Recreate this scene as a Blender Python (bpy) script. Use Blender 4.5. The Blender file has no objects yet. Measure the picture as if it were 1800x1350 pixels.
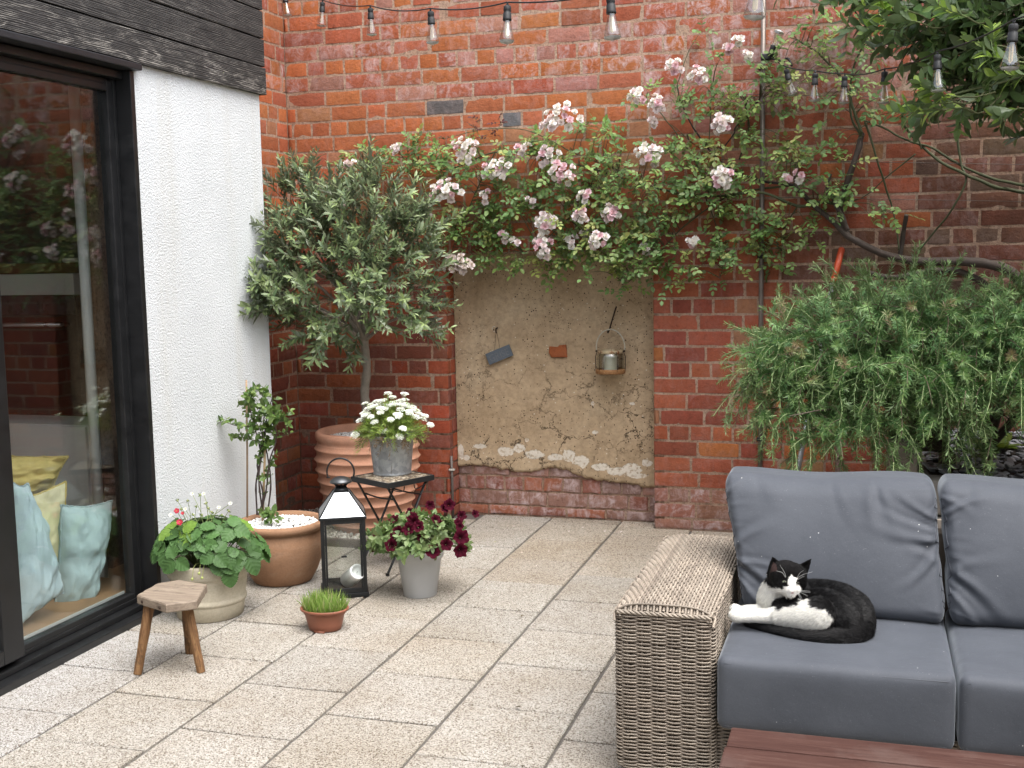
import bpy, bmesh, math, random
import numpy as np
from mathutils import Vector, Matrix

random.seed(11)
rng = np.random.default_rng(11)
S = bpy.context.scene
COL = S.collection
PI = math.pi

# ------------------------------------------------------------------ camera
F_PX, CX, CY, CAM_H = 2045.0, 900.0, 675.0, 1.5
_a, _b, _c = 0.29725, -0.111676, -0.019006
def _rot():
    ca, sa, cb, sb, cc, sc = math.cos(_a), math.sin(_a), math.cos(_b), math.sin(_b), math.cos(_c), math.sin(_c)
    B = np.array([[1, 0, 0], [0, 0, -1], [0, 1, 0]], float)
    Rr = np.array([[cc, -sc, 0], [sc, cc, 0], [0, 0, 1]])
    Rx = np.array([[1, 0, 0], [0, cb, -sb], [0, sb, cb]])
    Rz = np.array([[ca, -sa, 0], [sa, ca, 0], [0, 0, 1]])
    return Rz @ Rx @ B @ Rr
RC = _rot()
cam = bpy.data.cameras.new('camera')
camo = bpy.data.objects.new('camera', cam)
COL.objects.link(camo)
M4 = Matrix.Identity(4)
for i in range(3):
    for j in range(3):
        M4[i][j] = RC[i, j]
M4[2][3] = CAM_H
camo.matrix_world = M4
cam.sensor_width = 36.0
cam.lens = F_PX / 1800.0 * 36.0
cam.clip_start = 0.05
cam.clip_end = 500.0
S.camera = camo

# ------------------------------------------------------------------ daylight (bright overcast)
SUN_EL, SUN_AZ = math.radians(66), math.radians(128)
w = bpy.data.worlds.new('World')
S.world = w
w.use_nodes = True
wn = w.node_tree
wn.nodes.clear()
sky = wn.nodes.new('ShaderNodeTexSky')
sky.sky_type = 'NISHITA'
sky.sun_disc = False
sky.sun_elevation = SUN_EL
sky.sun_rotation = SUN_AZ
sky.air_density = 1.0
sky.dust_density = 4.0
sky.ozone_density = 1.0
hsv = wn.nodes.new('ShaderNodeHueSaturation')
hsv.inputs['Saturation'].default_value = 0.36
bg = wn.nodes.new('ShaderNodeBackground')
bg.inputs['Strength'].default_value = 0.15
wo = wn.nodes.new('ShaderNodeOutputWorld')
wn.links.new(sky.outputs[0], hsv.inputs['Color'])
wn.links.new(hsv.outputs[0], bg.inputs['Color'])
wn.links.new(bg.outputs[0], wo.inputs['Surface'])
sl = bpy.data.lights.new('sun', 'SUN')
sl.energy = 0.9
sl.angle = math.radians(60)
sl.color = (1.0, 0.98, 0.95)
so = bpy.data.objects.new('sun', sl)
COL.objects.link(so)
sd = Vector((math.cos(SUN_EL) * math.sin(SUN_AZ), math.cos(SUN_EL) * math.cos(SUN_AZ), math.sin(SUN_EL)))
so.rotation_euler = sd.to_track_quat('Z', 'Y').to_euler()
S.view_settings.view_transform = 'Standard'
S.view_settings.look = 'None'
S.view_settings.exposure = 1.6
S.view_settings.gamma = 1.0
S.cycles.max_bounces = 8
S.cycles.transparent_max_bounces = 24

# ------------------------------------------------------------------ helpers
def ray(px, py):
    return RC @ np.array([px - CX, -(py - CY), -F_PX])
def at(px, py, Y):
    d = ray(px, py); t = Y / d[1]
    return np.array([d[0] * t, Y, d[2] * t + CAM_H])
def gr(px, py, z=0.0):
    d = ray(px, py); t = (z - CAM_H) / d[2]
    return np.array([d[0] * t, d[1] * t, z])

def vn(p, seed=0):
    """value noise in [-1,1] for an (N,3) array"""
    p = np.asarray(p, float)
    i = np.floor(p).astype(np.int64); f = p - i
    u = f * f * (3 - 2 * f)
    def h(a, b, c):
        n = (a * 374761393 + b * 668265263 + c * 2147483647 + seed * 1274126177) & 0xFFFFFFFF
        n = ((n ^ (n >> 13)) * 1274126177) & 0xFFFFFFFF
        n = n ^ (n >> 16)
        return (n & 0xFFFF) / 32767.5 - 1.0
    r = 0
    for dx in (0, 1):
        for dy in (0, 1):
            for dz in (0, 1):
                wgt = (u[:, 0] if dx else 1 - u[:, 0]) * (u[:, 1] if dy else 1 - u[:, 1]) * (u[:, 2] if dz else 1 - u[:, 2])
                r = r + wgt * h(i[:, 0] + dx, i[:, 1] + dy, i[:, 2] + dz)
    return r
def fbm(p, seed=0, oct=3):
    p = np.asarray(p, float); r = 0; a = 1.0
    for k in range(oct):
        r = r + a * vn(p * (2 ** k) + 17.3 * k, seed + k); a *= 0.5
    return r / 1.75

class MB:
    def __init__(self):
        self.v = []; self.f = {}; self.c = []; self.n = 0
    def add(self, v, f, c=(1, 1, 1)):
        v = np.asarray(v, float).reshape(-1, 3)
        c = np.asarray(c, float)
        if c.ndim == 1:
            c = np.tile(c, (len(v), 1))
        if c.shape[1] == 3:
            c = np.hstack([c, np.ones((len(c), 1))])
        self.v.append(v); self.c.append(c)
        if isinstance(f, np.ndarray):
            fs = [f]
        else:
            g = {}
            for q in f:
                g.setdefault(len(q), []).append(q)
            fs = [np.array(x) for x in g.values()]
        for a in fs:
            self.f.setdefault(a.shape[1], []).append(a + self.n)
        self.n += len(v)
        return self
    def build(self, name, mat, parent=None, smooth=True, origin=None):
        V = np.vstack(self.v); C = np.vstack(self.c)
        if parent is not None:
            o0 = np.array(parent.get('_o', (0, 0, 0)), float)
        else:
            o0 = np.array(origin if origin is not None else (0, 0, 0), float)
        V = V - o0
        me = bpy.data.meshes.new(name)
        me.vertices.add(len(V)); me.vertices.foreach_set('co', V.astype(np.float32).ravel())
        li = []; ls = []; tot = 0
        for k, arrs in self.f.items():
            a = np.vstack(arrs)
            li.append(a.ravel()); ls.append(tot + np.arange(len(a)) * k); tot += a.size
        li = np.concatenate(li).astype(np.int32); ls = np.concatenate(ls).astype(np.int32)
        me.loops.add(len(li)); me.loops.foreach_set('vertex_index', li)
        me.polygons.add(len(ls)); me.polygons.foreach_set('loop_start', ls)
        me.polygons.foreach_set('use_smooth', np.full(len(ls), smooth, dtype=bool))
        ca = me.color_attributes.new('Col', 'FLOAT_COLOR', 'POINT')
        ca.data.foreach_set('color', C.astype(np.float32).ravel())
        me.update(); me.validate()
        if mat is not None:
            me.materials.append(mat)
        o = bpy.data.objects.new(name, me)
        COL.objects.link(o)
        if parent is not None:
            o.parent = parent
        else:
            o.location = o0
            o['_o'] = [float(x) for x in o0]
        if parent is not None:
            o['_o'] = [float(x) for x in o0]
        return o

def tag(o, label, cat, group=None, kind=None):
    if label: o['label'] = label
    if cat: o['category'] = cat
    if group: o['group'] = group
    if kind: o['kind'] = kind
    return o
def thing(name, loc, label, cat, group=None):
    o = bpy.data.objects.new(name, None)
    COL.objects.link(o)
    o.empty_display_size = 0.1
    o.location = [float(x) for x in loc]
    o['_o'] = [float(x) for x in loc]
    return tag(o, label, cat, group)

# ---- shapes
def box(x0, x1, y0, y1, z0, z1, b=0.0, seg=2):
    bm = bmesh.new()
    bmesh.ops.create_cube(bm, size=1.0)
    for q in bm.verts:
        q.co = Vector(((x0 + x1) / 2 + q.co.x * (x1 - x0), (y0 + y1) / 2 + q.co.y * (y1 - y0), (z0 + z1) / 2 + q.co.z * (z1 - z0)))
    if b > 0:
        bmesh.ops.bevel(bm, geom=list(bm.edges), offset=b, segments=seg, profile=0.6, affect='EDGES')
    bm.verts.ensure_lookup_table(); bm.verts.index_update()
    v = np.array([q.co[:] for q in bm.verts]); f = [tuple(x.index for x in fc.verts) for fc in bm.faces]
    bm.free()
    return v, f
def xf(vf, rotz=0.0, loc=(0, 0, 0), rotx=0.0, roty=0.0):
    v, f = vf
    R = (Matrix.Rotation(rotz, 3, 'Z') @ Matrix.Rotation(roty, 3, 'Y') @ Matrix.Rotation(rotx, 3, 'X'))
    return np.asarray(v) @ np.array(R).T + np.asarray(loc, float), f
def tube(pts, r, n=6, cap=True, flat=1.0):
    pts = np.asarray(pts, float); k = len(pts)
    r = np.full(k, r) if np.isscalar(r) else np.asarray(r, float)
    t = np.gradient(pts, axis=0); t /= np.linalg.norm(t, axis=1)[:, None] + 1e-12
    ref = np.array([0, 0, 1.0]) if abs(t[0, 2]) < 0.9 else np.array([1.0, 0, 0])
    u = np.zeros_like(pts); u[0] = np.cross(t[0], ref); u[0] /= np.linalg.norm(u[0])
    for i in range(1, k):
        q = u[i - 1] - t[i] * (u[i - 1] @ t[i]); u[i] = q / (np.linalg.norm(q) + 1e-12)
    w_ = np.cross(t, u)
    a = np.arange(n) / n * 2 * PI
    v = pts[:, None, :] + r[:, None, None] * (np.cos(a)[None, :, None] * u[:, None, :] + flat * np.sin(a)[None, :, None] * w_[:, None, :])
    v = v.reshape(-1, 3)
    i = np.arange(k - 1)[:, None]; j = np.arange(n)[None, :]; j2 = (j + 1) % n
    q = np.stack(np.broadcast_arrays(i * n + j, i * n + j2, (i + 1) * n + j2, (i + 1) * n + j), -1).reshape(-1, 4)
    f = [tuple(x) for x in q]
    if cap:
        f.append(tuple(range(n - 1, -1, -1))); f.append(tuple((k - 1) * n + x for x in range(n)))
        return v, f
    return v, q
def smooth_path(pts, n):
    pts = np.asarray(pts, float)
    P = np.vstack([2 * pts[0] - pts[1], pts, 2 * pts[-1] - pts[-2]])
    s = np.linspace(0, len(pts) - 1 - 1e-6, n); out = []
    for x in s:
        i = int(x); t = x - i; p0, p1, p2, p3 = P[i], P[i + 1], P[i + 2], P[i + 3]
        out.append(0.5 * ((2 * p1) + (-p0 + p2) * t + (2 * p0 - 5 * p1 + 4 * p2 - p3) * t * t + (-p0 + 3 * p1 - 3 * p2 + p3) * t ** 3))
    return np.array(out)
def lathe(prof, n=48, c=(0, 0, 0), sx=1.0, sy=1.0):
    prof = np.asarray(prof, float); k = len(prof)
    a = np.arange(n) / n * 2 * PI
    v = np.stack([prof[:, 0][:, None] * np.cos(a) * sx + c[0], prof[:, 0][:, None] * np.sin(a) * sy + c[1], np.repeat(prof[:, 1][:, None], n, 1) + c[2]], -1).reshape(-1, 3)
    i = np.arange(k - 1)[:, None]; j = np.arange(n)[None, :]; j2 = (j + 1) % n
    q = np.stack(np.broadcast_arrays(i * n + j, i * n + j2, (i + 1) * n + j2, (i + 1) * n + j), -1).reshape(-1, 4)
    return v, q
def sheet(P):
    """P (a,b,3) -> grid mesh"""
    a, b = P.shape[:2]
    i = np.arange(a - 1)[:, None]; j = np.arange(b - 1)[None, :]
    q = np.stack(np.broadcast_arrays(i * b + j, i * b + j + 1, (i + 1) * b + j + 1, (i + 1) * b + j), -1).reshape(-1, 4)
    return P.reshape(-1, 3), q
def boxgrid(nx, ny, nz):
    vs = []; fs = []; n = 0
    for ax, sg in ((0, 1), (0, -1), (1, 1), (1, -1), (2, 1), (2, -1)):
        d = [nx, ny, nz]; o = [k for k in range(3) if k != ax]
        u = np.linspace(-1, 1, d[o[0]] + 1); v = np.linspace(-1, 1, d[o[1]] + 1)
        U, V = np.meshgrid(u, v, indexing='ij')
        P = np.zeros(U.shape + (3,)); P[..., ax] = sg; P[..., o[0]] = U; P[..., o[1]] = V
        pv, q = sheet(P)
        flip = (sg > 0) == (ax == 1)
        if flip: q = q[:, ::-1]
        vs.append(pv); fs.append(q + n); n += len(pv)
    V = np.vstack(vs); Fq = np.vstack(fs)
    key = np.round(V, 5)
    uq, inv = np.unique(key, axis=0, return_inverse=True)
    return uq, np.asarray(inv).reshape(-1)[Fq]
def roundbox(half, r, n):
    v, f = boxgrid(*n)
    half = np.asarray(half, float)
    v = np.sign(v) * (1 - (1 - np.abs(v)) ** 1.25)     # denser to the edges
    p = v * half
    inner = np.clip(p, -(half - r), half - r)
    d = p - inner
    L = np.linalg.norm(d, axis=1)[:, None]
    nrm = np.where(L > 1e-9, d / (L + 1e-12), np.sign(v) * (np.abs(v) > 0.9999))
    nrm /= np.linalg.norm(nrm, axis=1)[:, None] + 1e-12
    p = np.where(L > 1e-9, inner + nrm * r, p)
    return p, f, nrm, v

# ---- leaves: templates (x = width, y = length, z = normal) placed by direction + up
def leaf_tmpl(L, W, k=4, fold=0.25, bend=-0.2, peak=0.45, s=1):
    t = np.linspace(0, 1, k + 1)
    wd = np.where(t < peak, np.sin(t / peak * PI / 2), np.cos((t - peak) / (1 - peak) * PI / 2)) ** 0.85 * W / 2
    wd[0] = W * 0.03; wd[-1] = W * 0.02
    xs = np.linspace(-1, 1, 2 * s + 1)
    P = np.zeros((k + 1, 2 * s + 1, 3))
    P[..., 0] = wd[:, None] * xs[None]
    P[..., 1] = (t * L)[:, None]
    P[..., 2] = np.abs(P[..., 0]) * fold + (bend * L * t ** 2)[:, None]
    return sheet(P)
def frames(d, up):
    d = d / (np.linalg.norm(d, axis=1)[:, None] + 1e-12)
    x = np.cross(d, up); ln = np.linalg.norm(x, axis=1)[:, None]
    x = np.where(ln < 1e-3, np.array([[1.0, 0, 0]]), x / (ln + 1e-12))
    z = np.cross(x, d)
    return np.stack([x, d, z], -1)          # columns
def inst(mb, tmpl, pos, R, scale, cols):
    tv, tf = tmpl; N = len(pos); k = len(tv)
    scale = np.broadcast_to(np.asarray(scale, float), (N,))
    v = np.einsum('nij,kj->nki', R, tv) * scale[:, None, None] + pos[:, None, :]
    f = (tf[None] + (np.arange(N) * k)[:, None, None]).reshape(-1, tf.shape[1])
    cols = np.asarray(cols, float)
    if cols.ndim == 1: cols = np.tile(cols, (N, 1))
    mb.add(v.reshape(-1, 3), f, np.repeat(cols, k, axis=0))
def rdir(n, r=None):
    q = (r or rng).normal(size=(n, 3)); return q / np.linalg.norm(q, axis=1)[:, None]
def vary(base, n, amt=0.2, hue=0.08):
    base = np.asarray(base, float)
    b = base[None] * (1 + amt * rng.uniform(-1, 1, (n, 1))) * (1 + hue * rng.uniform(-1, 1, (n, 3)))
    return np.clip(b, 0.003, 1)
def pick(pal, wts, n):
    pal = np.asarray(pal, float); wts = np.asarray(wts, float) / sum(wts)
    return pal[rng.choice(len(pal), n, p=wts)]

# ---- materials
def nd(nt, t, inp=None, **props):
    n = nt.nodes.new('ShaderNode' + t)
    for k, v in props.items(): setattr(n, k, v)
    for k, v in (inp or {}).items():
        if isinstance(v, bpy.types.NodeSocket): nt.links.new(v, n.inputs[k])
        else: n.inputs[k].default_value = v
    return n
def c4(c): return (c[0], c[1], c[2], 1.0)
def mixc(nt, fac, a, b, blend='MIX'):
    n = nt.nodes.new('ShaderNodeMix'); n.data_type = 'RGBA'; n.blend_type = blend
    for k, v in ((0, fac), (6, a), (7, b)):
        if isinstance(v, bpy.types.NodeSocket): nt.links.new(v, n.inputs[k])
        else: n.inputs[k].default_value = c4(v) if isinstance(v, (tuple, list)) and len(v) == 3 else v
    return n.outputs[2]
def ramp(nt, fac, pts):
    n = nt.nodes.new('ShaderNodeValToRGB')
    e = n.color_ramp.elements
    while len(e) < len(pts): e.new(0.5)
    for k, (p, c) in enumerate(pts):
        e[k].position = p
        e[k].color = (c, c, c, 1) if isinstance(c, (int, float)) else c4(c)
    nt.links.new(fac, n.inputs[0])
    return n.outputs[0]
def math_(nt, op, a, b=0.0, clamp=False):
    n = nt.nodes.new('ShaderNodeMath'); n.operation = op; n.use_clamp = clamp
    for k, v in ((0, a), (1, b)):
        if isinstance(v, bpy.types.NodeSocket): nt.links.new(v, n.inputs[k])
        else: n.inputs[k].default_value = v
    return n.outputs[0]
def noise_(nt, vec, scale, detail=4, rough=0.6, dist=0.0):
    return nd(nt, 'TexNoise', {'Vector': vec, 'Scale': scale, 'Detail': detail, 'Roughness': rough, 'Distortion': dist}).outputs[0]
def new_mat(name):
    m = bpy.data.materials.new(name); m.use_nodes = True
    nt = m.node_tree; nt.nodes.clear()
    out = nd(nt, 'OutputMaterial'); b = nd(nt, 'BsdfPrincipled')
    nt.links.new(b.outputs[0], out.inputs[0])
    tc = nd(nt, 'TexCoord').outputs['Object']
    return m, nt, b, tc, out
def bump_(nt, b, h, strength=0.4, dist=0.01, prev=None):
    n = nd(nt, 'Bump', {'Height': h, 'Strength': strength, 'Distance': dist})
    if prev is not None: nt.links.new(prev, n.inputs['Normal'])
    nt.links.new(n.outputs[0], b.inputs['Normal'])
    return n.outputs[0]
def mat(name, col=None, rough=0.6, metal=0.0, var=0.12, vs=9.0, bump=0.15, bs=70.0, bd=0.004, spec=0.5, dirt=None, coat=0.0):
    """general painted / solid surface: colour (or the mesh's own colour attribute) broken by noise, fine bump"""
    m, nt, b, tc, out = new_mat(name)
    base = nd(nt, 'Attribute', attribute_name='Col').outputs[0] if col is None else None
    n1 = noise_(nt, tc, vs, 5, 0.65)
    lo, hi = 1 - var, 1 + var
    fac = ramp(nt, n1, [(0.3, lo), (0.7, min(hi, 1.0))]) if hi <= 1 else ramp(nt, n1, [(0.3, lo), (0.72, 1.0)])
    if base is None:
        rgb = nd(nt, 'RGB'); rgb.outputs[0].default_value = c4(col); base = rgb.outputs[0]
    cc = mixc(nt, 1.0, base, fac, 'MULTIPLY')
    if dirt:
        n2 = noise_(nt, tc, dirt[1], 6, 0.7, 0.6)
        cc = mixc(nt, ramp(nt, n2, [(dirt[2], 0.0), (min(dirt[2] + 0.12, 1), 1.0)]), cc, dirt[0])
    nt.links.new(cc, b.inputs['Base Color'])
    rr = ramp(nt, n1, [(0.3, max(rough - 0.1, 0.02)), (0.7, min(rough + 0.1, 1))])
    nt.links.new(rr, b.inputs['Roughness'])
    b.inputs['Metallic'].default_value = metal
    b.inputs['Specular IOR Level'].default_value = spec
    b.inputs['Coat Weight'].default_value = coat
    if bump > 0:
        bump_(nt, b, noise_(nt, tc, bs, 5, 0.7), bump, bd)
    return m
def leafmat(name, rough=0.45, trans=0.3, under=None, spec=0.5):
    m, nt, b, tc, out = new_mat(name)
    base = nd(nt, 'Attribute', attribute_name='Col').outputs[0]
    n1 = noise_(nt, tc, 60, 3, 0.6)
    cc = mixc(nt, 1.0, base, ramp(nt, n1, [(0.3, 0.8), (0.7, 1.0)]), 'MULTIPLY')
    if under is not None:
        bf = nd(nt, 'NewGeometry').outputs['Backfacing']
        cc = mixc(nt, bf, cc, under)
    nt.links.new(cc, b.inputs['Base Color'])
    b.inputs['Roughness'].default_value = rough
    b.inputs['Specular IOR Level'].default_value = spec
    tr = nd(nt, 'BsdfTranslucent', {'Color': mixc(nt, 0.5, cc, mixc(nt, 1.0, cc, (1.3, 1.5, 0.6), 'MULTIPLY'))})
    mx = nd(nt, 'MixShader', {0: trans})
    nt.links.new(b.outputs[0], mx.inputs[1]); nt.links.new(tr.outputs[0], mx.inputs[2])
    nt.links.new(mx.outputs[0], out.inputs[0])
    return m
def glassmat(name, tint=(0.97, 0.985, 0.98), f0=0.045, rough=0.0, gain=0.96):
    m, nt, b, tc, out = new_mat(name)
    fac = nd(nt, 'LayerWeight', {'Blend': 0.5}).outputs['Facing']
    f = math_(nt, 'ADD', math_(nt, 'MULTIPLY', math_(nt, 'POWER', fac, 5.0), gain), f0, True)
    tr = nd(nt, 'BsdfTransparent', {'Color': c4(tint)})
    gl = nd(nt, 'BsdfGlossy', {'Roughness': rough, 'Color': (1, 1, 1, 1)})
    mx = nd(nt, 'MixShader', {0: f})
    nt.links.new(tr.outputs[0], mx.inputs[1]); nt.links.new(gl.outputs[0], mx.inputs[2])
    nt.links.new(mx.outputs[0], out.inputs[0])
    return m
# ------------------------------------------------------------------ setting: ground, paving
YW, XL, XN0, XN1, YN = 6.16, -3.21, -2.265, -1.09, 6.30     # wall face, left corner, niche sides, niche back

def m_paving():
    m, nt, b, tc, out = new_mat('exposed aggregate slab')
    base = nd(nt, 'Attribute', attribute_name='Col').outputs[0]
    v = nd(nt, 'TexVoronoi', {'Vector': tc, 'Scale': 290.0, 'Randomness': 1.0})
    sep = nd(nt, 'SeparateColor', {0: v.outputs['Color']})
    grain = ramp(nt, sep.outputs[0], [(0.0, (0.29, 0.25, 0.215)), (0.15, (0.43, 0.385, 0.335)), (0.26, (0.76, 0.735, 0.70)), (0.5, (1, 0.99, 0.97)), (1, (1.25, 1.25, 1.25))])
    v2 = nd(nt, 'TexVoronoi', {'Vector': tc, 'Scale': 230.0, 'Randomness': 1.0})
    s2 = nd(nt, 'SeparateColor', {0: v2.outputs['Color']})
    g2 = ramp(nt, s2.outputs[1], [(0.0, (0.42, 0.33, 0.26)), (0.1, (0.95, 0.92, 0.88)), (1, (1.04, 1.04, 1.04))])
    cc = mixc(nt, 1.0, base, grain, 'MULTIPLY')
    cc = mixc(nt, 1.0, cc, g2, 'MULTIPLY')
    n = noise_(nt, tc, 2.2, 6, 0.65, 0.4)
    cc = mixc(nt, 1.0, cc, ramp(nt, n, [(0.32, (0.86, 0.82, 0.77)), (0.6, (1.0, 1.0, 1.0))]), 'MULTIPLY')
    n3 = noise_(nt, tc, 0.9, 5, 0.6)
    cc = mixc(nt, ramp(nt, n3, [(0.6, 0.0), (0.78, 0.3)]), cc, mixc(nt, 1.0, cc, (0.97, 0.84, 0.70), 'MULTIPLY'))
    cc = mixc(nt, ramp(nt, noise_(nt, tc, 6.5, 7, 0.75, 0.8), [(0.62, 0.0), (0.74, 0.32)]), cc, (0.17, 0.145, 0.115))
    nt.links.new(cc, b.inputs['Base Color'])
    b.inputs['Roughness'].default_value = 0.85
    b.inputs['Specular IOR Level'].default_value = 0.2
    bump_(nt, b, math_(nt, 'ADD', v.outputs['Distance'], math_(nt, 'MULTIPLY', noise_(nt, tc, 120, 3, 0.7), 0.8)), 0.35, 0.004)
    return m
M_pave = m_paving()
M_joint = mat('sandy joint', (0.135, 0.12, 0.105), 0.95, var=0.5, vs=40, bump=0.5, bs=200)
g = MB(); g.add(*sheet(np.stack(np.meshgrid(np.linspace(-60, 60, 3), np.linspace(-60, 60, 3), [-0.009], indexing='ij'), -1)[:, :, 0]))
tag(g.build('ground', M_joint, smooth=False), None, None, kind='structure')

pv = MB()
PIT = 0.4063
r = np.random.default_rng(3)
for k in range(-1, 14):
    x0 = -2.514 + PIT * k; x1 = x0 + PIT
    if k == -1: x0 = -2.893
    yo = (4.573 if k % 2 == 0 else 4.356)
    for j in range(-22, 8):
        y0 = yo + PIT * j; y1 = y0 + PIT
        xa, xb, ya, yb = x0, x1, y0, y1
        ylim = YN - 0.01 if (x0 > -2.2 and x1 < XN1 + 0.03) else YW - 0.006
        if y0 > ylim - 0.05: continue
        yb = min(yb, ylim)
        if ya > 5.30 and xb < -2.05:
            if k < 0: continue
            if k == 0: xa = max(xa, -2.27)
        if ya < 5.42 < yb and k <= 0: yb = min(yb, 5.42) if k < 0 else yb
        if xa > 3.2 or yb < -4: continue
        gx, gy = 0.0052 + r.uniform(0, 0.0012), 0.0046 + r.uniform(0, 0.0020)
        xa += gx; xb -= gx; ya += gy; yb -= gy
        jit = lambda: r.uniform(-0.0012, 0.0012)
        cor = np.array([[xa + jit(), ya + jit()], [xb + jit(), ya + jit()], [xb + jit(), yb + jit()], [xa + jit(), yb + jit()]])
        nsd = 12; top = []; 
        per = []
        for a in range(4):
            p, q = cor[a], cor[(a + 1) % 4]
            for t in np.linspace(0, 1, nsd, endpoint=False):
                per.append(p + (q - p) * t + r.normal(0, 0.0006, 2))
        per = np.array(per); cen = per.mean(0); K = len(per)
        tilt = r.normal(0, 0.0018, 2); z0 = r.normal(0, 0.0006)
        zz = lambda p: z0 + (p - cen) @ tilt
        dirn = cen - per; dirn /= np.linalg.norm(dirn, axis=1)[:, None]
        inn = per + dirn * 0.004
        v = np.vstack([np.c_[per, np.full(K, -0.03)], np.c_[per, zz(per) - 0.0035], np.c_[inn, zz(inn)], [[cen[0], cen[1], z0]]])
        f = [(a, (a + 1) % K, K + (a + 1) % K, K + a) for a in range(K)]
        f += [(K + a, K + (a + 1) % K, 2 * K + (a + 1) % K, 2 * K + a) for a in range(K)]
        f += [(2 * K + a, 2 * K + (a + 1) % K, 3 * K) for a in range(K)]
        base = np.array([(0.37, 0.356, 0.328), (0.36, 0.347, 0.322), (0.375, 0.364, 0.338), (0.355, 0.337, 0.304)][r.integers(4)]) * r.uniform(0.93, 1.05)
        if k == -1 and y0 < 3.6: base = np.array([0.36, 0.358, 0.352])
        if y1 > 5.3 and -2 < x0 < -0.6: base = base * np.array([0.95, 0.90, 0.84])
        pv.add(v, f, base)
for (xa, xb) in ((-1.291, -1.096),):
    v, f = box(xa, xb, YW + 0.002, YN - 0.012, -0.03, 0.0, 0.003, 1); pv.add(v, f, (0.42, 0.38, 0.33))
tag(pv.build('paving', M_pave, smooth=False), None, None, kind='structure')

# a few dry scraps on the slabs
M_litter = leafmat('dry leaf', 0.8, 0.1)
lt = MB()
lp = []
for (px, py) in ((916, 1084), (932, 1048), (1028, 1177), (640, 1052), (990, 918), (1055, 912), (1052, 943), (1080, 938), (870, 1222), (690, 1240), (905, 1242), (1010, 905), (1040, 925), (760, 905), (990, 942), (560, 1330), (820, 1060)):
    lp.append(gr(px, py, 0.006))
lp = np.array(lp)
d = rdir(len(lp)); d[:, 2] = 0
inst(lt, leaf_tmpl(0.03, 0.012, 3, 0.5, 0.1), lp, frames(d, np.tile([0, 0, 1.0], (len(lp), 1))), rng.uniform(0.3, 1.0, len(lp)), vary((0.09, 0.06, 0.035), len(lp), 0.5))
n = 130
pp = np.c_[rng.uniform(-2.2, -0.9, n), YN - 0.012 - np.abs(rng.normal(0, 0.06, n)), np.full(n, 0.004)]
d = rdir(n); d[:, 2] *= 0.2
inst(lt, leaf_tmpl(0.014, 0.008, 2, 0.5, 0.1), pp, frames(d, np.tile([0, 0, 1.0], (n, 1))), rng.uniform(0.3, 1.0, n), pick([(0.1, 0.06, 0.03), (0.3, 0.22, 0.12), (0.04, 0.03, 0.02), (0.5, 0.45, 0.36)], [3, 2, 3, 1], n))
n = 60
pp = np.c_[rng.uniform(-1.9, -0.3, n), YW - 0.05 - np.abs(rng.normal(0, 0.45, n)), np.full(n, 0.005)]
d = rdir(n); d[:, 2] *= 0.15
inst(lt, leaf_tmpl(0.018, 0.014, 2, 0.3, 0.15), pp, frames(d, np.tile([0, 0, 1.0], (n, 1))), rng.uniform(0.4, 1.0, n), pick([(0.75, 0.66, 0.66), (0.6, 0.48, 0.42), (0.12, 0.08, 0.04), (0.3, 0.3, 0.12)], [3, 2, 2, 1], n))
tag(lt.build('litter', M_litter), 'small dry leaves and crumbs scattered on the pale paving', 'litter', kind='stuff')

# ------------------------------------------------------------------ brick garden wall
CP, Z0 = 0.0849, 0.0552       # course pitch, top of first course
def m_brick():
    m, nt, b, tc, out = new_mat('old red brick')
    at_ = nd(nt, 'Attribute', attribute_name='Col')
    base = at_.outputs[0]; eff = at_.outputs['Alpha']
    n1 = noise_(nt, tc, 34, 8, 0.75, 0.5)
    n2 = noise_(nt, tc, 9, 5, 0.65)
    cc = mixc(nt, 1.0, base, ramp(nt, n1, [(0.3, (0.60, 0.55, 0.52)), (0.46, (0.95, 0.95, 0.95)), (0.55, (1.02, 1.02, 1.02)), (0.72, (1.3, 1.2, 1.12))]), 'MULTIPLY')
    cc = mixc(nt, ramp(nt, n2, [(0.45, 0.0), (0.75, 0.5)]), cc, mixc(nt, 1.0, cc, (0.72, 0.62, 0.6), 'MULTIPLY'))
    vo = nd(nt, 'TexVoronoi', {'Vector': tc, 'Scale': 130.0})
    pit = ramp(nt, vo.outputs['Distance'], [(0.05, 0.35), (0.22, 1.0)])
    pm = ramp(nt, noise_(nt, tc, 18, 4), [(0.52, 0.0), (0.62, 1.0)])
    cc = mixc(nt, pm, cc, mixc(nt, 1.0, cc, pit, 'MULTIPLY'))
    cc = mixc(nt, ramp(nt, noise_(nt, tc, 3.1, 6, 0.7), [(0.35, 0.0), (0.72, 0.16)]), cc, (0.36, 0.225, 0.17))
    # lime bloom: blotchy, driven by a per-brick amount
    n3 = noise_(nt, tc, 14, 7, 0.75, 1.2)
    st = nd(nt, 'Mapping', {'Vector': tc, 'Scale': (1.0, 1.0, 0.25)}).outputs[0]
    n4 = noise_(nt, st, 22, 5, 0.7)
    bl = math_(nt, 'MULTIPLY', ramp(nt, math_(nt, 'ADD', math_(nt, 'MULTIPLY', n3, 0.65), math_(nt, 'MULTIPLY', n4, 0.35)), [(0.47, 0.0), (0.60, 1.0)]), eff)
    cc = mixc(nt, bl, cc, (0.56, 0.44, 0.43))
    nt.links.new(cc, b.inputs['Base Color'])
    b.inputs['Roughness'].default_value = 0.95
    b.inputs['Specular IOR Level'].default_value = 0.1
    h = math_(nt, 'ADD', math_(nt, 'MULTIPLY', noise_(nt, tc, 55, 8, 0.75), 1.0), math_(nt, 'MULTIPLY', pit, 0.35))
    bump_(nt, b, h, 0.8, 0.009)
    return m
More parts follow.
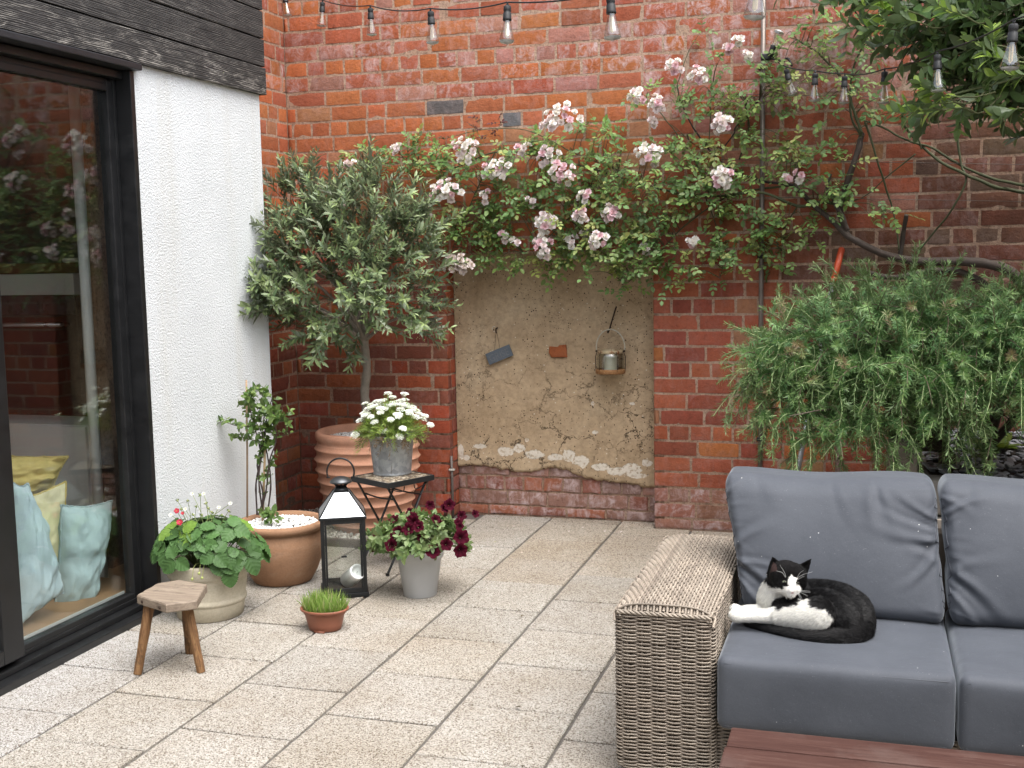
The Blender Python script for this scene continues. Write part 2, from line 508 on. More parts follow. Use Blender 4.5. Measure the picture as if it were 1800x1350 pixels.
def m_mortar():
    m, nt, b, tc, out = new_mat('lime mortar')
    n = noise_(nt, tc, 7, 6, 0.7)
    cc = ramp(nt, n, [(0.25, (0.26, 0.145, 0.095)), (0.45, (0.43, 0.275, 0.19)), (0.7, (0.52, 0.385, 0.295))])
    zz_ = nd(nt, 'SeparateXYZ', {0: tc}); low = math_(nt, 'MULTIPLY', ramp(nt, math_(nt, 'ADD', zz_.outputs[2], math_(nt, 'MULTIPLY', noise_(nt, tc, 2.5, 4), 0.6)), [(0.75, 1.0), (1.0, 0.0)]), ramp(nt, math_(nt, 'ADD', math_(nt, 'MULTIPLY', zz_.outputs[0], 0.2), 0.5), [(0.22, 0.85), (0.28, 0.25)]))
    cc = mixc(nt, low, cc, mixc(nt, 1.0, cc, (0.36, 0.31, 0.28), 'MULTIPLY'))
    n2 = noise_(nt, tc, 60, 5, 0.8)
    cc = mixc(nt, 1.0, cc, ramp(nt, n2, [(0.35, 0.45), (0.55, 1.0)]), 'MULTIPLY')
    nt.links.new(cc, b.inputs['Base Color'])
    b.inputs['Roughness'].default_value = 0.95
    bump_(nt, b, noise_(nt, tc, 90, 6, 0.8), 0.9, 0.008)
    return m
M_brick, M_mortar = m_brick(), m_mortar()

def brick_tone(x, y, z, header):
    q = r.random()
    orange, red, deep, brown, pink = (0.41, 0.128, 0.046), (0.345, 0.098, 0.052), (0.235, 0.076, 0.052), (0.34, 0.165, 0.085), (0.37, 0.165, 0.125)
    eff = 0.12 * r.random()
    if z > 1.55 and x < -1.2:
        c = orange if q < .42 else (0.40, 0.118, 0.05) if q < .8 else brown if q < .93 else red
        if z > 2.35: c = (orange if q < .25 else red if q < .85 else pink); eff = 0.8 * r.random() ** 1.6
    elif z > 1.55 and x < 0.2:
        c = red if q < .62 else orange if q < .75 else pink if q < .9 else brown
        if z > 2.2: eff = 0.35 + 0.65 * r.random()
        if z > 2.2 and q > .88: c = pink
    elif x >= 0.2 or (x > -0.45 and z > 0.95):  # browner bricks; the bay's shade is put into their tone as well
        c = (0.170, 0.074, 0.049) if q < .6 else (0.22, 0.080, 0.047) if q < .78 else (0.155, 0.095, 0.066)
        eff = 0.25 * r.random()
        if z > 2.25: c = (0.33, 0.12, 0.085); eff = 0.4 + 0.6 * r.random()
    elif x > XN1 - 0.02:
        c = red if q < .45 else (0.295, 0.078, 0.048) if q < .75 else orange if q < .9 else brown
        if z < 0.35: eff = 0.5 * r.random()
        if z < 0.22: c = (0.30, 0.14, 0.105); eff = 0.4 + 0.5 * r.random()
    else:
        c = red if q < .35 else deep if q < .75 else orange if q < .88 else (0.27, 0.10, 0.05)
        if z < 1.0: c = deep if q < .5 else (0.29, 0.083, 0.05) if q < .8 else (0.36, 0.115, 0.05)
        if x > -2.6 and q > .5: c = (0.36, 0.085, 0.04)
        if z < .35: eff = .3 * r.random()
    for (bx, bz) in ((-2.37, 2.30), (-2.26, 2.30), (-1.945, 2.30), (-1.82, 2.21)):
        if abs(x - bx) < 0.06 and abs(z - bz) < 0.045: c = (0.105, 0.105, 0.115); eff = 0.15
    c = np.array(c) * r.uniform(0.84, 1.16) * (1 + r.uniform(-0.07, 0.07, 3))
    return c, eff
def brick_run(mb, O, ud, nrm, u0, u1, zlo, zhi, endflush=(False, False), tone=None, stretch=0.228, off=0.0, rough=1.0):
    """courses of individual bricks on the plane O + u*ud + z, facing nrm; every fourth course is headers"""
    O = np.array(O, float); ud = np.array(ud, float); nrm = np.array(nrm, float)
    k = 0
    while True:
        zt = Z0 + CP * k; zb = zt - CP + 0.0075; zc = (zt + zb) / 2
        hd = (k % 4 == 2)
        if zb > zhi: break
        k += 1
        if zt < zlo + 0.02: continue
        zb_ = max(zb, zlo + 0.003); zt_ = min(zt, zhi)
        Lb = stretch * (0.5 if hd else 1.0)
        ph = {0: 0.25, 1: 0.0, 2: 0.12, 3: 0.5}[k % 4] * stretch + off + r.uniform(-0.01, 0.01)
        u = -10 * stretch + ph + math.floor((u0 + 8 * stretch) / stretch) * stretch
        while u < u1:
            L = Lb * r.uniform(0.95, 1.05)
            if (not hd) and r.random() < 0.09: L *= 0.5
            a, b2 = max(u + 0.0035, u0), min(u + L - 0.0035, u1)
            u += L
            if b2 - a < 0.025:
                continue
            if a - u0 < 0.03: a = u0
            if u1 - b2 < 0.03: b2 = u1
            nx = 4 if (b2 - a) < .14 else 7
            cu = np.r_[0, 0.0035, np.linspace(0.09, 1 - 0.09, nx - 1) * (b2 - a), (b2 - a) - 0.0035, b2 - a] + a
            hz = zt_ - zb_
            if hz < 0.02: continue
            cz = np.r_[0, 0.0032, np.linspace(0.18, 0.82, 3) * hz, hz - 0.0032, hz] + zb_
            U, Z = np.meshgrid(cu, cz, indexing='ij')
            D = np.zeros_like(U)
            D[0, :] = D[-1, :] = -0.02; D[:, 0] = D[:, -1] = -0.02
            edge = np.zeros_like(U, bool); edge[1, :] = edge[-2, :] = True; edge[:, 1] = edge[:, -2] = True
            D[edge] = np.maximum(D[edge] - 0.0011, -0.02)
            if endflush[0] and a == u0: D[0, 1:-1] = -0.002
            if endflush[1] and b2 == u1: D[-1, 1:-1] = -0.002
            cen = O + ud * (a + b2) / 2
            wx = cen[0]
            pos = (O[None, None] + U[..., None] * ud + np.array([0, 0, 1.0]) * Z[..., None]).reshape(-1, 3)
            n1 = fbm(pos * 22, 5, 3).reshape(U.shape); n2 = vn(pos * 60, 9).reshape(U.shape)
            sp = (0.004 if r.random() < 0.35 else 0.0013) * rough
            inner = np.ones_like(U, bool); inner[0, :] = inner[-1, :] = inner[:, 0] = inner[:, -1] = False
            D = D + np.where(inner, n1 * sp + 0.0009 + r.normal(0, 0.0007) + (U - (a + b2) / 2) * r.normal(0, 0.006), 0)
            rag = 0.0027 * rough
            U2 = U + np.where(edge | ~inner, n2 * rag, 0); Z2 = Z + np.where(edge | ~inner, vn(pos * 45, 21).reshape(U.shape) * rag, 0)
            if a == u0: U2[0, :] = U[0, :]; 
            if b2 == u1: U2[-1, :] = U[-1, :]
            P = O[None, None] + U2[..., None] * ud + np.array([0, 0, 1.0]) * Z2[..., None] + D[..., None] * nrm
            c, eff = (tone or brick_tone)(wx, cen[1], zc, hd)
            fl = np.dot(np.cross(ud, [0, 0, 1.0]), nrm) < 0
            for part in (P[1:-1, 1:-1], P[0:2], P[-2:], P[:, 0:2], P[:, -2:]):      # face and sides keep their own normals
                v, q = sheet(np.ascontiguousarray(part))
                mb.add(v, q[:, ::-1] if fl else q, np.r_[c, eff])

wall = thing('brick_wall', (-1.0, YW, 0.0), 'tall old red brick garden wall with plastered recess, climbing rose trained across it', 'brick wall')
ZT = 3.45
bk = MB()
zsoff = Z0 + CP * 18 - CP + 0.004
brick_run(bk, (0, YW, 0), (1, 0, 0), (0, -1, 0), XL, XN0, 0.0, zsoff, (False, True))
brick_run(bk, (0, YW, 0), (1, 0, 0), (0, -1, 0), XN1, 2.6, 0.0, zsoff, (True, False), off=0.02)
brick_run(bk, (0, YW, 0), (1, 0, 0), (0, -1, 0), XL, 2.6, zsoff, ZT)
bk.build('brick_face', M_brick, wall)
bk = MB()
brick_run(bk, (XL, 0, 0), (0, 1, 0), (1, 0, 0), 4.6, YW - 0.002, 0.0, ZT, off=0.07)
bk.build('return_wall', M_brick, wall)
bk = MB()
brick_run(bk, (XN0, 0, 0), (0, 1, 0), (1, 0, 0), YW, YN + 0.02, 0.0, zsoff, (True, False), off=0.05)
brick_run(bk, (XN1, 0, 0), (0, 1, 0), (-1, 0, 0), YW, YN + 0.02, 0.0, zsoff, (True, False), off=0.05)
bk.build('recess_reveal', M_brick, wall)
def tone_base(x, y, z, h):
    q = r.random()
    c = (0.27, 0.105, 0.075) if q < .35 else (0.29, 0.16, 0.125) if q < .6 else (0.25, 0.155, 0.13) if q < .8 else (0.33, 0.12, 0.07)
    return np.array(c) * r.uniform(0.85, 1.1), 0.35 + 0.5 * r.random()
bk = MB()
brick_run(bk, (0, YN - 0.004, 0), (1, 0, 0), (0, -1, 0), XN0 + 0.002, XN1 - 0.002, 0.0, 0.40, tone=tone_base, off=0.05, rough=1.6)
bk.build('recess_base', M_brick, wall)
mo = MB()
def wobble(P, nrm, amp=0.0009):
    q = P.reshape(-1, 3); n_ = fbm(q * 9, 3, 3) * amp
    return (q + n_[:, None] * np.array(nrm)).reshape(P.shape)
def plane_u(x0, x1, y, z0, z1, nu, nz):
    U, Z = np.meshgrid(np.linspace(x0, x1, nu), np.linspace(z0, z1, nz), indexing='ij')
    return np.stack([U, np.full_like(U, y), Z], -1)
MD = 0.0014
for (xa, xb, za, zb) in ((XL, XN0 - 0.004, -0.02, zsoff), (XN1 + 0.004, 2.6, -0.02, zsoff), (XL, 2.6, zsoff, ZT)):
    v, q = sheet(wobble(plane_u(xa, xb, YW + MD, za, zb, int((xb - xa) * 40), int((zb - za) * 40)), (0, 1, 0)))
    mo.add(v, q)
U, Z = np.meshgrid(np.linspace(4.6, YW, 40), np.linspace(-0.02, ZT, 120), indexing='ij')
mo.add(*sheet(wobble(np.stack([np.full_like(U, XL - MD), U, Z], -1), (1, 0, 0))))
for xx, sg in ((XN0 - 0.004, 1), (XN1 + 0.004, -1)):
    mo.add(*box(min(xx, xx - sg * 0.05), max(xx, xx - sg * 0.05), YW + MD, YN + 0.05, -0.02, zsoff))
mo.add(*box(XN0, XN1, YW + MD, YN + 0.05, zsoff - 0.004, zsoff + 0.05))
v, q = sheet(wobble(plane_u(XN0, XN1, YN + MD, -0.02, 0.5, 60, 24), (0, 1, 0), 0.006)); mo.add(v, q)
mo.add(*box(XL - 0.25, 2.6, YN + 0.06, YN + 0.1, -0.02, ZT))        # the wall's own thickness and coping course
mo.add(*box(XL - 0.25, XL - 0.2, 4.6, YN + 0.06, -0.02, ZT))
mo.add(*box(XL - 0.25, 2.6, YW - 0.012, YN + 0.1, ZT, ZT + 0.05, 0.008))
mo.add(*box(XL - 0.25, XL + 0.012, 4.6, YW - 0.014, ZT, ZT + 0.05, 0.008))
mo.add(*box(2.6, 2.8, -4.0, YN + 0.1, -0.02, 2.9))  # unseen side wall added to block low sky light from the right
mo.build('mortar', M_mortar, wall)

# plaster in the recess
def m_plaster():
    m, nt, b, tc, out = new_mat('weathered lime plaster')
    n = noise_(nt, tc, 3.2, 6, 0.65, 0.3)
    cc = ramp(nt, n, [(0.25, (0.365, 0.262, 0.160)), (0.5, (0.465, 0.345, 0.22)), (0.78, (0.55, 0.43, 0.29))])
    n2 = noise_(nt, tc, 45, 5, 0.7)
    cc = mixc(nt, 1.0, cc, ramp(nt, n2, [(0.3, 0.72), (0.6, 1.0)]), 'MULTIPLY')
    # pits and grit
    vo = nd(nt, 'TexVoronoi', {'Vector': tc, 'Scale': 75.0})
    sp = nd(nt, 'SeparateColor', {0: vo.outputs['Color']})
    pit = math_(nt, 'MULTIPLY', math_(nt, 'LESS_THAN', vo.outputs['Distance'], math_(nt, 'MULTIPLY', sp.outputs[0], 0.3)), math_(nt, 'GREATER_THAN', sp.outputs[1], 0.62))
    cc = mixc(nt, pit, cc, (0.05, 0.032, 0.02))
    lg = math_(nt, 'MULTIPLY', math_(nt, 'LESS_THAN', vo.outputs['Distance'], 0.26), math_(nt, 'LESS_THAN', sp.outputs[1], 0.012))
    cc = mixc(nt, lg, cc, (0.6, 0.53, 0.42))
    # hairline cracks
    wv = nd(nt, 'Mapping', {'Vector': tc, 'Scale': (1.0, 1.0, 1.55)}).outputs[0]
    dn = nd(nt, 'TexNoise', {'Vector': tc, 'Scale': 7.0, 'Detail': 6.0, 'Roughness': 0.65}).outputs[1]
    wv2 = nd(nt, 'VectorMath', {0: wv, 1: nd(nt, 'VectorMath', {0: dn, 1: (0.34, 0.34, 0.34)}, operation='MULTIPLY').outputs[0]}, operation='ADD').outputs[0]
    v1 = nd(nt, 'TexVoronoi', {'Vector': wv2, 'Scale': 4.2}, feature='DISTANCE_TO_EDGE').outputs['Distance']
    mask = ramp(nt, noise_(nt, tc, 3.0, 3), [(0.36, 0.0), (0.50, 1.0)])
    zc = nd(nt, 'SeparateXYZ', {0: tc}).outputs[2]
    low = ramp(nt, math_(nt, 'MULTIPLY', zc, 1.0), [(0.55, 1.0), (1.05, 0.25)])
    crk = math_(nt, 'MULTIPLY', math_(nt, 'MULTIPLY', ramp(nt, v1, [(0.006, 1.0), (0.020, 0.0)]), mask), low)
    cc = mixc(nt, crk, cc, (0.06, 0.04, 0.026))
    # remains of whitewash along the lower edge: alpha of the mesh colour says where
    al = nd(nt, 'Attribute', attribute_name='Col').outputs['Alpha']
    wn_ = noise_(nt, tc, 11, 8, 0.72, 0.8)
    ww = ramp(nt, math_(nt, 'ADD', math_(nt, 'MULTIPLY', wn_, 0.75), math_(nt, 'MULTIPLY', al, 0.275)), [(0.575, 0.0), (0.60, 1.0)])
    ww = math_(nt, 'MULTIPLY', ww, ramp(nt, noise_(nt, tc, 60, 4), [(0.36, 0.25), (0.5, 1.0)]))
    cc = mixc(nt, ww, cc, (0.66, 0.60, 0.51))
    nt.links.new(cc, b.inputs['Base Color'])
    b.inputs['Roughness'].default_value = 0.92
    b.inputs['Specular IOR Level'].default_value = 0.2
    h = math_(nt, 'ADD', noise_(nt, tc, 40, 7, 0.7), math_(nt, 'MULTIPLY', ww, 0.5))
    h = math_(nt, 'SUBTRACT', h, math_(nt, 'ADD', math_(nt, 'MULTIPLY', crk, 1.2), math_(nt, 'MULTIPLY', pit, 1.0)))
    bump_(nt, b, h, 0.6, 0.006)
    return m
nu, nz = 170, 150
xs = np.linspace(XN0 + 0.004, XN1 - 0.004, nu)
t = (xs - XN0) / (XN1 - XN0)
zb = np.interp(t, [0, 0.1, 0.2, 0.3, 0.38, 0.45, 0.5, 0.56, 0.62, 0.68, 0.75, 0.85, 0.93, 1.0], [0.275, 0.285, 0.27, 0.26, 0.25, 0.285, 0.29, 0.27, 0.245, 0.225, 0.225, 0.215, 0.20, 0.195])
zb = zb + vn(np.c_[xs * 28, xs * 0, xs * 0], 4) * 0.008 + vn(np.c_[xs * 90, xs * 0, xs * 0 + 3], 5) * 0.004
vv = np.r_[0, 0.003, 0.012, np.linspace(0.02, 1, nz - 3)]
Zg = zb[:, None] + (zsoff + 0.004 - zb)[:, None] * vv[None]
Xg = np.repeat(xs[:, None], nz, 1)
P = np.stack([Xg, np.full_like(Xg, YN - 0.02), Zg], -1)
dsp = (fbm(P.reshape(-1, 3) * 5, 31, 4) * 0.006 + vn(P.reshape(-1, 3) * 45, 8) * 0.0012).reshape(Xg.shape)
P[..., 1] += dsp
P[:, 0, 1] = YN + 0.004; P[:, 1, 1] += 0.006
wband = np.interp(t, [0, 0.04, 0.08, 0.12, 0.2, 0.3, 0.5, 0.62, 0.75, 0.9, 1.0], [0.36, 0.38, 0.35, 0.42, 0.40, 0.375, 0.36, 0.35, 0.30, 0.31, 0.30])
al = np.zeros_like(Zg)
for (tc_, zc_, rt_, rz_) in ((0.02, 0.37, 0.018, 0.055), (0.05, 0.33, 0.02, 0.02), (0.12, 0.40, 0.04, 0.016), (0.25, 0.372, 0.05, 0.032), (0.32, 0.395, 0.035, 0.03), (0.40, 0.362, 0.06, 0.028), (0.50, 0.352, 0.05, 0.022), (0.57, 0.365, 0.035, 0.045), (0.63, 0.335, 0.05, 0.045), (0.72, 0.30, 0.06, 0.030), (0.80, 0.282, 0.06, 0.030), (0.88, 0.295, 0.05, 0.042), (0.95, 0.335, 0.03, 0.022), (0.90, 0.262, 0.05, 0.018), (0.36, 0.445, 0.012, 0.012), (0.70, 0.50, 0.02, 0.016), (0.88, 0.665, 0.022, 0.012), (0.69, 0.66, 0.010, 0.016)):
    al = np.maximum(al, 1.5 * np.exp(-((t[:, None] - tc_) / rt_) ** 2 - ((Zg - zc_) / rz_) ** 2))
v, q = sheet(P)
MB().add(v, q, np.c_[np.ones((len(v), 3)), al.reshape(-1)]).build('plaster_panel', m_plaster(), wall)
# a bare brick end showing through the plaster
pc = np.array([at(*p, YN - 0.024)[[0, 2]] for p in ((966, 609), (981, 610), (983, 607), (995, 606), (997, 628), (970, 628), (965, 620))])
bm_v = []; K = len(pc)
for yy, sc in ((YN + 0.0, 1.0), (YN - 0.029, 1.0), (YN - 0.033, 0.88)):
    c_ = pc.mean(0); q2 = c_ + (pc - c_) * sc
    bm_v.append(np.c_[q2[:, 0], np.full(K, yy), q2[:, 1]])
V = np.vstack(bm_v)
f = [(a, (a + 1) % K, K + (a + 1) % K, K + a) for a in range(K)] + [(K + a, K + (a + 1) % K, 2 * K + (a + 1) % K, 2 * K + a) for a in range(K)] + [tuple(2 * K + a for a in range(K))]
MB().add(V, f, (0.34, 0.105, 0.04, 0.0)).build('exposed_brick', M_brick, wall, smooth=False)

# old conduit and clip at the recess corner
M_greymetal = mat('weathered grey pipe', (0.16, 0.135, 0.12), 0.5, 0.3, var=0.3, vs=20, bump=0.1)
M_black = mat('black metal', (0.018, 0.018, 0.019), 0.42, 0.2, var=0.25, vs=18, bump=0.12)
M_rust = mat('rusted iron', (0.05, 0.03, 0.02), 0.8, 0.3, var=0.4, vs=40, bump=0.4)
cd = thing('conduit', (XN0 - 0.02, YW - 0.02, 0), 'short thin grey conduit up the left corner of the plastered recess', 'conduit')
x_ = XN0 + 0.012
MB().add(*tube([(x_, YW - 0.006, 0.0), (x_, YW - 0.008, 0.2), (x_ - 0.002, YW - 0.006, 0.36)], 0.008, 8)).build('pipe', M_greymetal, cd)
MB().add(*box(x_ - 0.016, x_ + 0.016, YW - 0.018, YW + 0.004, 0.275, 0.287, 0.002)).build('clip', mat('pale clip', (0.5, 0.47, 0.42), 0.6), cd)
# vertical pipes on the pier
pa, pb_ = at(1343, 0, YW - 0.03), at(1336, 820, YW - 0.03)
pp = thing('drain_pipe', (pb_[0], YW - 0.03, 0), 'slim grey vertical pipe up the brick wall left of the rosemary', 'pipe')
MB().add(*tube([(pb_[0], YW - 0.03, 0.0), (pb_[0] + .001, YW - 0.03, 1.2), (pa[0], YW - 0.03, 3.44)], 0.0125, 12)).build('pipe', mat('grey brown pipe', (0.21, 0.175, 0.15), 0.42, 0.4, var=0.3, vs=10), pp)
for zz in (0.5, 1.45, 2.4):
    MB().add(*box(pb_[0] - 0.018, pb_[0] + 0.018, YW - 0.046, YW + 0.004, zz, zz + 0.02, 0.003)).build('bracket', M_black, pp)
q2 = at(1474, 810, YW - 0.03)
p2 = thing('drain_pipe', (q2[0], YW - 0.03, 0), 'short brown vertical pipe low on the wall behind the hanging rosemary', 'pipe')
MB().add(*tube([(q2[0], YW - 0.03, 0.0), (q2[0], YW - 0.03, 0.62)], 0.017, 12)).build('pipe', mat('brown pipe', (0.17, 0.105, 0.085), 0.5, 0.1, var=0.3, vs=14), p2)

# ------------------------------------------------------------------ house with sliding door on the left
XH, YD, YE, ZL = -2.9, 4.235, 5.28, 2.305
house = thing('house', (XH, YD, 0.0), 'white rendered house extension with charred timber cladding and black sliding door', 'house')
def m_render():
    m, nt, b, tc, out = new_mat('white roughcast render')
    n = noise_(nt, tc, 1.6, 5, 0.6)
    cc = ramp(nt, n, [(0.3, (0.62, 0.645, 0.655)), (0.6, (0.69, 0.715, 0.725))])
    st = nd(nt, 'Mapping', {'Vector': tc, 'Scale': (1, 3.0, 0.18)}).outputs[0]
    cc = mixc(nt, ramp(nt, noise_(nt, st, 2.2, 4), [(0.52, 0.0), (0.72, 0.45)]), cc, (0.60, 0.60, 0.565))
    zz_ = nd(nt, 'SeparateXYZ', {0: tc}).outputs[2]
    spl = ramp(nt, math_(nt, 'SUBTRACT', noise_(nt, tc, 14, 6, 0.75), math_(nt, 'MULTIPLY', zz_, 0.9)), [(0.30, 0.0), (0.5, 0.6)])
    cc = mixc(nt, spl, cc, (0.42, 0.39, 0.34))
    nt.links.new(cc, b.inputs['Base Color'])
    b.inputs['Roughness'].default_value = 0.9
    b.inputs['Specular IOR Level'].default_value = 0.25
    h = math_(nt, 'ADD', noise_(nt, tc, 115, 3, 0.55, 0.4), math_(nt, 'MULTIPLY', noise_(nt, tc, 240, 3, 0.6), 0.35))
    bump_(nt, b, h, 0.9, 0.0085)
    return m
M_render = m_render()
rw = MB()
rw.add(*box(XH - 0.12, XH, YD, YE, -0.02, ZL + 0.02, 0.004))
rw.add(*box(XH - 3.6, XH - 0.12, YE - 0.12, YE - 0.001, -0.02, ZL + 0.02))
rw.build('rendered_wall', M_render, house, smooth=False)
def m_charred():
    m, nt, b, tc, out = new_mat('weathered black timber')
    at_ = nd(nt, 'Attribute', attribute_name='Col')
    mp = nd(nt, 'Mapping', {'Vector': tc, 'Scale': (10.0, 0.5, 10.0)}).outputs[0]
    dn = nd(nt, 'TexNoise', {'Vector': mp, 'Scale': 1.3, 'Detail': 3.0}).outputs[0]
    wv = nd(nt, 'TexWave', {'Vector': mp, 'Scale': 4.5, 'Distortion': 9.0, 'Detail': 4.0, 'Detail Scale': 1.2}, wave_type='BANDS', bands_direction='Z').outputs[1]
    cc = ramp(nt, wv, [(0.0, (0.022, 0.0205, 0.020)), (0.6, (0.037, 0.0345, 0.033)), (0.92, (0.065, 0.060, 0.056))])
    cc = mixc(nt, 1.0, cc, ramp(nt, noise_(nt, tc, 6, 5), [(0.3, 0.6), (0.7, 1.0)]), 'MULTIPLY')
    sc = noise_(nt, nd(nt, 'Mapping', {'Vector': tc, 'Scale': (1, 1, 5)}).outputs[0], 5, 6, 0.75, 1.5)
    cc = mixc(nt, math_(nt, 'MULTIPLY', ramp(nt, math_(nt, 'ADD', math_(nt, 'MULTIPLY', wv, 0.18), sc), [(0.62, 0.0), (0.80, 0.9)]), at_.outputs['Alpha']), cc, (0.36, 0.335, 0.30))
    nt.links.new(cc, b.inputs['Base Color'])
    b.inputs['Roughness'].default_value = 0.72
    b.inputs['Specular IOR Level'].default_value = 0.3
    bump_(nt, b, math_(nt, 'ADD', wv, math_(nt, 'MULTIPLY', noise_(nt, tc, 90, 4), 0.4)), 0.5, 0.003)
    return m
cl = MB()
for k in range(9):
    zb_ = ZL + 0.001 + 0.137 * k
    v, f = box(XH - 0.02, XH + 0.026 - (0.004 if k else 0), -4.0, YE + 0.03, zb_, zb_ + 0.131, 0.004)
    c_ = np.tile([1, 1, 1, 0.35], (len(v), 1)); 
    c_[:, 3] = np.where(v[:, 2] < zb_ + 0.05, 1.0 if k == 0 else 0.3, 0.5 if k == 0 else 0.16)
    # longitudinal slices so that the grain has room
    cl.add(v, f, c_)
cl.add(*box(XH - 0.06, XH - 0.022, -4.0, YE, ZL - 0.02, 3.6))
cl.add(*box(XH - 3.6, XH - 0.06, YE - 0.04, YE - 0.002, ZL + 0.03, 3.6))
cl.build('timber_cladding', m_charred(), house, smooth=False)
fl = MB().add(*box(XH - 0.1, XH + 0.036, -4.0, YD + 0.012, ZL - 0.03, ZL - 0.003, 0.004))
M_frame = mat('black door frame', (0.011, 0.0115, 0.0125), 0.38, 0.0, var=0.3, vs=16, bump=0.06, spec=0.55, dirt=((0.16, 0.155, 0.15), 55, 0.70))
fl.build('lintel_flashing', mat('dark flashing', (0.03, 0.03, 0.033), 0.45, 0.4, var=0.2), house, smooth=False)
# door: fixed frame, sill track, two leaves
door = MB()
door.add(*box(XH - 0.115, XH + 0.004, YD - 0.03, YD - 0.001, 0.0, ZL - 0.032, 0.003))      # outer lip and reveal
door.add(*box(XH - 0.115, XH - 0.066, YD - 0.05, YD - 0.031, 0.06, ZL - 0.034, 0.003))
door.add(*box(XH - 0.115, XH - 0.03, -4.0, YD - 0.031, ZL - 0.066, ZL - 0.034, 0.003))      # head
door.add(*box(XH - 0.115, XH - 0.07, -4.0, YD - 0.051, ZL - 0.09, ZL - 0.067, 0.003))
door.add(*box(XH - 0.13, XH + 0.03, -4.0, YD - 0.001, -0.01, 0.028, 0.004))               # sill
door.add(*box(XH - 0.13, XH - 0.02, -4.0, YD - 0.031, 0.029, 0.052, 0.003))
door.add(*box(XH - 0.13, XH - 0.06, -4.0, YD - 0.051, 0.053, 0.072, 0.003))
dfr = door.build('sliding_door', M_frame, house, smooth=False)
XG = XH - 0.085
leaf = MB()
leaf.add(*box(XG - 0.03, XG + 0.018, YD - 0.09, YD - 0.052, 0.06, ZL - 0.07, 0.004))
leaf.add(*box(XG - 0.03, XG + 0.018, 3.32, YD - 0.091, 0.062, 0.092, 0.004))
leaf.add(*box(XG - 0.03, XG + 0.018, 3.32, YD - 0.091, ZL - 0.118, ZL - 0.088, 0.004))
leaf.add(*box(XG - 0.03, XG + 0.018, 3.26, 3.319, 0.06, ZL - 0.07, 0.004))
leaf.build('door_leaf', M_frame, dfr, smooth=False)
leaf2 = MB()
leaf2.add(*box(XG + 0.024, XG + 0.066, 3.30, 3.405, 0.075, ZL - 0.092, 0.004))
leaf2.add(*box(XG + 0.024, XG + 0.066, -1.0, 3.299, 0.075, 0.13, 0.004))
leaf2.add(*box(XG + 0.024, XG + 0.066, -1.0, 3.299, ZL - 0.13, ZL - 0.092, 0.004))
leaf2.build('door_leaf', M_frame, dfr, smooth=False)
M_glass = glassmat('door glass', (0.94, 0.96, 0.95), 0.065)
MB().add(*box(XG - 0.009, XG - 0.003, 3.32, YD - 0.091, 0.093, ZL - 0.119)).build('glass_pane', M_glass, dfr, smooth=False)
MB().add(*box(XG + 0.042, XG + 0.048, -1.0, 3.299, 0.131, ZL - 0.131)).build('glass_pane', M_glass, dfr, smooth=False)
# the room behind
rm = MB()
rm.add(*box(XH - 3.4, XG - 0.05, -4.0, YE - 0.13, -0.005, 0.05))
rm.build('interior_floor', mat('oak floor', (0.26, 0.16, 0.085), 0.5, var=0.4, vs=7), house, smooth=False)
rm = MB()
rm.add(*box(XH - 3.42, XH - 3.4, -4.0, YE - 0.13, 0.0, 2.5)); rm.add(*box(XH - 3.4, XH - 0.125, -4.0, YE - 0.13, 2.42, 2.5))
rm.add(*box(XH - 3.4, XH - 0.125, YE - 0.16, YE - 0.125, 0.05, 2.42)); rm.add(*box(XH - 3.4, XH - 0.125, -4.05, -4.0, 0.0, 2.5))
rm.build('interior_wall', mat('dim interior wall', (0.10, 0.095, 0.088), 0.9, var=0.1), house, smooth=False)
rm = MB()
rm.add(*box(XH - 0.5, 3.4, -2.4, -2.15, 0.0, 3.7))  # unseen wall added behind the camera to cut light on front faces
rm.build('unseen_shade_wall', M_render, house, smooth=False)
rm = MB()
rm.add(*box(XH - 3.6, XH + 0.0, -4.05, YE, 3.6, 3.75))
rm.build('roof', M_frame, house, smooth=False)
# ------------------------------------------------------------------ rattan sofa
M_wick = mat('weathered rattan', None, 0.55, var=0.35, vs=14, bump=0.08, bs=300, bd=0.001, spec=0.35)
M_wickback = mat('dark weave core', (0.085, 0.070, 0.056), 0.9, var=0.2)
WC = [(0.335, 0.282, 0.225), (0.30, 0.252, 0.202), (0.375, 0.32, 0.258), (0.28, 0.232, 0.186)]
SX0, SX1, SYF, SYB, AH = -0.668, -0.392, 3.13, 4.03, 0.515
sofa = thing('rattan_sofa', (0.1, 3.6, 0.0), 'brown woven rattan garden sofa with squared arm at the edge of the paving', 'sofa')
def strand(mb, path, nrm, s, A, pitch, ph, rad, col, flat=0.75):
    d = np.sin(PI * s / pitch + ph)
    d = np.sign(d) * np.abs(d) ** 0.55
    p = path + nrm * (A * d)[:, None]
    v, q = tube(p, rad, 5, cap=False)
    mb.add(v, q, col)
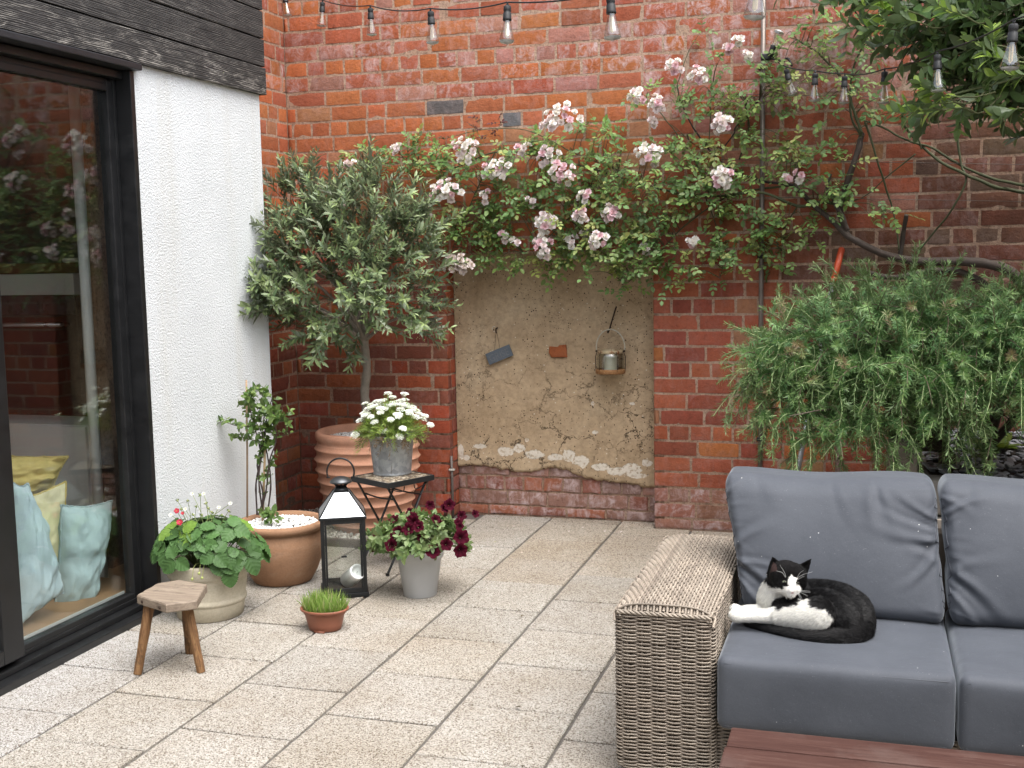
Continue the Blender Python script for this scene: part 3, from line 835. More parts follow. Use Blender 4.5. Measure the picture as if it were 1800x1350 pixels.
def ring_path(pts, rc, step):
    """polyline with rounded corners in plan, returns points, outward normals (left of travel), arc length"""
    pts = [np.array(p, float) for p in pts]; out = [pts[0]]
    for i in range(1, len(pts) - 1):
        a, b, c = pts[i - 1], pts[i], pts[i + 1]
        d1 = (a - b) / np.linalg.norm(a - b); d2 = (c - b) / np.linalg.norm(c - b)
        p1, p2 = b + d1 * rc, b + d2 * rc
        for t in np.linspace(0, 1, 7): out.append((1 - t) ** 2 * p1 + 2 * t * (1 - t) * b + t * t * p2)
    out.append(pts[-1]); out = np.array(out)
    L = np.r_[0, np.cumsum(np.linalg.norm(np.diff(out, axis=0), axis=1))]
    s = np.arange(0, L[-1], step)
    P = np.c_[np.interp(s, L, out[:, 0]), np.interp(s, L, out[:, 1])]
    t = np.gradient(P, axis=0); t /= np.linalg.norm(t, axis=1)[:, None]
    n = np.c_[t[:, 1], -t[:, 0]]
    return P, n, s
def wicker_arm(name, x0, x1, mirror=False):
    mb = MB()
    core = MB().add(*box(x0 + 0.012, x1 - 0.012, SYF + 0.012, SYB - 0.01, 0.03, AH - 0.014, 0.02))
    pts = [(x0, SYB), (x0, SYF), (x1, SYF), (x1, SYB)]
    P, n, s = ring_path(pts, 0.028, 0.0105)
    s0 = (SYB - SYF)
    n = -n if np.dot(n[len(n) // 2], [0, -1]) < 0 else n
    j = 0; z = 0.036
    while z < AH - 0.018:
        jit = r.normal(0, 0.0005, len(P))
        inset = 0.004 * (1 - min(1, (z - 0.036) / 0.02))
        path = np.c_[P - n * inset, z + jit + 0.0009 * np.sin(s * 9 + j)]
        c = np.array(WC[r.integers(4)]) * r.uniform(0.85, 1.15)
        strand(mb, path, np.c_[n, np.zeros(len(n))], s, 0.0042, 0.0415, PI * j + 0.3, 0.00255, c)
        j += 1; z += 0.00505
    # stakes showing in the gaps
    for k in range(int(s[-1] / 0.0415)):
        i = min(int((k * 0.0415 + 0.02) / 0.0105), len(P) - 1)
        q = P[i] - n[i] * 0.002
        mb.add(*tube([(q[0], q[1], 0.03), (q[0], q[1], AH - 0.02)], 0.0028, 5), np.array(WC[1]) * 0.8)
    # top: strands running front to back over cross stakes, domed profile
    w_ = x1 - x0; prof = []
    for t in np.linspace(0, 1, int((w_ + 0.04) / 0.0088)):
        u = -1 + 2 * t
        x = (x0 + x1) / 2 + np.sign(u) * abs(u) ** 0.93 * (w_ / 2 + 0.001)
        zz = AH - 0.026 * abs(u) ** 5 + 0.004 * (1 - u * u)
        prof.append((x, zz, u))
    ys = np.arange(SYF - 0.004, SYB, 0.0088)
    for k, (x, zz, u) in enumerate(prof):
        ed = np.clip((ys - SYF) / 0.022, 0, 1)
        dz = -0.02 * (1 - ed) ** 2
        bk = np.clip((ys - (SYB - 0.10)) / 0.10, 0, 1)
        dz = dz - 0.05 * bk ** 2
        path = np.c_[np.full(len(ys), x) + r.normal(0, 0.0003, len(ys)), ys, zz + dz]
        c = np.array(WC[r.integers(4)]) * r.uniform(0.95, 1.25)
        nn = np.array([0.5 * u * abs(u) ** 3, 0, 1.0]); nn /= np.linalg.norm(nn)
        strand(mb, path, np.tile(nn, (len(ys), 1)), ys, 0.0042, 0.0230, PI * k, 0.0040, c)
    pr = np.array(prof)
    for yk in np.arange(SYF + 0.0075, SYB, 0.0230):
        bkk = np.clip((yk - (SYB - 0.10)) / 0.10, 0, 1)
        mb.add(*tube(np.c_[pr[:, 0], np.full(len(pr), yk), pr[:, 1] - 0.001 - 0.05 * bkk ** 2][::2], 0.0036, 5), np.array(WC[1]) * 0.95)
    # braided edge along the front top
    for ph in (0, PI * 2 / 3, PI * 4 / 3):
        xx = np.linspace(x0 + 0.006, x1 - 0.006, 60)
        p = np.c_[xx, SYF - 0.003 + 0.0035 * np.cos((xx - x0) / 0.045 * 2 * PI + ph), AH - 0.0215 + 0.004 * np.sin((xx - x0) / 0.045 * 2 * PI + ph)]
        mb.add(*tube(p, 0.0031, 6), np.array(WC[2]))
    o = mb.build(name, M_wick, sofa)
    core.build('arm_core', M_wickback, o, smooth=False)
wicker_arm('arm', SX0, SX1)
SXR = 0.835
wicker_arm('arm', SXR + 0.012, SXR + 0.288)
# base under the seat and the back
mb = MB(); core = MB().add(*box(SX1 - 0.01, SXR + 0.02, SYF + 0.055, SYB - 0.01, 0.03, 0.185))
xx = np.arange(SX1 - 0.01, SXR + 0.02, 0.0105)
for j, z in enumerate(np.arange(0.036, 0.19, 0.00505)):
    strand(mb, np.c_[xx, np.full(len(xx), SYF + 0.045), np.full(len(xx), z)], np.tile([0, -1.0, 0], (len(xx), 1)), xx, 0.0032, 0.0415, PI * j, 0.00245, np.array(WC[r.integers(4)]) * r.uniform(0.85, 1.1))
o = mb.build('seat_base', M_wick, sofa); core.build('base_core', M_wickback, o, smooth=False)
mb = MB(); core = MB().add(*box(SX1 - 0.01, SXR + 0.02, SYB - 0.13, SYB - 0.012, 0.19, 0.60, 0.02))
xx = np.arange(SX1 - 0.01, SXR + 0.02, 0.0138)
for j, z in enumerate(np.arange(0.04, 0.60, 0.0076)):
    strand(mb, np.c_[xx, np.full(len(xx), SYB - 0.006), np.full(len(xx), z)], np.tile([0, 1.0, 0], (len(xx), 1)), xx, 0.0036, 0.0415, PI * j, 0.0037, np.array(WC[r.integers(4)]) * r.uniform(0.85, 1.1))
o = mb.build('back_frame', M_wick, sofa); core.build('back_core', M_wickback, o, smooth=False)
for x in (SX0 + 0.05, SX1 - 0.05, SXR + 0.06, SXR + 0.25):
    for y in (SYF + 0.06, SYB - 0.06):
        MB().add(*lathe([(0.0, 0.0), (0.022, 0.0), (0.024, 0.004), (0.022, 0.034), (0.0, 0.034)], 14, (x, y, 0))).build('foot', M_black, sofa)

# cushions
def m_cushion():
    m, nt, b, tc, out = new_mat('slate blue outdoor fabric')
    n = noise_(nt, tc, 5, 5, 0.6)
    cc = ramp(nt, n, [(0.3, (0.062, 0.069, 0.083)), (0.7, (0.080, 0.088, 0.104))])
    n2 = noise_(nt, tc, 420, 3, 0.7)
    cc = mixc(nt, 1.0, cc, ramp(nt, n2, [(0.35, 0.85), (0.6, 1.0)]), 'MULTIPLY')
    mp = nd(nt, 'Mapping', {'Vector': tc, 'Scale': (22, 22, 60), 'Rotation': (0.3, 0.2, 0.6)}).outputs[0]
    hair = ramp(nt, noise_(nt, mp, 4, 2, 0.5, 2.5), [(0.70, 0.0), (0.74, 0.4)])
    cc = mixc(nt, hair, cc, (0.30, 0.31, 0.32))
    vs = nd(nt, 'TexVoronoi', {'Vector': tc, 'Scale': 42.0}); ss = nd(nt, 'SeparateColor', {0: vs.outputs['Color']})
    lint = math_(nt, 'MULTIPLY', math_(nt, 'LESS_THAN', vs.outputs['Distance'], 0.075), math_(nt, 'GREATER_THAN', ss.outputs[0], 0.90))
    cc = mixc(nt, lint, cc, (0.5, 0.5, 0.48))
    nt.links.new(cc, b.inputs['Base Color'])
    b.inputs['Roughness'].default_value = 0.66
    b.inputs['Specular IOR Level'].default_value = 0.3
    b.inputs['Sheen Weight'].default_value = 0.4
    b.inputs['Sheen Roughness'].default_value = 0.35
    b.inputs['Sheen Tint'].default_value = (0.86, 0.93, 1.0, 1.0)
    wv = nd(nt, 'TexWave', {'Vector': tc, 'Scale': 260.0}, bands_direction='X').outputs[1]
    wv2 = nd(nt, 'TexWave', {'Vector': tc, 'Scale': 260.0}, bands_direction='Z').outputs[1]
    h = math_(nt, 'ADD', math_(nt, 'MULTIPLY', math_(nt, 'ADD', wv, wv2), 0.03), noise_(nt, tc, 18, 4, 0.55))
    bump_(nt, b, h, 0.3, 0.006)
    return m
M_cush = m_cushion()
M_pipe = mat('cushion seam', (0.06, 0.065, 0.078), 0.6)
def folds_disp(p, folds):
    """p (N,2) in the face plane; folds: (x,y,angle,length,width,depth)"""
    d = np.zeros(len(p))
    for (x, y, a, L, wd, dp) in folds:
        ca, sa = math.cos(a), math.sin(a)
        u = (p[:, 0] - x) * ca + (p[:, 1] - y) * sa
        v = -(p[:, 0] - x) * sa + (p[:, 1] - y) * ca + 0.05 * L * np.sin(u / L * 4 + x * 9)
        ww = wd * (0.6 + 0.9 * np.clip(u / L, 0, 1))
        env = np.clip(1 - u / L, 0, 1) ** 1.2 * np.clip(u / (0.08 * L) + 1, 0, 1)
        d += dp * env * (np.exp(-(v / ww) ** 2) - 0.55 * np.exp(-((v - 1.6 * ww) / ww) ** 2))
    return d
def back_cushion(xa0, xa1, xb0, xb1, seed, label):
    """bottom span xa0..xa1, top span xb0..xb1; leans back on the frame"""
    rr = np.random.default_rng(seed)
    H, T = 0.392, 0.20
    p, f, nrm, uv = roundbox((0.5, T / 2, H / 2), 0.05, (90, 14, 66))
    a, b2, c = p[:, 0] / 0.5, p[:, 1] / (T / 2), p[:, 2] / (H / 2)
    puff = (1 - np.abs(a) ** 3.0) * (1 - np.abs(c) ** 2.6)
    front = np.clip(-b2, 0, 1)
    d = 0.022 * puff * np.sign(b2) * np.abs(b2)
    fl = []
    W = xa1 - xa0
    for k in range(9):
        side = -1 if k % 2 else 1
        y0 = rr.uniform(-0.30, 0.5) * H; ang = (0.0 if side < 0 else PI) + side * rr.uniform(-0.9, 0.55)
        fl.append((side * 0.5 * W * 0.98, y0, ang, rr.uniform(0.10, 0.26), rr.uniform(0.007, 0.014), rr.choice([-1, 1]) * rr.uniform(0.004, 0.009)))
    for k in range(16):
        side = -1 if k % 2 else 1
        fl.append((side * 0.5 * W, rr.uniform(-0.42, 0.40) * H, (0.0 if side < 0 else PI) + side * rr.uniform(-0.7, 0.7), rr.uniform(0.05, 0.14), rr.uniform(0.003, 0.007), rr.choice([-1, 1]) * rr.uniform(0.0015, 0.004)))
    for k in range(5):
        fl.append((rr.uniform(-0.42, 0.42) * W, 0.5 * H, -PI / 2 + rr.uniform(-0.35, 0.35), rr.uniform(0.1, 0.2), rr.uniform(0.010, 0.018), rr.choice([-1, 1]) * rr.uniform(0.003, 0.006)))
    fl.append((-0.5 * W, -0.06, -0.75, 0.24, 0.016, -0.014)); fl.append((-0.5 * W, -0.10, -0.95, 0.2, 0.012, 0.010))
    fl.append((0.5 * W, 0.04, PI + 0.75, 0.22, 0.012, -0.007)); fl.append((0.5 * W, 0.00, PI + 0.6, 0.2, 0.010, 0.006))
    q2 = np.c_[a * 0.5 * W, c * H / 2]
    fd = folds_disp(q2, fl)
    big = fbm(np.c_[q2 * 5, np.full(len(q2), seed)], 3, 2) * 0.006
    yy = p[:, 1] + d - front * (fd + big)
    tt = (c + 1) / 2
    x0 = xa0 + (xb0 - xa0) * tt; x1 = xa1 + (xb1 - xa1) * tt
    sag = 0.006 * np.sin(a * PI * 1.2 + 2) * np.clip(c, 0, 1)
    X = (x0 + x1) / 2 + a * (x1 - x0) / 2 * (1 - 0.02 * (1 - np.abs(c)) + 0.0) + (np.abs(a) > 0.93) * vn(np.c_[q2 * 25, p[:, 1]], seed) * 0.004
    Z = 0.402 + (c + 1) / 2 * H * (0.985 + 0.015 * (1 - np.abs(a) ** 6)) - sag
    lean = 0.16 * (tt ** 1.1)
    Y = 3.575 + yy + lean
    # topmost edge rolls back a little
    o = MB().add(np.c_[X, Y, Z], f).build('back_cushion', M_cush, origin=((xa0 + xa1) / 2, 3.6, 0.402))
    tag(o, label, 'cushion', 'back cushions of the rattan sofa')
    # piped seams round the two end panels
    for sgn in (-1,):
        for e in (-0.985, 0.985):
            i = np.where((np.abs(a - e) < 0.02) & (b2 < -0.6))[0]
            if len(i) > 6:
                i = i[np.argsort(Z[i])]
                zz = np.linspace(Z[i].min() + 0.03, Z[i].max() - 0.03, 40)
                MB().add(*tube(np.c_[np.interp(zz, Z[i], X[i]), np.interp(zz, Z[i], Y[i]) - 0.001, zz], 0.0022, 5)).build('seam', M_pipe, o)
    return o
back_cushion(-0.352, 0.236, -0.432, 0.204, 4, 'slate blue back cushion behind the cat')
back_cushion(0.244, 0.832, 0.214, 0.846, 9, 'slate blue back cushion right of the one behind the cat')
def seat_cushion(x0, x1, seed, label, dent=None):
    y0, y1, z0, z1 = 3.085, 3.72, 0.192, 0.398
    p, f, nrm, uv = roundbox(((x1 - x0) / 2, (y1 - y0) / 2, (z1 - z0) / 2), 0.024, (50, 50, 18))
    hx, hy, hz = (x1 - x0) / 2, (y1 - y0) / 2, (z1 - z0) / 2
    a, b2, c = p[:, 0] / hx, p[:, 1] / hy, p[:, 2] / hz
    top = np.clip(c, 0, 1)
    Z = p[:, 2] + top * 0.012 * (1 - np.abs(a) ** 3) * (1 - np.abs(b2) ** 3) + fbm(np.c_[p[:, :2] * 5, np.full(len(p), seed)], 2, 3) * 0.004 * top
    X = p[:, 0]; Y = p[:, 1] - 0.010 * (1 - a ** 4) * (1 - c ** 4) * (b2 < 0) * np.abs(b2) ** 3 + fbm(p * 6, seed, 2) * 0.003
    P = np.c_[X + (x0 + x1) / 2, Y + (y0 + y1) / 2, Z + (z0 + z1) / 2]
    if dent is not None:
        dd = np.exp(-(((P[:, 0] - dent[0]) / 0.17) ** 2 + ((P[:, 1] - dent[1]) / 0.1) ** 2))
        P[:, 2] -= 0.018 * dd * top
    o = MB().add(P, f).build('seat_cushion', M_cush, origin=((x0 + x1) / 2, 3.4, z0))
    tag(o, label, 'cushion', 'seat cushions of the rattan sofa')
    for z_ in (z1 - 0.016, z0 + 0.014):
        xs_ = np.linspace(x0 + 0.02, x1 - 0.02, 30)
        MB().add(*tube(np.c_[xs_, np.full(30, y0 - 0.0015 + 0.002), np.full(30, z_)], 0.0016, 5)).build('seam', M_pipe, o)
    return o
seat_cushion(-0.378, 0.234, 5, 'slate blue seat cushion with the cat lying on it', (-0.1, 3.36))
seat_cushion(0.242, 0.834, 8, 'slate blue seat cushion next to the one with the cat on it')

# ------------------------------------------------------------------ hardwood coffee table
tb = thing('coffee_table', (0.2, 2.2, 0.0), 'low weathered reddish hardwood slatted table in front of the sofa', 'table')
def m_hardwood():
    m, nt, b, tc, out = new_mat('weathered red hardwood')
    mp = nd(nt, 'Mapping', {'Vector': tc, 'Scale': (1.2, 16, 16)}).outputs[0]
    n = noise_(nt, mp, 2.6, 7, 0.72, 1.2)
    cc = ramp(nt, n, [(0.25, (0.036, 0.014, 0.011)), (0.5, (0.066, 0.030, 0.023)), (0.72, (0.102, 0.056, 0.045))])
    n2 = noise_(nt, tc, 4.5, 5, 0.65)
    cc = mixc(nt, ramp(nt, n2, [(0.5, 0.0), (0.75, 0.5)]), cc, (0.135, 0.098, 0.085))
    mp2 = nd(nt, 'Mapping', {'Vector': tc, 'Scale': (4, 60, 60)}).outputs[0]
    sc = ramp(nt, noise_(nt, mp2, 3, 4, 0.7), [(0.66, 0.0), (0.74, 0.7)])
    cc = mixc(nt, sc, cc, (0.21, 0.15, 0.125))
    nt.links.new(cc, b.inputs['Base Color'])
    b.inputs['Roughness'].default_value = 0.7
    b.inputs['Specular IOR Level'].default_value = 0.2
    bump_(nt, b, n, 0.3, 0.003)
    return m
M_hard = m_hardwood()
TX0, TX1, TY1, TZ = -0.285, 0.78, 2.575, 0.42
y = TY1
for k in range(6):
    MB().add(*box(TX0 + (0.0 if k else 0.003), TX1, y - 0.1035, y - 0.0015 * (k > 0), TZ - 0.026 - 0.001 * (k % 2), TZ, 0.005, 2)).build('slat', M_hard, tb, smooth=False)
    y -= 0.1065
fr = MB()
fr.add(*box(TX0 + 0.06, TX1 - 0.06, TY1 - 0.09, TY1 - 0.06, TZ - 0.10, TZ - 0.027, 0.004)); fr.add(*box(TX0 + 0.06, TX1 - 0.06, y + 0.06, y + 0.09, TZ - 0.10, TZ - 0.027, 0.004))
fr.add(*box(TX0 + 0.06, TX0 + 0.09, y + 0.091, TY1 - 0.091, TZ - 0.10, TZ - 0.027, 0.004)); fr.add(*box(TX1 - 0.09, TX1 - 0.06, y + 0.091, TY1 - 0.091, TZ - 0.10, TZ - 0.027, 0.004))
fr.build('apron', M_hard, tb, smooth=False)
for x in (TX0 + 0.03, TX1 - 0.09):
    for yy in (TY1 - 0.059, y + 0.001):
        MB().add(*box(x, x + 0.058, yy, yy + 0.055, 0.0, TZ - 0.101, 0.005)).build('leg', M_hard, tb, smooth=False)
# ------------------------------------------------------------------ pots and small things on the paving
UP = np.array([0, 0, 1.0])
def mat_terracotta(name, base, bloom, stain=(0.2, 0.12, 0.08), streak=1.0):
    m, nt, b, tc, out = new_mat(name)
    n = noise_(nt, tc, 5, 6, 0.65, 0.3)
    cc = ramp(nt, n, [(0.3, tuple(x * 0.78 for x in base)), (0.55, base), (0.75, tuple(min(1, x * 1.12) for x in base))])
    mp = nd(nt, 'Mapping', {'Vector': tc, 'Scale': (1, 1, 3.5 * streak)}).outputs[0]
    cc = mixc(nt, ramp(nt, noise_(nt, mp, 4, 6, 0.7, 0.8), [(0.5, 0.0), (0.72, 0.55)]), cc, bloom)
    cc = mixc(nt, ramp(nt, noise_(nt, tc, 7, 6, 0.7, 1.0), [(0.58, 0.0), (0.8, 0.6)]), cc, stain)
    cc = mixc(nt, 1.0, cc, ramp(nt, noise_(nt, tc, 120, 3), [(0.3, 0.86), (0.6, 1.0)]), 'MULTIPLY')
    nt.links.new(cc, b.inputs['Base Color'])
    b.inputs['Roughness'].default_value = 0.8
    b.inputs['Specular IOR Level'].default_value = 0.3
    bump_(nt, b, noise_(nt, tc, 60, 5, 0.7), 0.25, 0.003)
    return m
M_terra = mat_terracotta('terracotta', (0.32, 0.178, 0.102), (0.40, 0.28, 0.195), (0.15, 0.085, 0.05))
M_ribbed = mat_terracotta('ribbed terracotta', (0.55, 0.285, 0.185), (0.58, 0.37, 0.275), (0.44, 0.215, 0.135))
M_cream = mat_terracotta('cream glazed clay', (0.50, 0.45, 0.345), (0.56, 0.52, 0.43), (0.36, 0.31, 0.22))
M_soil = mat('dark soil', (0.035, 0.025, 0.018), 0.95, var=0.5, vs=60, bump=0.8, bs=90, bd=0.01)
M_peb = mat('white pebbles', None, 0.6, var=0.1, vs=50, bump=0.2)
def pebbles(c, R, z, n, size, cols, sd):
    rr = np.random.default_rng(sd)
    bm = bmesh.new(); bmesh.ops.create_icosphere(bm, subdivisions=1, radius=1.0)
    bm.verts.ensure_lookup_table(); bm.verts.index_update()
    tv = np.array([q.co[:] for q in bm.verts]); tf = np.array([[x.index for x in f.verts] for f in bm.faces]); bm.free()
    a = rr.uniform(0, 2 * PI, n); rad = R * np.sqrt(rr.uniform(0, 1, n))
    pos = np.c_[c[0] + rad * np.cos(a), c[1] + rad * np.sin(a), z + rr.uniform(-0.004, 0.006, n)]
    mb = MB()
    Rm = frames(rr.normal(size=(n, 3)), rr.normal(size=(n, 3))) * rr.uniform(0.55, 1.1, (n, 1, 3))
    inst(mb, (tv, tf), pos, Rm, size * rr.uniform(0.6, 1.1, n), np.asarray(cols)[rr.integers(len(cols), size=n)] * rr.uniform(0.85, 1.05, (n, 1)))
    return mb
WHITE_P = [(0.78, 0.77, 0.74), (0.70, 0.69, 0.66), (0.82, 0.81, 0.79)]
def soil_disc(c, R, z, n=40):
    a = np.arange(n) / n * 2 * PI; v = [[c[0], c[1], z + 0.004]]; f = []
    for k, rr_ in enumerate((0.4, 0.75, 1.0)):
        for x in a: v.append([c[0] + R * rr_ * math.cos(x), c[1] + R * rr_ * math.sin(x), z + 0.004 * math.sin(3 * x + k)])
    for i in range(n): f.append((0, 1 + i, 1 + (i + 1) % n))
    for k in range(2):
        for i in range(n): f.append((1 + k * n + i, 1 + (k + 1) * n + i, 1 + (k + 1) * n + (i + 1) % n, 1 + k * n + (i + 1) % n))
    return v, f

# ---- olive tree in the ribbed pot
oc = np.array([-2.63, 5.835, 0.0])
olive = thing('potted_olive_tree', oc, 'olive tree with rounded grey green crown in a big ribbed terracotta pot by the corner', 'potted tree')
prof = [(0.0, 0.0), (0.20, 0.0)]
nr = 8
for k in range(nr * 12 + 1):
    t_ = k / (nr * 12)
    z = 0.015 + t_ * 0.475
    R_ = 0.205 + 0.083 * math.sin(min(1, t_ * 1.05) * PI / 2) ** 0.9 - 0.012 * max(0, t_ - 0.75) * 4 * 0.6
    prof.append((R_ + 0.0135 * (abs(math.cos(t_ * nr * PI)) ** 0.75 * -1 + 0.6), z))
prof += [(0.270, 0.494), (0.279, 0.508), (0.284, 0.527), (0.281, 0.544), (0.270, 0.553), (0.252, 0.553), (0.244, 0.545), (0.240, 0.50), (0.236, 0.47)]
MB().add(*lathe(prof, 72, oc)).build('pot', M_ribbed, olive)
so_ = MB().add(*soil_disc(oc, 0.24, 0.492)).build('soil', M_soil, olive)
pebbles(oc, 0.235, 0.503, 900, 0.011, WHITE_P + [(0.5, 0.47, 0.44)], 3).build('pebbles', M_peb, olive)
M_bark = mat('olive bark', (0.33, 0.29, 0.235), 0.9, var=0.4, vs=24, bump=0.6, bs=45, bd=0.01)
tp = [at(648, 770, 5.84), at(644, 720, 5.835), at(641, 690, 5.83), at(645, 650, 5.83), at(642, 615, 5.825), at(640, 590, 5.82)]
tk = MB()
path = smooth_path(tp, 30); path[0, 2] = 0.48
tk.add(*tube(path, np.interp(np.linspace(0, 1, 30), [0, 0.1, 1], [0.034, 0.026, 0.021]) * (1 + 0.06 * np.sin(np.arange(30) * 1.7)), 12))
fork = tp[-1]
OB = [(530, 420, 75, 5.56), (570, 360, 62, 5.66), (640, 420, 95, 5.60), (500, 520, 58, 5.42), (720, 430, 58, 5.70), (600, 520, 100, 5.46), (735, 560, 36, 5.64), (515, 340, 34, 5.66), (662, 340, 38, 5.74), (690, 500, 70, 5.56), (468, 515, 36, 5.20), (560, 575, 46, 5.48), (610, 430, 85, 5.78), (715, 390, 40, 5.78), (490, 440, 45, 5.36), (462, 532, 20, 5.16)]
OBw = [(at(x, y, Y), rr_ / 320.0) for (x, y, rr_, Y) in OB]
for (c_, R_) in OBw:
    mid = fork + (c_ - fork) * 0.45 + np.array([0, 0, 0.03])
    pth = smooth_path([fork - [0, 0, 0.03], mid, c_ + rdir(1)[0] * R_ * 0.3], 12)
    tk.add(*tube(pth, np.linspace(0.012, 0.0035, 12), 6))
lv = MB(); leafT = leaf_tmpl(0.066, 0.0185, 3, 0.2, -0.12, 0.5)
ctr = fork + np.array([0, 0, 0.28])
POS, DIR, UPV, SC, CC = [], [], [], [], []
def twig(base, d, L, nlv, mb_t, bank, lscale=1.0, ang=(0.5, 1.0), droop=-0.15, rad=0.0022):
    t = np.linspace(0, 1, 6)[:, None]
    side = np.cross(d, rdir(1)[0]); side /= np.linalg.norm(side) + 1e-9
    p = base + d * L * t + side * (0.12 * L) * np.sin(t * 2.5) + UP * droop * L * t ** 2
    mb_t.add(*tube(p, np.linspace(rad, rad * 0.35, 6), 4, cap=False), bank.get('wood', (0.2, 0.2, 0.12)))
    s = np.linspace(0.12, 1.0, nlv)
    q = np.stack([np.interp(s, t[:, 0], p[:, k]) for k in range(3)], 1)
    tg = np.stack([np.interp(s, t[:, 0], np.gradient(p[:, k])) for k in range(3)], 1); tg /= np.linalg.norm(tg, axis=1)[:, None]
    perp = np.cross(tg, rdir(1)[0]); perp /= np.linalg.norm(perp, axis=1)[:, None]
    per2 = np.cross(tg, perp)
    for sg in (1, -1):
        az = np.arange(nlv) * PI / 2 + rng.normal(0, 0.35, nlv)
        o = (np.cos(az)[:, None] * perp + np.sin(az)[:, None] * per2) * sg
        an = rng.uniform(ang[0], ang[1], nlv)[:, None]
        dd = tg * np.cos(an) + o * np.sin(an)
        bank['p'].append(q); bank['d'].append(dd); bank['u'].append(tg * 1.0 + o * -0.3 + UP * 0.6 + rdir(nlv) * 0.3)
        bank['s'].append(lscale * rng.uniform(0.65, 1.1, nlv) * np.interp(s, [0, .25, .8, 1], [.75, 1, .95, .6]))
        tip = np.clip((s - 0.55) / 0.45, 0, 1)[:, None] * rng.uniform(0, 1)
        bank['c'].append(vary(bank['col'], nlv, 0.28, 0.1) * (1 - tip) + np.array(bank['tip'])[None] * tip)
def new_bank(col, tip, wood): return {'p': [], 'd': [], 'u': [], 's': [], 'c': [], 'col': col, 'tip': tip, 'wood': wood}
def flush(bank, mb, tmpl):
    inst(mb, tmpl, np.vstack(bank['p']), frames(np.vstack(bank['d']), np.vstack(bank['u'])), np.concatenate(bank['s']), np.vstack(bank['c']))
bank = new_bank((0.128, 0.172, 0.084), (0.27, 0.36, 0.125), (0.17, 0.165, 0.10))
tw = MB()
for (c_, R_), (x, y, rp, Y) in zip(OBw, OB):
    for k in range(int(42 * (rp / 80) ** 2) + 9):
        dd = rdir(1)[0]; dd[2] = dd[2] * 0.9 + 0.1
        rad_ = R_ * rng.uniform(0.15, 1.0) ** 0.5
        b_ = c_ + dd * rad_ * 0.85
        if b_[1] > YW - 0.10: b_[1] = YW - 0.10 - rng.uniform(0, 0.1)
        if b_[0] < XH + 0.06 and b_[1] < YE + 0.14: b_[0] = XH + 0.06 + rng.uniform(0, .05)
        out = b_ - ctr; out /= np.linalg.norm(out)
        g_ = out * 0.7 + dd * 0.4 + UP * (0.42 if b_[2] > 1.05 else 0.0) + rdir(1)[0] * 0.35
        g_ /= np.linalg.norm(g_)
        if b_[1] > YW - 0.22 and g_[1] > 0: g_[1] *= -0.3
        twig(b_, g_, rng.uniform(0.10, 0.24), rng.integers(8, 13), tw, bank, rng.uniform(0.75, 1.1))
for (x, y, x2, y2, Y) in ((505, 350, 497, 282, 5.85), (510, 345, 513, 300, 5.85), (665, 340, 668, 268, 5.9), (668, 340, 655, 290, 5.9), (452, 520, 425, 512, 5.1), (740, 560, 778, 585, 5.74), (735, 575, 775, 605, 5.72), (475, 400, 446, 388, 5.16), (720, 420, 775, 440, 5.74), (590, 350, 590, 318, 5.84), (730, 520, 768, 500, 5.74), (548, 345, 540, 300, 5.84), (610, 600, 618, 635, 5.76), (478, 460, 446, 466, 5.14), (715, 350, 735, 318, 5.86)):
    a_, b_ = at(x, y, Y), at(x2, y2, Y)
    L_ = np.linalg.norm(b_ - a_)
    twig(a_, (b_ - a_) / L_, L_, max(7, int(L_ / 0.016)), tw, bank, 0.95, (0.4, 0.8), 0.0)
flush(bank, lv, leafT)
tw2 = tk.build('trunk', M_bark, olive)
M_olive = leafmat('olive leaf', 0.42, 0.16, (0.20, 0.225, 0.17))
M_twig = mat('green twig', None, 0.7, var=0.2)
o_ = lv.build('crown', M_olive, olive)
tw.build('twigs', M_twig, o_)
# pale flower buds
n = 420; ci = rng.integers(len(OBw), size=60)
cl_ = np.array([OBw[i][0] + rdir(1)[0] * OBw[i][1] * 0.85 for i in ci]); cl_[:, 1] = np.minimum(cl_[:, 1], YW - 0.08)
pos = cl_[rng.integers(60, size=n)] + rng.normal(0, 0.014, (n, 3))
bm = bmesh.new(); bmesh.ops.create_icosphere(bm, subdivisions=1, radius=1.0); bm.verts.ensure_lookup_table(); bm.verts.index_update()
ICO = (np.array([q.co[:] for q in bm.verts]), np.array([[x.index for x in f.verts] for f in bm.faces])); bm.free()
fb = MB(); inst(fb, ICO, pos, frames(rdir(n), rdir(n)), rng.uniform(0.0018, 0.0035, n), vary((0.36, 0.38, 0.16), n, .2)); fb.build('flower_buds', M_twig, o_)['kind'] = 'stuff'

# ---- gravel strip and edging behind
mb = MB()
n = 5200; rr = np.random.default_rng(5)
pos = np.c_[rr.uniform(-3.2, -2.28, n), rr.uniform(5.425, 6.15, n), rr.uniform(-0.008, 0.012, n)]
pos = pos[((pos[:, 0] - oc[0]) ** 2 + (pos[:, 1] - oc[1]) ** 2 > 0.19 ** 2)]
n = len(pos)
inst(mb, ICO, pos, frames(rr.normal(size=(n, 3)), rr.normal(size=(n, 3))) * rr.uniform(0.5, 1.1, (n, 1, 3)), rr.uniform(0.007, 0.015, n), pick([(0.42, 0.38, 0.33), (0.30, 0.27, 0.24), (0.55, 0.52, 0.47), (0.16, 0.13, 0.11)], [4, 3, 2, 2], n))
tag(mb.build('gravel', M_peb), 'pale gravel strip round the foot of the ribbed pot', 'gravel', kind='stuff')
ed = thing('edging_strip', (-2.6, 5.41, 0), 'dark timber edging board between paving and gravel by the ribbed pot', 'edging')
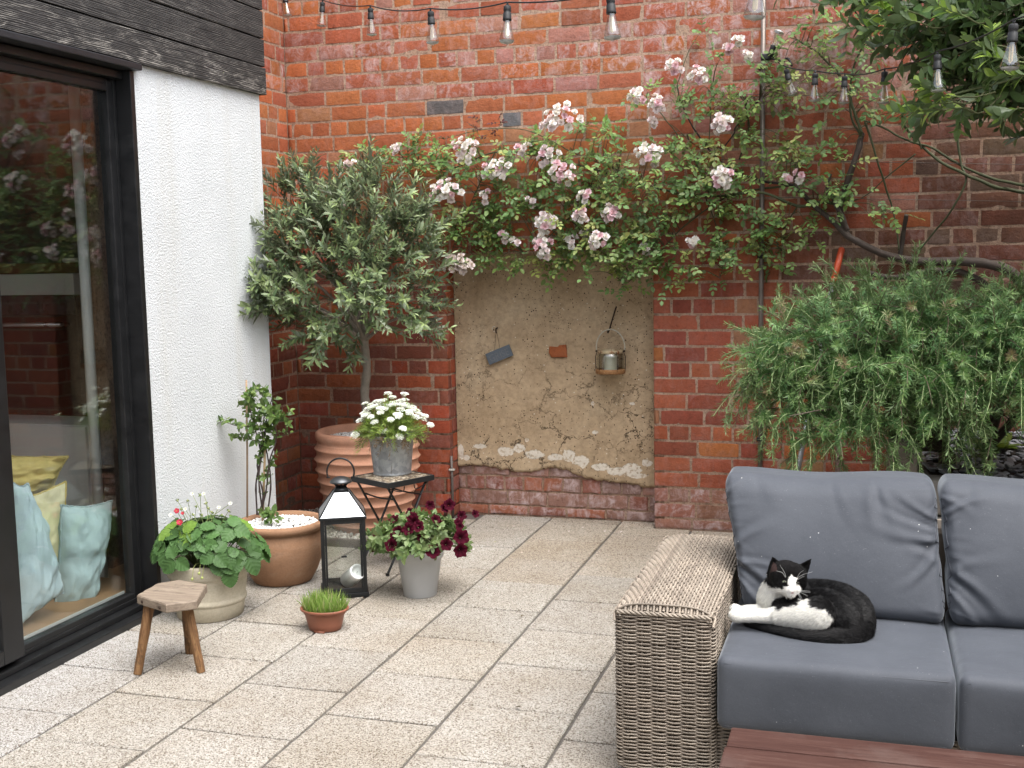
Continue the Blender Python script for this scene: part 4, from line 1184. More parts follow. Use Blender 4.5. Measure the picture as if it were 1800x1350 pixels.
MB().add(*box(-2.90, -2.265, 5.395, 5.42, -0.01, 0.042, 0.003)).build('board', mat('grey edging', (0.11, 0.09, 0.078), 0.8, var=0.4, vs=12, bump=0.3), ed, smooth=False)

# ---- terracotta pot with the young berry shrub
bc = np.array([-2.60, 4.77, 0.0])
shrub = thing('potted_shrub', bc, 'young upright shrub tied to a cane in round brown terracotta pot topped with white pebbles', 'potted shrub')
prof = [(0, 0), (0.125, 0), (0.135, 0.006), (0.165, 0.06), (0.186, 0.12), (0.193, 0.17), (0.192, 0.205), (0.184, 0.235), (0.181, 0.243), (0.184, 0.248), (0.198, 0.252), (0.206, 0.262), (0.207, 0.275), (0.201, 0.286), (0.19, 0.289), (0.18, 0.286), (0.175, 0.27), (0.17, 0.24)]
MB().add(*lathe(prof, 64, bc)).build('pot', M_terra, shrub)
MB().add(*soil_disc(bc, 0.174, 0.255)).build('soil', M_soil, shrub)
pebbles(bc, 0.17, 0.266, 1100, 0.0085, WHITE_P, 8).build('pebbles', M_peb, shrub)
wd = MB()
a_ = at(434, 905, 4.78); b_ = at(433, 668, 4.80)
MB().add(*tube([a_ - [0, 0, 0.04], (a_ + b_) / 2 + [0.003, 0, 0], b_], 0.0045, 6)).build('cane', mat('bamboo cane', (0.36, 0.25, 0.15), 0.7, var=0.3, vs=30), shrub)
a2 = at(461, 905, 4.79); b2_ = at(466, 785, 4.79)
MB().add(*tube([a2 - [0, 0, 0.04], b2_], 0.0055, 6)).build('cane', mat('pale cane', (0.44, 0.31, 0.17), 0.7, var=0.3, vs=30), shrub)
bank = new_bank((0.115, 0.19, 0.05), (0.22, 0.31, 0.08), (0.07, 0.05, 0.04))
lsmall = leaf_tmpl(0.046, 0.029, 4, 0.3, -0.2, 0.45)
for pl in ([(452, 905), (450, 850), (458, 800), (450, 760), (440, 720), (438, 690)], [(462, 905), (455, 840), (462, 790), (468, 740), (478, 700)], [(470, 905), (476, 850), (470, 800), (462, 760), (468, 720), (485, 730)], [(458, 905), (468, 860), (474, 810), (486, 770), (478, 735), (496, 735)], [(455, 905), (462, 870), (452, 815), (462, 770), (446, 735)]):
    Yo = 4.79 + rng.uniform(-0.035, 0.035)
    p = smooth_path([at(x, y, Yo + rng.normal(0, 0.012)) for x, y in pl], 26)
    wd.add(*tube(p, np.linspace(0.0042, 0.0018, 26) * (1 + 0.3 * (np.arange(26) % 4 == 0)), 5, cap=False), (0.055, 0.035, 0.032))
    for i in range(5, 26):
        up = i > 15
        for _ in range(1 if up and rng.random() < .85 else (1 if rng.random() < .35 else 0)):
            d_ = rdir(1)[0]; d_[2] = abs(d_[2]) * 0.4 + 0.1; d_ /= np.linalg.norm(d_)
            twig(p[i], d_, rng.uniform(0.03, 0.075) if up else 0.02, rng.integers(3, 5) if up else 2, wd, bank, rng.uniform(.8, 1.1), (0.6, 1.2), 0.0, 0.0012)
for pl in ([(440, 750), (415, 748), (392, 742), (368, 748)], [(440, 720), (436, 700), (440, 682)], [(478, 735), (495, 735), (508, 748)], [(455, 735), (462, 700), (455, 685)], [(450, 775), (430, 770), (410, 765)]):
    p = smooth_path([at(x, y, 4.76) for x, y in pl], 12)
    wd.add(*tube(p, np.linspace(0.0025, 0.001, 12), 4, cap=False), (0.12, 0.12, 0.05))
    for i in range(1, 12):
        d_ = rdir(1)[0]; d_[2] = d_[2] * .5 + .2; d_ /= np.linalg.norm(d_)
        twig(p[i], d_, 0.018, 2, wd, bank, rng.uniform(.7, 1.0), (0.5, 1.1), 0.0, 0.001)
for k in range(9):
    twig(at(475 + rng.uniform(-14, 14), 905 + rng.uniform(-8, 12), 4.72), np.array([rng.normal(0, .6), rng.normal(-.3, .5), .5]), 0.05, 3, wd, bank, 0.9, (0.6, 1.2), -0.3, 0.001)
lv = MB(); flush(bank, lv, lsmall)
M_leaf = leafmat('leaf', 0.42, 0.28)
wd.build('stems', M_twig, shrub); lv.build('leaves', M_leaf, shrub)

# ---- strawberry in the cream pot
sc_ = np.array([-2.655, 4.225, 0.0])
straw = thing('potted_strawberry', sc_, 'strawberry plant with broad leaves and two red flowers in a cream pot by the stool', 'potted plant')
prof = [(0, 0), (0.130, 0), (0.137, 0.004), (0.146, 0.06), (0.148, 0.066), (0.152, 0.069), (0.155, 0.076), (0.1545, 0.083), (0.151, 0.088), (0.150, 0.094), (0.160, 0.165), (0.162, 0.178), (0.170, 0.184), (0.173, 0.192), (0.178, 0.236), (0.176, 0.244), (0.168, 0.246), (0.163, 0.24), (0.158, 0.2)]
MB().add(*lathe(prof, 64, sc_)).build('pot', M_cream, straw)
MB().add(*soil_disc(sc_, 0.158, 0.215)).build('soil', M_soil, straw)
def straw_leaflet():
    a, b = 19, 11
    t = np.linspace(0, 1, a); s = np.linspace(-1, 1, b)
    wd_ = 0.40 * np.sin(np.clip(t * 1.02, 0, 1) ** 0.8 * PI) ** 0.62 + 0.02
    ser = 1 + 0.13 * (np.arange(a) % 2) - 0.06
    P = np.zeros((a, b, 3))
    edge = np.abs(s) > 0.99
    w2 = wd_[:, None] * np.where(edge[None], ser[:, None], 1.0)
    P[..., 0] = w2 * s[None]
    P[..., 1] = t[:, None] + 0.12 * np.abs(s)[None] * (1 - t[:, None]) * 0.6
    P[..., 2] = 0.10 * np.abs(s)[None] * 0.7 + 0.038 * np.sin(2 * PI * (t[:, None] * 5.0 - np.abs(s)[None] * 1.3)) * (np.abs(s)[None] ** 0.5) * np.sin(PI * t[:, None]) - 0.22 * t[:, None] ** 2.2
    return sheet(P)
SL = straw_leaflet()
lv = MB(); st = MB(); rr = np.random.default_rng(21)
N = 66
for k in range(N):
    a = rr.uniform(0, 2 * PI); q = math.sqrt((k + 0.5) / N)
    rad = 0.035 + 0.195 * q
    z = 0.345 + 0.05 * (1 - q * q) - 0.115 * max(0, q - 0.6) / 0.4 * rr.uniform(0.3, 1.15) + rr.normal(0, 0.012)
    c_ = sc_ + np.array([rad * math.cos(a), rad * math.sin(a) * 0.9, z])
    if c_[0] < XH + 0.05: c_[0] = XH + 0.05 + rr.uniform(0, .04)
    o = sc_ + np.array([0.05 * math.cos(a), 0.05 * math.sin(a), 0.21])
    mid = (o + c_) / 2 + np.array([0, 0, 0.035])
    st.add(*tube(smooth_path([o, mid, c_], 8), 0.0022, 4, cap=False), (0.13, 0.17, 0.055))
    outd = np.array([math.cos(a), math.sin(a), 0.0])
    nrm = UP * (1.05 - 0.62 * q) + outd * (0.62 * q + 0.1) + np.array([0.10, -0.35, 0]) * q + rr.normal(0, 0.14, 3)
    nrm /= np.linalg.norm(nrm)
    base = outd + rr.normal(0, 0.3, 3) - UP * 0.3 * q; base -= nrm * (base @ nrm); base /= np.linalg.norm(base)
    sd_ = np.cross(nrm, base)
    size = rr.uniform(0.056, 0.084) * (0.8 if q < .25 else 1)
    ds = np.array([base, base * math.cos(1.75) + sd_ * math.sin(1.75), base * math.cos(1.75) - sd_ * math.sin(1.75)])
    young = rr.random() < 0.16
    col = np.array((0.17, 0.29, 0.05) if young else (0.072, 0.148, 0.045)) * rr.uniform(0.8, 1.25)
    inst(lv, SL, np.tile(c_, (3, 1)), frames(ds, np.tile(nrm, (3, 1)) + rr.normal(0, 0.08, (3, 3))), size * np.array([1.05, 0.95, 0.95]), np.tile(col, (3, 1)) * rr.uniform(0.92, 1.08, (3, 1)))
lv.add(*tube(smooth_path([sc_ + [0.16, -.05, .3], sc_ + [0.2, -.06, .36], sc_ + [.24, -.06, .34]], 6), 0.002, 4, cap=False), (0.13, 0.17, 0.055))
lv.build('leaves', leafmat('strawberry leaf', 0.5, 0.18, (0.12, 0.17, 0.09), 0.25), straw)
M_petal = leafmat('petal', 0.6, 0.25); petal = leaf_tmpl(1.0, 0.95, 3, 0.15, 0.12, 0.6)
def flower(mb, c, nrm, R, col, ctr, npet=5):
    nrm = np.asarray(nrm, float); nrm /= np.linalg.norm(nrm)
    u = np.cross(nrm, rdir(1)[0]); u /= np.linalg.norm(u); v = np.cross(nrm, u)
    a = np.arange(npet) / npet * 2 * PI
    ds = np.cos(a)[:, None] * u + np.sin(a)[:, None] * v + nrm * 0.15
    inst(mb, petal, np.tile(c, (npet, 1)), frames(ds, np.tile(nrm, (npet, 1))), R, vary(col, npet, 0.08, 0.03))
    inst(mb, ICO, np.array([c + nrm * R * 0.12]), np.eye(3)[None], R * 0.25, np.array(ctr))
for (px, py, white) in ((352, 870, 0), (330, 880, 0), (318, 895, 0), (345, 890, 0), (362, 885, 0), (300, 905, 1), (338, 868, 1), (358, 868, 1), (372, 900, 0), (390, 905, 0), (402, 898, 0), (405, 885, 1), (312, 880, 0), (326, 895, 1), (355, 905, 0), (385, 892, 1), (340, 905, 0), (366, 893, 0)):
    tip = at(px, py, 4.25 + rr.uniform(-0.1, 0.08))
    o = sc_ + np.array([rr.uniform(-.1, .06), rr.uniform(-.05, .05), 0.24])
    st.add(*tube(smooth_path([o, (o + tip) / 2 + [rr.normal(0, .015), 0, .02], tip], 8), 0.0013, 4, cap=False), (0.22, 0.28, 0.09))
    fl_ = MB()
    if white: flower(fl_, tip, (0.3, -1, 0.7), 0.010, (0.75, 0.75, 0.7), (0.6, 0.5, 0.1))
    else:
        inst(fl_, ICO, tip[None], np.eye(3)[None], 0.0055, np.array((0.42, 0.46, 0.2)))
        inst(fl_, leaf_tmpl(0.012, 0.006, 2, .2, .1), np.tile(tip, (5, 1)), frames(rdir(5), rdir(5)), 1.0, np.tile((0.16, 0.24, 0.08), (5, 1)))
    fl_.build('flower' if white else 'fruit', M_petal, straw)
for (px, py, R_) in ((316, 918, 0.015), (311, 898, 0.013), (321, 902, 0.008)):
    c_ = at(px, py, 4.08); fl_ = MB()
    flower(fl_, c_, (0.25, -1, 0.35), R_, (0.62, 0.035, 0.075), (0.5, 0.35, 0.05)); flower(fl_, c_ + [0, -.002, 0.001], (0.15, -1, 0.5), R_ * .7, (0.66, 0.05, 0.10), (0.5, 0.35, 0.05))
    st.add(*tube([c_, sc_ + [-.03, 0, .25]], 0.0015, 4, cap=False), (0.2, 0.25, 0.08))
    fl_.build('flower', M_petal, straw)
for (px, py) in ((350, 1008), (338, 1018), (355, 1016)):
    c_ = at(px, py, 4.03); fl_ = MB(); inst(fl_, ICO, c_[None], np.eye(3)[None], 0.007, np.array((0.45, 0.5, 0.18))); fl_.build('fruit', M_petal, straw)
    st.add(*tube(smooth_path([c_, c_ + [0.0, 0.02, .05], sc_ + [.05, -.12, .26]], 8), 0.0014, 4, cap=False), (0.3, 0.33, 0.1))
st.build('stems', M_twig, straw)

# ---- rustic stool
stool = thing('milking_stool', (-2.425, 3.62, 0), 'small rustic three legged wooden stool beside the door', 'stool')
def m_oldwood(name, c1, c2, c3, axis=(1, 14, 14)):
    m, nt, b, tc, out = new_mat(name)
    mp = nd(nt, 'Mapping', {'Vector': tc, 'Scale': axis}).outputs[0]
    n = noise_(nt, mp, 4, 7, 0.7, 1.0)
    cc = ramp(nt, n, [(0.25, c1), (0.5, c2), (0.75, c3)])
    cc = mixc(nt, ramp(nt, noise_(nt, tc, 16, 5, .7), [(0.56, 0.0), (0.7, 0.75)]), cc, tuple(x * 0.35 for x in c2))
    nt.links.new(cc, b.inputs['Base Color']); b.inputs['Roughness'].default_value = 0.72
    b.inputs['Specular IOR Level'].default_value = 0.3
    bump_(nt, b, n, 0.5, 0.004)
    return m
M_peg = mat('dark peg', (0.05, 0.03, 0.02), 0.8)
zt, th = 0.283, 0.034
hexp = np.array([gr(x, y, zt)[:2] for x, y in ((240, 1046), (277, 1025), (314, 1019), (363, 1027), (346, 1055), (291, 1062))])
K = 6; ringN = 8
per = np.vstack([hexp[i] + (hexp[(i + 1) % K] - hexp[i]) * np.linspace(0, 1, ringN, endpoint=False)[:, None] for i in range(K)])
KN = len(per); cen = per.mean(0)
per = per + (vn(np.c_[per * 60, np.zeros(KN)], 3) * 0.002)[:, None]
lay = [(0.97, zt - th), (1.0, zt - th + 0.004), (1.0, zt - 0.005), (0.975, zt), (0.6, zt - 0.001), (0.25, zt - 0.002)]
V = np.vstack([np.c_[cen + (per - cen) * s_, np.full(KN, z_) + (fbm(np.c_[per * 30, np.zeros(KN)], 2) * 0.0015)] for s_, z_ in lay] + [[[cen[0], cen[1], zt - 0.002]], [[cen[0], cen[1], zt - th]]])
f = [(l * KN + i, l * KN + (i + 1) % KN, (l + 1) * KN + (i + 1) % KN, (l + 1) * KN + i) for l in range(len(lay) - 1) for i in range(KN)]
top_i, bot_i = len(lay) * KN, len(lay) * KN + 1
f += [((len(lay) - 1) * KN + i, (len(lay) - 1) * KN + (i + 1) % KN, top_i) for i in range(KN)] + [(i, bot_i, (i + 1) % KN) for i in range(KN)]
MB().add(V, f).build('seat', m_oldwood('grey stool wood', (0.13, 0.10, 0.075), (0.235, 0.185, 0.14), (0.33, 0.275, 0.21)), stool, smooth=False)
M_legw = m_oldwood('brown leg wood', (0.05, 0.025, 0.012), (0.17, 0.088, 0.038), (0.32, 0.19, 0.085), (14, 14, 1))
for (bx, by, tx, ty) in ((242, 1185, 263, 1062), (354, 1182, 328, 1060), (333, 1148, 322, 1050)):
    b0 = gr(bx, by, 0.0)
    t0 = gr(tx, ty, zt - th)
    if (bx, by) == (333, 1148): t0 = np.array([cen[0] + 0.02, cen[1] + 0.045, zt - th])
    ax = np.linspace(0, 1, 8)[:, None]
    p = b0 + (t0 - b0) * ax
    MB().add(*tube(p, np.linspace(0.0150, 0.0205, 8) * (1 + 0.05 * np.sin(np.arange(8) * 2)), 8)).build('leg', M_legw, stool, smooth=False)
for s_ in (0.2, 0.8):
    q = hexp[5] * s_ + hexp[0] * (1 - s_)
    outd = np.r_[(hexp[5] + hexp[0]) / 2 - cen, 0]; outd /= np.linalg.norm(outd)
    v, q4 = lathe([(0, 0), (0.0055, 0), (0.0055, 0.003), (0, 0.0032)], 10)
    Rm = frames(np.array([[outd[0], outd[1], 0.0]]), np.array([[0, 0, 1.0]]))[0]
    v = v[:, [0, 2, 1]] @ Rm.T + np.array([q[0], q[1], zt - th * 0.55])
    MB().add(v, q4).build('peg', M_peg, stool)
# ---- metal lantern
lc = np.array([-2.232, 4.655, 0.0]); LR = math.radians(27)
lan = thing('metal_lantern', lc, 'tall black metal and glass floor lantern with silver pyramid roof and ring handle', 'lantern')
def lb(*a, b=0.0015): return xf(box(*a, b), LR, lc)
M_lan = mat('painted lantern metal', (0.030, 0.032, 0.034), 0.38, 0.6, var=0.3, vs=22, bump=0.15, bs=60)
M_roof = mat('galvanised lantern roof', (0.56, 0.59, 0.62), 0.36, 0.85, var=0.35, vs=30, bump=0.25, bs=40, dirt=((0.25, 0.26, 0.27), 60, 0.62))
hw = 0.098
fr = MB()
for x in (-1, 1):
    for y in (-1, 1):
        fr.add(*lb(min(x * hw, x * (hw - 0.016)), max(x * hw, x * (hw - 0.016)), min(y * hw, y * (hw - 0.016)), max(y * hw, y * (hw - 0.016)), 0.022, 0.352))
for z0, z1 in ((0.022, 0.042), (0.334, 0.352)):
    for sgn in (-1, 1):
        a0, a1 = sorted((sgn * hw, sgn * (hw - 0.014)))
        fr.add(*lb(-hw + 0.0165, hw - 0.0165, a0, a1, z0, z1)); fr.add(*lb(a0, a1, -hw + 0.0165, hw - 0.0165, z0, z1))
for x in (-1, 1):                                  # inner door frame on the front
    fr.add(*lb(min(x * (hw - 0.017), x * (hw - 0.026)), max(x * (hw - 0.017), x * (hw - 0.026)), -hw - 0.003, -hw + 0.006, 0.043, 0.333))
fr.build('frame', M_lan, lan, smooth=False)
MB().add(*lb(-hw - 0.006, hw + 0.006, -hw - 0.006, hw + 0.006, 0.0, 0.0215, b=0.003)).build('base', M_lan, lan, smooth=False)
gp = MB()
for sgn in (-1, 1):
    a0, a1 = sorted((sgn * (hw - 0.006), sgn * (hw - 0.0075)))
    gp.add(*lb(-hw + 0.012, hw - 0.012, a0, a1, 0.040, 0.336, b=0)); gp.add(*lb(a0, a1, -hw + 0.012, hw - 0.012, 0.040, 0.336, b=0))
gp.build('glass', glassmat('lantern glass', (0.95, 0.965, 0.955), 0.035), lan, smooth=False)
def frust(z0, h0, z1, h1):
    v = np.array([[x * h, y * h, z] for z, h in ((z0, h0), (z1, h1)) for x, y in ((-1, -1), (1, -1), (1, 1), (-1, 1))])
    f = [(i, (i + 1) % 4, 4 + (i + 1) % 4, 4 + i) for i in range(4)] + [(3, 2, 1, 0), (4, 5, 6, 7)]
    return xf((v, f), LR, lc)
rf = MB(); rf.add(*lb(-hw - 0.006, hw + 0.006, -hw - 0.006, hw + 0.006, 0.3525, 0.364, b=0.002)); 
rfo = rf.build('eaves', M_lan, lan, smooth=False)
MB().add(*frust(0.3645, hw + 0.002, 0.462, 0.034)).build('roof', M_roof, lan, smooth=False)
hp = MB()
for x, y in ((-1, -1), (1, -1), (1, 1), (-1, 1)):
    a_ = xf((np.array([[x * (hw + 0.001), y * (hw + 0.001), 0.366], [x * 0.034, y * 0.034, 0.463]]), None), LR, lc)[0]
    hp.add(*tube(a_, 0.0035, 6))
hp.add(*frust(0.4585, 0.036, 0.487, 0.020))
for k in range(8):
    a = k * PI / 4 + LR
    hp.add(*tube([lc + [0.021 * math.cos(a), 0.021 * math.sin(a), 0.486], lc + [0.037 * math.cos(a), 0.037 * math.sin(a), 0.505]], 0.003, 5))
hp.build('roof_trim', M_lan, lan)
MB().add(*lathe([(0, 0.501), (0.048, 0.501), (0.050, 0.504), (0.047, 0.510), (0.034, 0.521), (0.016, 0.528), (0, 0.529)], 32, lc)).build('cap', mat('cap metal', (0.10, 0.105, 0.11), 0.32, 0.75, var=0.3), lan)
hd = MB(); th_ = np.linspace(-0.42, PI + 0.42, 40)
hv = np.array([math.cos(0.25), math.sin(0.25), 0.0])
hpth = np.array([lc + hv * 0.061 * math.cos(t) + [0, 0, 0.549 + 0.061 * math.sin(t)] for t in th_])
hd.add(*tube(hpth, 0.0042, 6, flat=1.0))
for e in (hpth[0], hpth[-1]):
    hd.add(*tube([e - hv * 0.008, e + hv * 0.008], 0.0035, 6)); 
hd.build('handle', M_lan, lan)
MB().add(*xf(box(-0.012, 0.012, -hw - 0.008, -hw - 0.003, 0.185, 0.193, 0.001), LR, lc)).build('latch', M_lan, lan, smooth=False)
# toppled wax candle inside
cdl = thing('candle', lc + [0.03, 0.0, 0.04], 'white wax candle toppled over inside the floor lantern', 'candle')
prof = [(0, 0), (0.033, 0), (0.036, 0.004), (0.036, 0.12), (0.035, 0.127), (0.029, 0.128), (0.026, 0.118), (0.010, 0.112), (0, 0.112)]
M_wax = mat('white wax', (0.68, 0.69, 0.68), 0.45, var=0.08, vs=14, bump=0.1)
v, q = lathe(prof, 30)
Rm = frames(np.array([[0.55, -0.45, 0.42]]), np.array([[0, 0, 1.0]]))[0]
v = v[:, [0, 2, 1]] @ Rm.T
v = v - [0, 0, v[:, 2].min()] + lc + [0.010, 0.012, 0.0225]
MB().add(v, q).build('wax', M_wax, cdl)
wk = frames(np.array([[0.55, -0.45, 0.42]]), np.array([[0, 0, 1.0]]))[0]
MB().add(*tube([v[-1], v[-1] + wk[:, 1] * 0.012], 0.0012, 5)).build('wick', M_black, cdl)

# ---- little bowl of cat grass
gc = np.array([-2.085, 4.155, 0.0])
grass = thing('potted_cat_grass', gc, 'small oval brown plastic bowl of short bright green cat grass', 'potted grass')
M_plast = mat('brown plastic', (0.255, 0.095, 0.055), 0.5, var=0.12, vs=20, bump=0.05, spec=0.4)
prof = [(0, 0.006), (0.055, 0.006), (0.062, 0.002), (0.067, 0.004), (0.074, 0.03), (0.083, 0.066), (0.088, 0.070), (0.089, 0.078), (0.0945, 0.080), (0.1005, 0.083), (0.1015, 0.090), (0.0985, 0.093), (0.092, 0.091), (0.088, 0.075)]
MB().add(*lathe(prof, 56, gc, 1.0, 0.82)).add(*box(gc[0] - .022, gc[0] + .022, gc[1] - .058, gc[1] - .05, 0, 0.008)).build('pot', M_plast, grass)
v, f = soil_disc(gc, 0.089, 0.074); v = np.array(v); v[:, 1] = gc[1] + (v[:, 1] - gc[1]) * 0.82
MB().add(v, f).build('soil', M_soil, grass)
bl = MB(); N = 640; rr = np.random.default_rng(4)
a = rr.uniform(0, 2 * PI, N); q = np.sqrt(rr.uniform(0, 1, N)) * 0.083
pos = np.c_[gc[0] + q * np.cos(a), gc[1] + q * np.sin(a) * 0.82, np.full(N, 0.076)]
d = np.c_[np.cos(a) * q * 5 + rr.normal(0, .25, N), np.sin(a) * q * 4 + rr.normal(0, .25, N), np.full(N, 1.0)]
H = rr.uniform(0.5, 1.05, N) * (1.05 - 0.5 * (q / 0.083) ** 3 * 0.5)
inst(bl, leaf_tmpl(0.088, 0.0050, 5, 0.4, -0.16, 0.35), pos, frames(d, np.c_[np.cos(a), np.sin(a), np.zeros(N)] + rr.normal(0, .6, (N, 3))), H, pick([(0.29, 0.42, 0.095), (0.22, 0.35, 0.07), (0.41, 0.50, 0.17), (0.55, 0.52, 0.3)], [5, 4, 2.4, 0.9], N))
bl.build('blades', leafmat('grass blade', 0.5, 0.35), grass)

# ---- folding mosaic table with the zinc bucket
zt = 0.447
c3 = np.array([gr(613.6, 838, zt), gr(675, 853, zt), gr(766.6, 835, zt)])
ctr_t = (c3[0] + c3[2]) / 2
e1 = c3[2] - c3[1]; ang = math.atan2(e1[1], e1[0])
side = 0.285
ftab = thing('folding_table', [ctr_t[0], ctr_t[1], 0], 'small square mosaic topped folding table of black iron with crossed legs', 'table')
def tb_(*a, b=0.0): return xf(box(*a, b), ang, (ctr_t[0], ctr_t[1], 0))
M_iron = mat('black iron', (0.022, 0.023, 0.024), 0.45, 0.3, var=0.35, vs=30, bump=0.15)
hs = side / 2
rm_ = MB()
for s_ in (-1, 1):
    a0, a1 = sorted((s_ * hs, s_ * (hs - 0.012)))
    rm_.add(*tb_(-hs, hs, a0, a1, zt - 0.024, zt + 0.002, b=0.002)); rm_.add(*tb_(a0, a1, -hs + 0.0122, hs - 0.0122, zt - 0.024, zt + 0.002, b=0.002))
rm_.build('rim', M_iron, ftab, smooth=False)
def m_mosaic():
    m, nt, b, tc, out = new_mat('worn stone mosaic')
    v = nd(nt, 'TexVoronoi', {'Vector': tc, 'Scale': 62.0, 'Randomness': 0.7})
    e = nd(nt, 'TexVoronoi', {'Vector': tc, 'Scale': 62.0, 'Randomness': 0.7}, feature='DISTANCE_TO_EDGE').outputs['Distance']
    sp = nd(nt, 'SeparateColor', {0: v.outputs['Color']})
    cc = ramp(nt, sp.outputs[0], [(0.0, (0.05, 0.04, 0.032)), (0.35, (0.16, 0.11, 0.065)), (0.6, (0.38, 0.31, 0.21)), (1.0, (0.55, 0.50, 0.42))])
    cc = mixc(nt, ramp(nt, e, [(0.03, 1.0), (0.09, 0.0)]), cc, (0.07, 0.055, 0.042))
    cc = mixc(nt, ramp(nt, noise_(nt, tc, 14, 5, .7), [(0.5, 0.0), (0.65, 0.7)]), cc, (0.09, 0.065, 0.04))
    nt.links.new(cc, b.inputs['Base Color']); b.inputs['Roughness'].default_value = 0.7
    bump_(nt, b, ramp(nt, e, [(0.0, 0.0), (0.12, 1.0)]), 0.4, 0.003)
    return m
MB().add(*tb_(-hs + 0.0122, hs - 0.0122, -hs + 0.0122, hs - 0.0122, zt - 0.018, zt + 0.0005)).build('tabletop', m_mosaic(), ftab, smooth=False)
def tp_(x, y, z): return np.array([ctr_t[0] + x * math.cos(ang) - y * math.sin(ang), ctr_t[1] + x * math.sin(ang) + y * math.cos(ang), z])
for sy, yy in ((-1, hs - 0.03), (1, hs - 0.045)):
    for sx in (-1, 1):
        q = MB()
        y_ = yy * sx if False else None
        x0, x1 = sx * (hs - 0.02), -sx * (hs - 0.01)
        yk = sy * (hs - 0.028 - (0.012 if sx > 0 else 0))
        q.add(*tube([tp_(x0, yk, zt - 0.026), tp_(0, yk, (zt - 0.026) / 2), tp_(x1, yk, 0.006)], 0.0085, 6, flat=0.55))
        q.add(*tube([tp_(x1, yk, 0.0), tp_(x1, yk, 0.014)], 0.0095, 8))
        q.build('leg', M_iron, ftab, smooth=False)
for sx, zz, xx in ((1, 0.10, -0.085), (-1, 0.10, 0.085), (1, 0.36, 0.082), (-1, 0.36, -0.082)):
    MB().add(*tube(smooth_path([tp_(xx, -hs + 0.03, zz), tp_(xx * 1.05, 0, zz - 0.006), tp_(xx, hs - 0.03, zz)], 10), 0.004, 6)).build('stretcher', M_iron, ftab)
for sx in (-1, 1):
    MB().add(*tube(smooth_path([tp_(sx * 0.03, -hs + 0.02, zt - 0.03), tp_(sx * 0.035, -hs + 0.02, zt - 0.05), tp_(sx * 0.06, -hs + 0.02, zt - 0.052), tp_(sx * 0.12, -hs + 0.02, zt - 0.03)], 10), 0.0025, 5)).build('catch', M_iron, ftab)

wc = np.array([*gr(690, 832, zt)[:2], zt + 0.002])
bucket = thing('potted_candytuft', wc, 'white flowering candytuft in a zinc bucket on the folding table', 'potted plant')
def m_zinc():
    m, nt, b, tc, out = new_mat('galvanised zinc')
    v = nd(nt, 'TexVoronoi', {'Vector': tc, 'Scale': 46.0})
    sp = nd(nt, 'SeparateColor', {0: v.outputs['Color']})
    n = noise_(nt, nd(nt, 'Mapping', {'Vector': tc, 'Scale': (1, 1, 0.35)}).outputs[0], 16, 6, 0.7, 0.5)
    cc = ramp(nt, math_(nt, 'ADD', math_(nt, 'MULTIPLY', sp.outputs[0], 0.35), math_(nt, 'MULTIPLY', n, 0.65)), [(0.25, (0.22, 0.235, 0.25)), (0.5, (0.33, 0.35, 0.365)), (0.8, (0.46, 0.48, 0.49))])
    nt.links.new(cc, b.inputs['Base Color']); b.inputs['Metallic'].default_value = 0.55
    nt.links.new(ramp(nt, n, [(0.3, 0.55), (0.7, 0.4)]), b.inputs['Roughness'])
    bump_(nt, b, n, 0.12, 0.003)
    return m
M_zinc = m_zinc()
prof = [(0, 0.004), (0.086, 0.004), (0.088, 0.0), (0.0925, 0.0), (0.0935, 0.005), (0.0915, 0.009), (0.0915, 0.012), (0.107, 0.165), (0.1095, 0.168), (0.1125, 0.185), (0.1145, 0.187), (0.1155, 0.191), (0.1135, 0.194), (0.110, 0.192), (0.104, 0.15)]
bq = MB().add(*lathe(prof, 56, wc)); bq.add(*tube([wc + [0.088 * math.cos(-1.2), 0.093 * math.sin(-1.2), 0.012], wc + [0.109 * math.cos(-1.2), 0.1085 * math.sin(-1.2), 0.166]], 0.0016, 5))
bq.build('pot', M_zinc, bucket)
MB().add(*soil_disc(wc, 0.103, 0.165)).build('soil', M_soil, bucket)
hdm = MB()
rr = np.random.default_rng(12)
bankg = new_bank((0.24, 0.34, 0.06), (0.40, 0.50, 0.12), (0.22, 0.27, 0.08))
bankd = new_bank((0.16, 0.105, 0.055), (0.22, 0.14, 0.07), (0.2, 0.14, 0.08))
stm = MB(); M_white = leafmat('white petal', 0.6, 0.3); pet4 = leaf_tmpl(1.0, 0.9, 2, 0.1, 0.1, 0.6)
heads = []
for k in range(72):
    a = k * 2.39996 + rr.normal(0, .2); q = math.sqrt((k + .5) / 72)
    if q > 0.8 and rr.random() < 0.35: continue
    heads.append(wc + np.array([0.165 * q * math.cos(a), 0.15 * q * math.sin(a), 0.235 + 0.125 * math.sqrt(max(0, 1.02 - q * q)) * rr.uniform(0.8, 1.08) + rr.normal(0, .008)]))
for (px, py) in ((641, 708), (711, 691), (757, 746), (625, 765), (675, 757), (703, 766), (708, 752), (757, 745), (682, 690), (748, 730), (640, 725), (670, 703), (622, 762)):
    heads.append(at(px, py, wc[1] - 0.11 if py > 740 else wc[1] - 0.02))
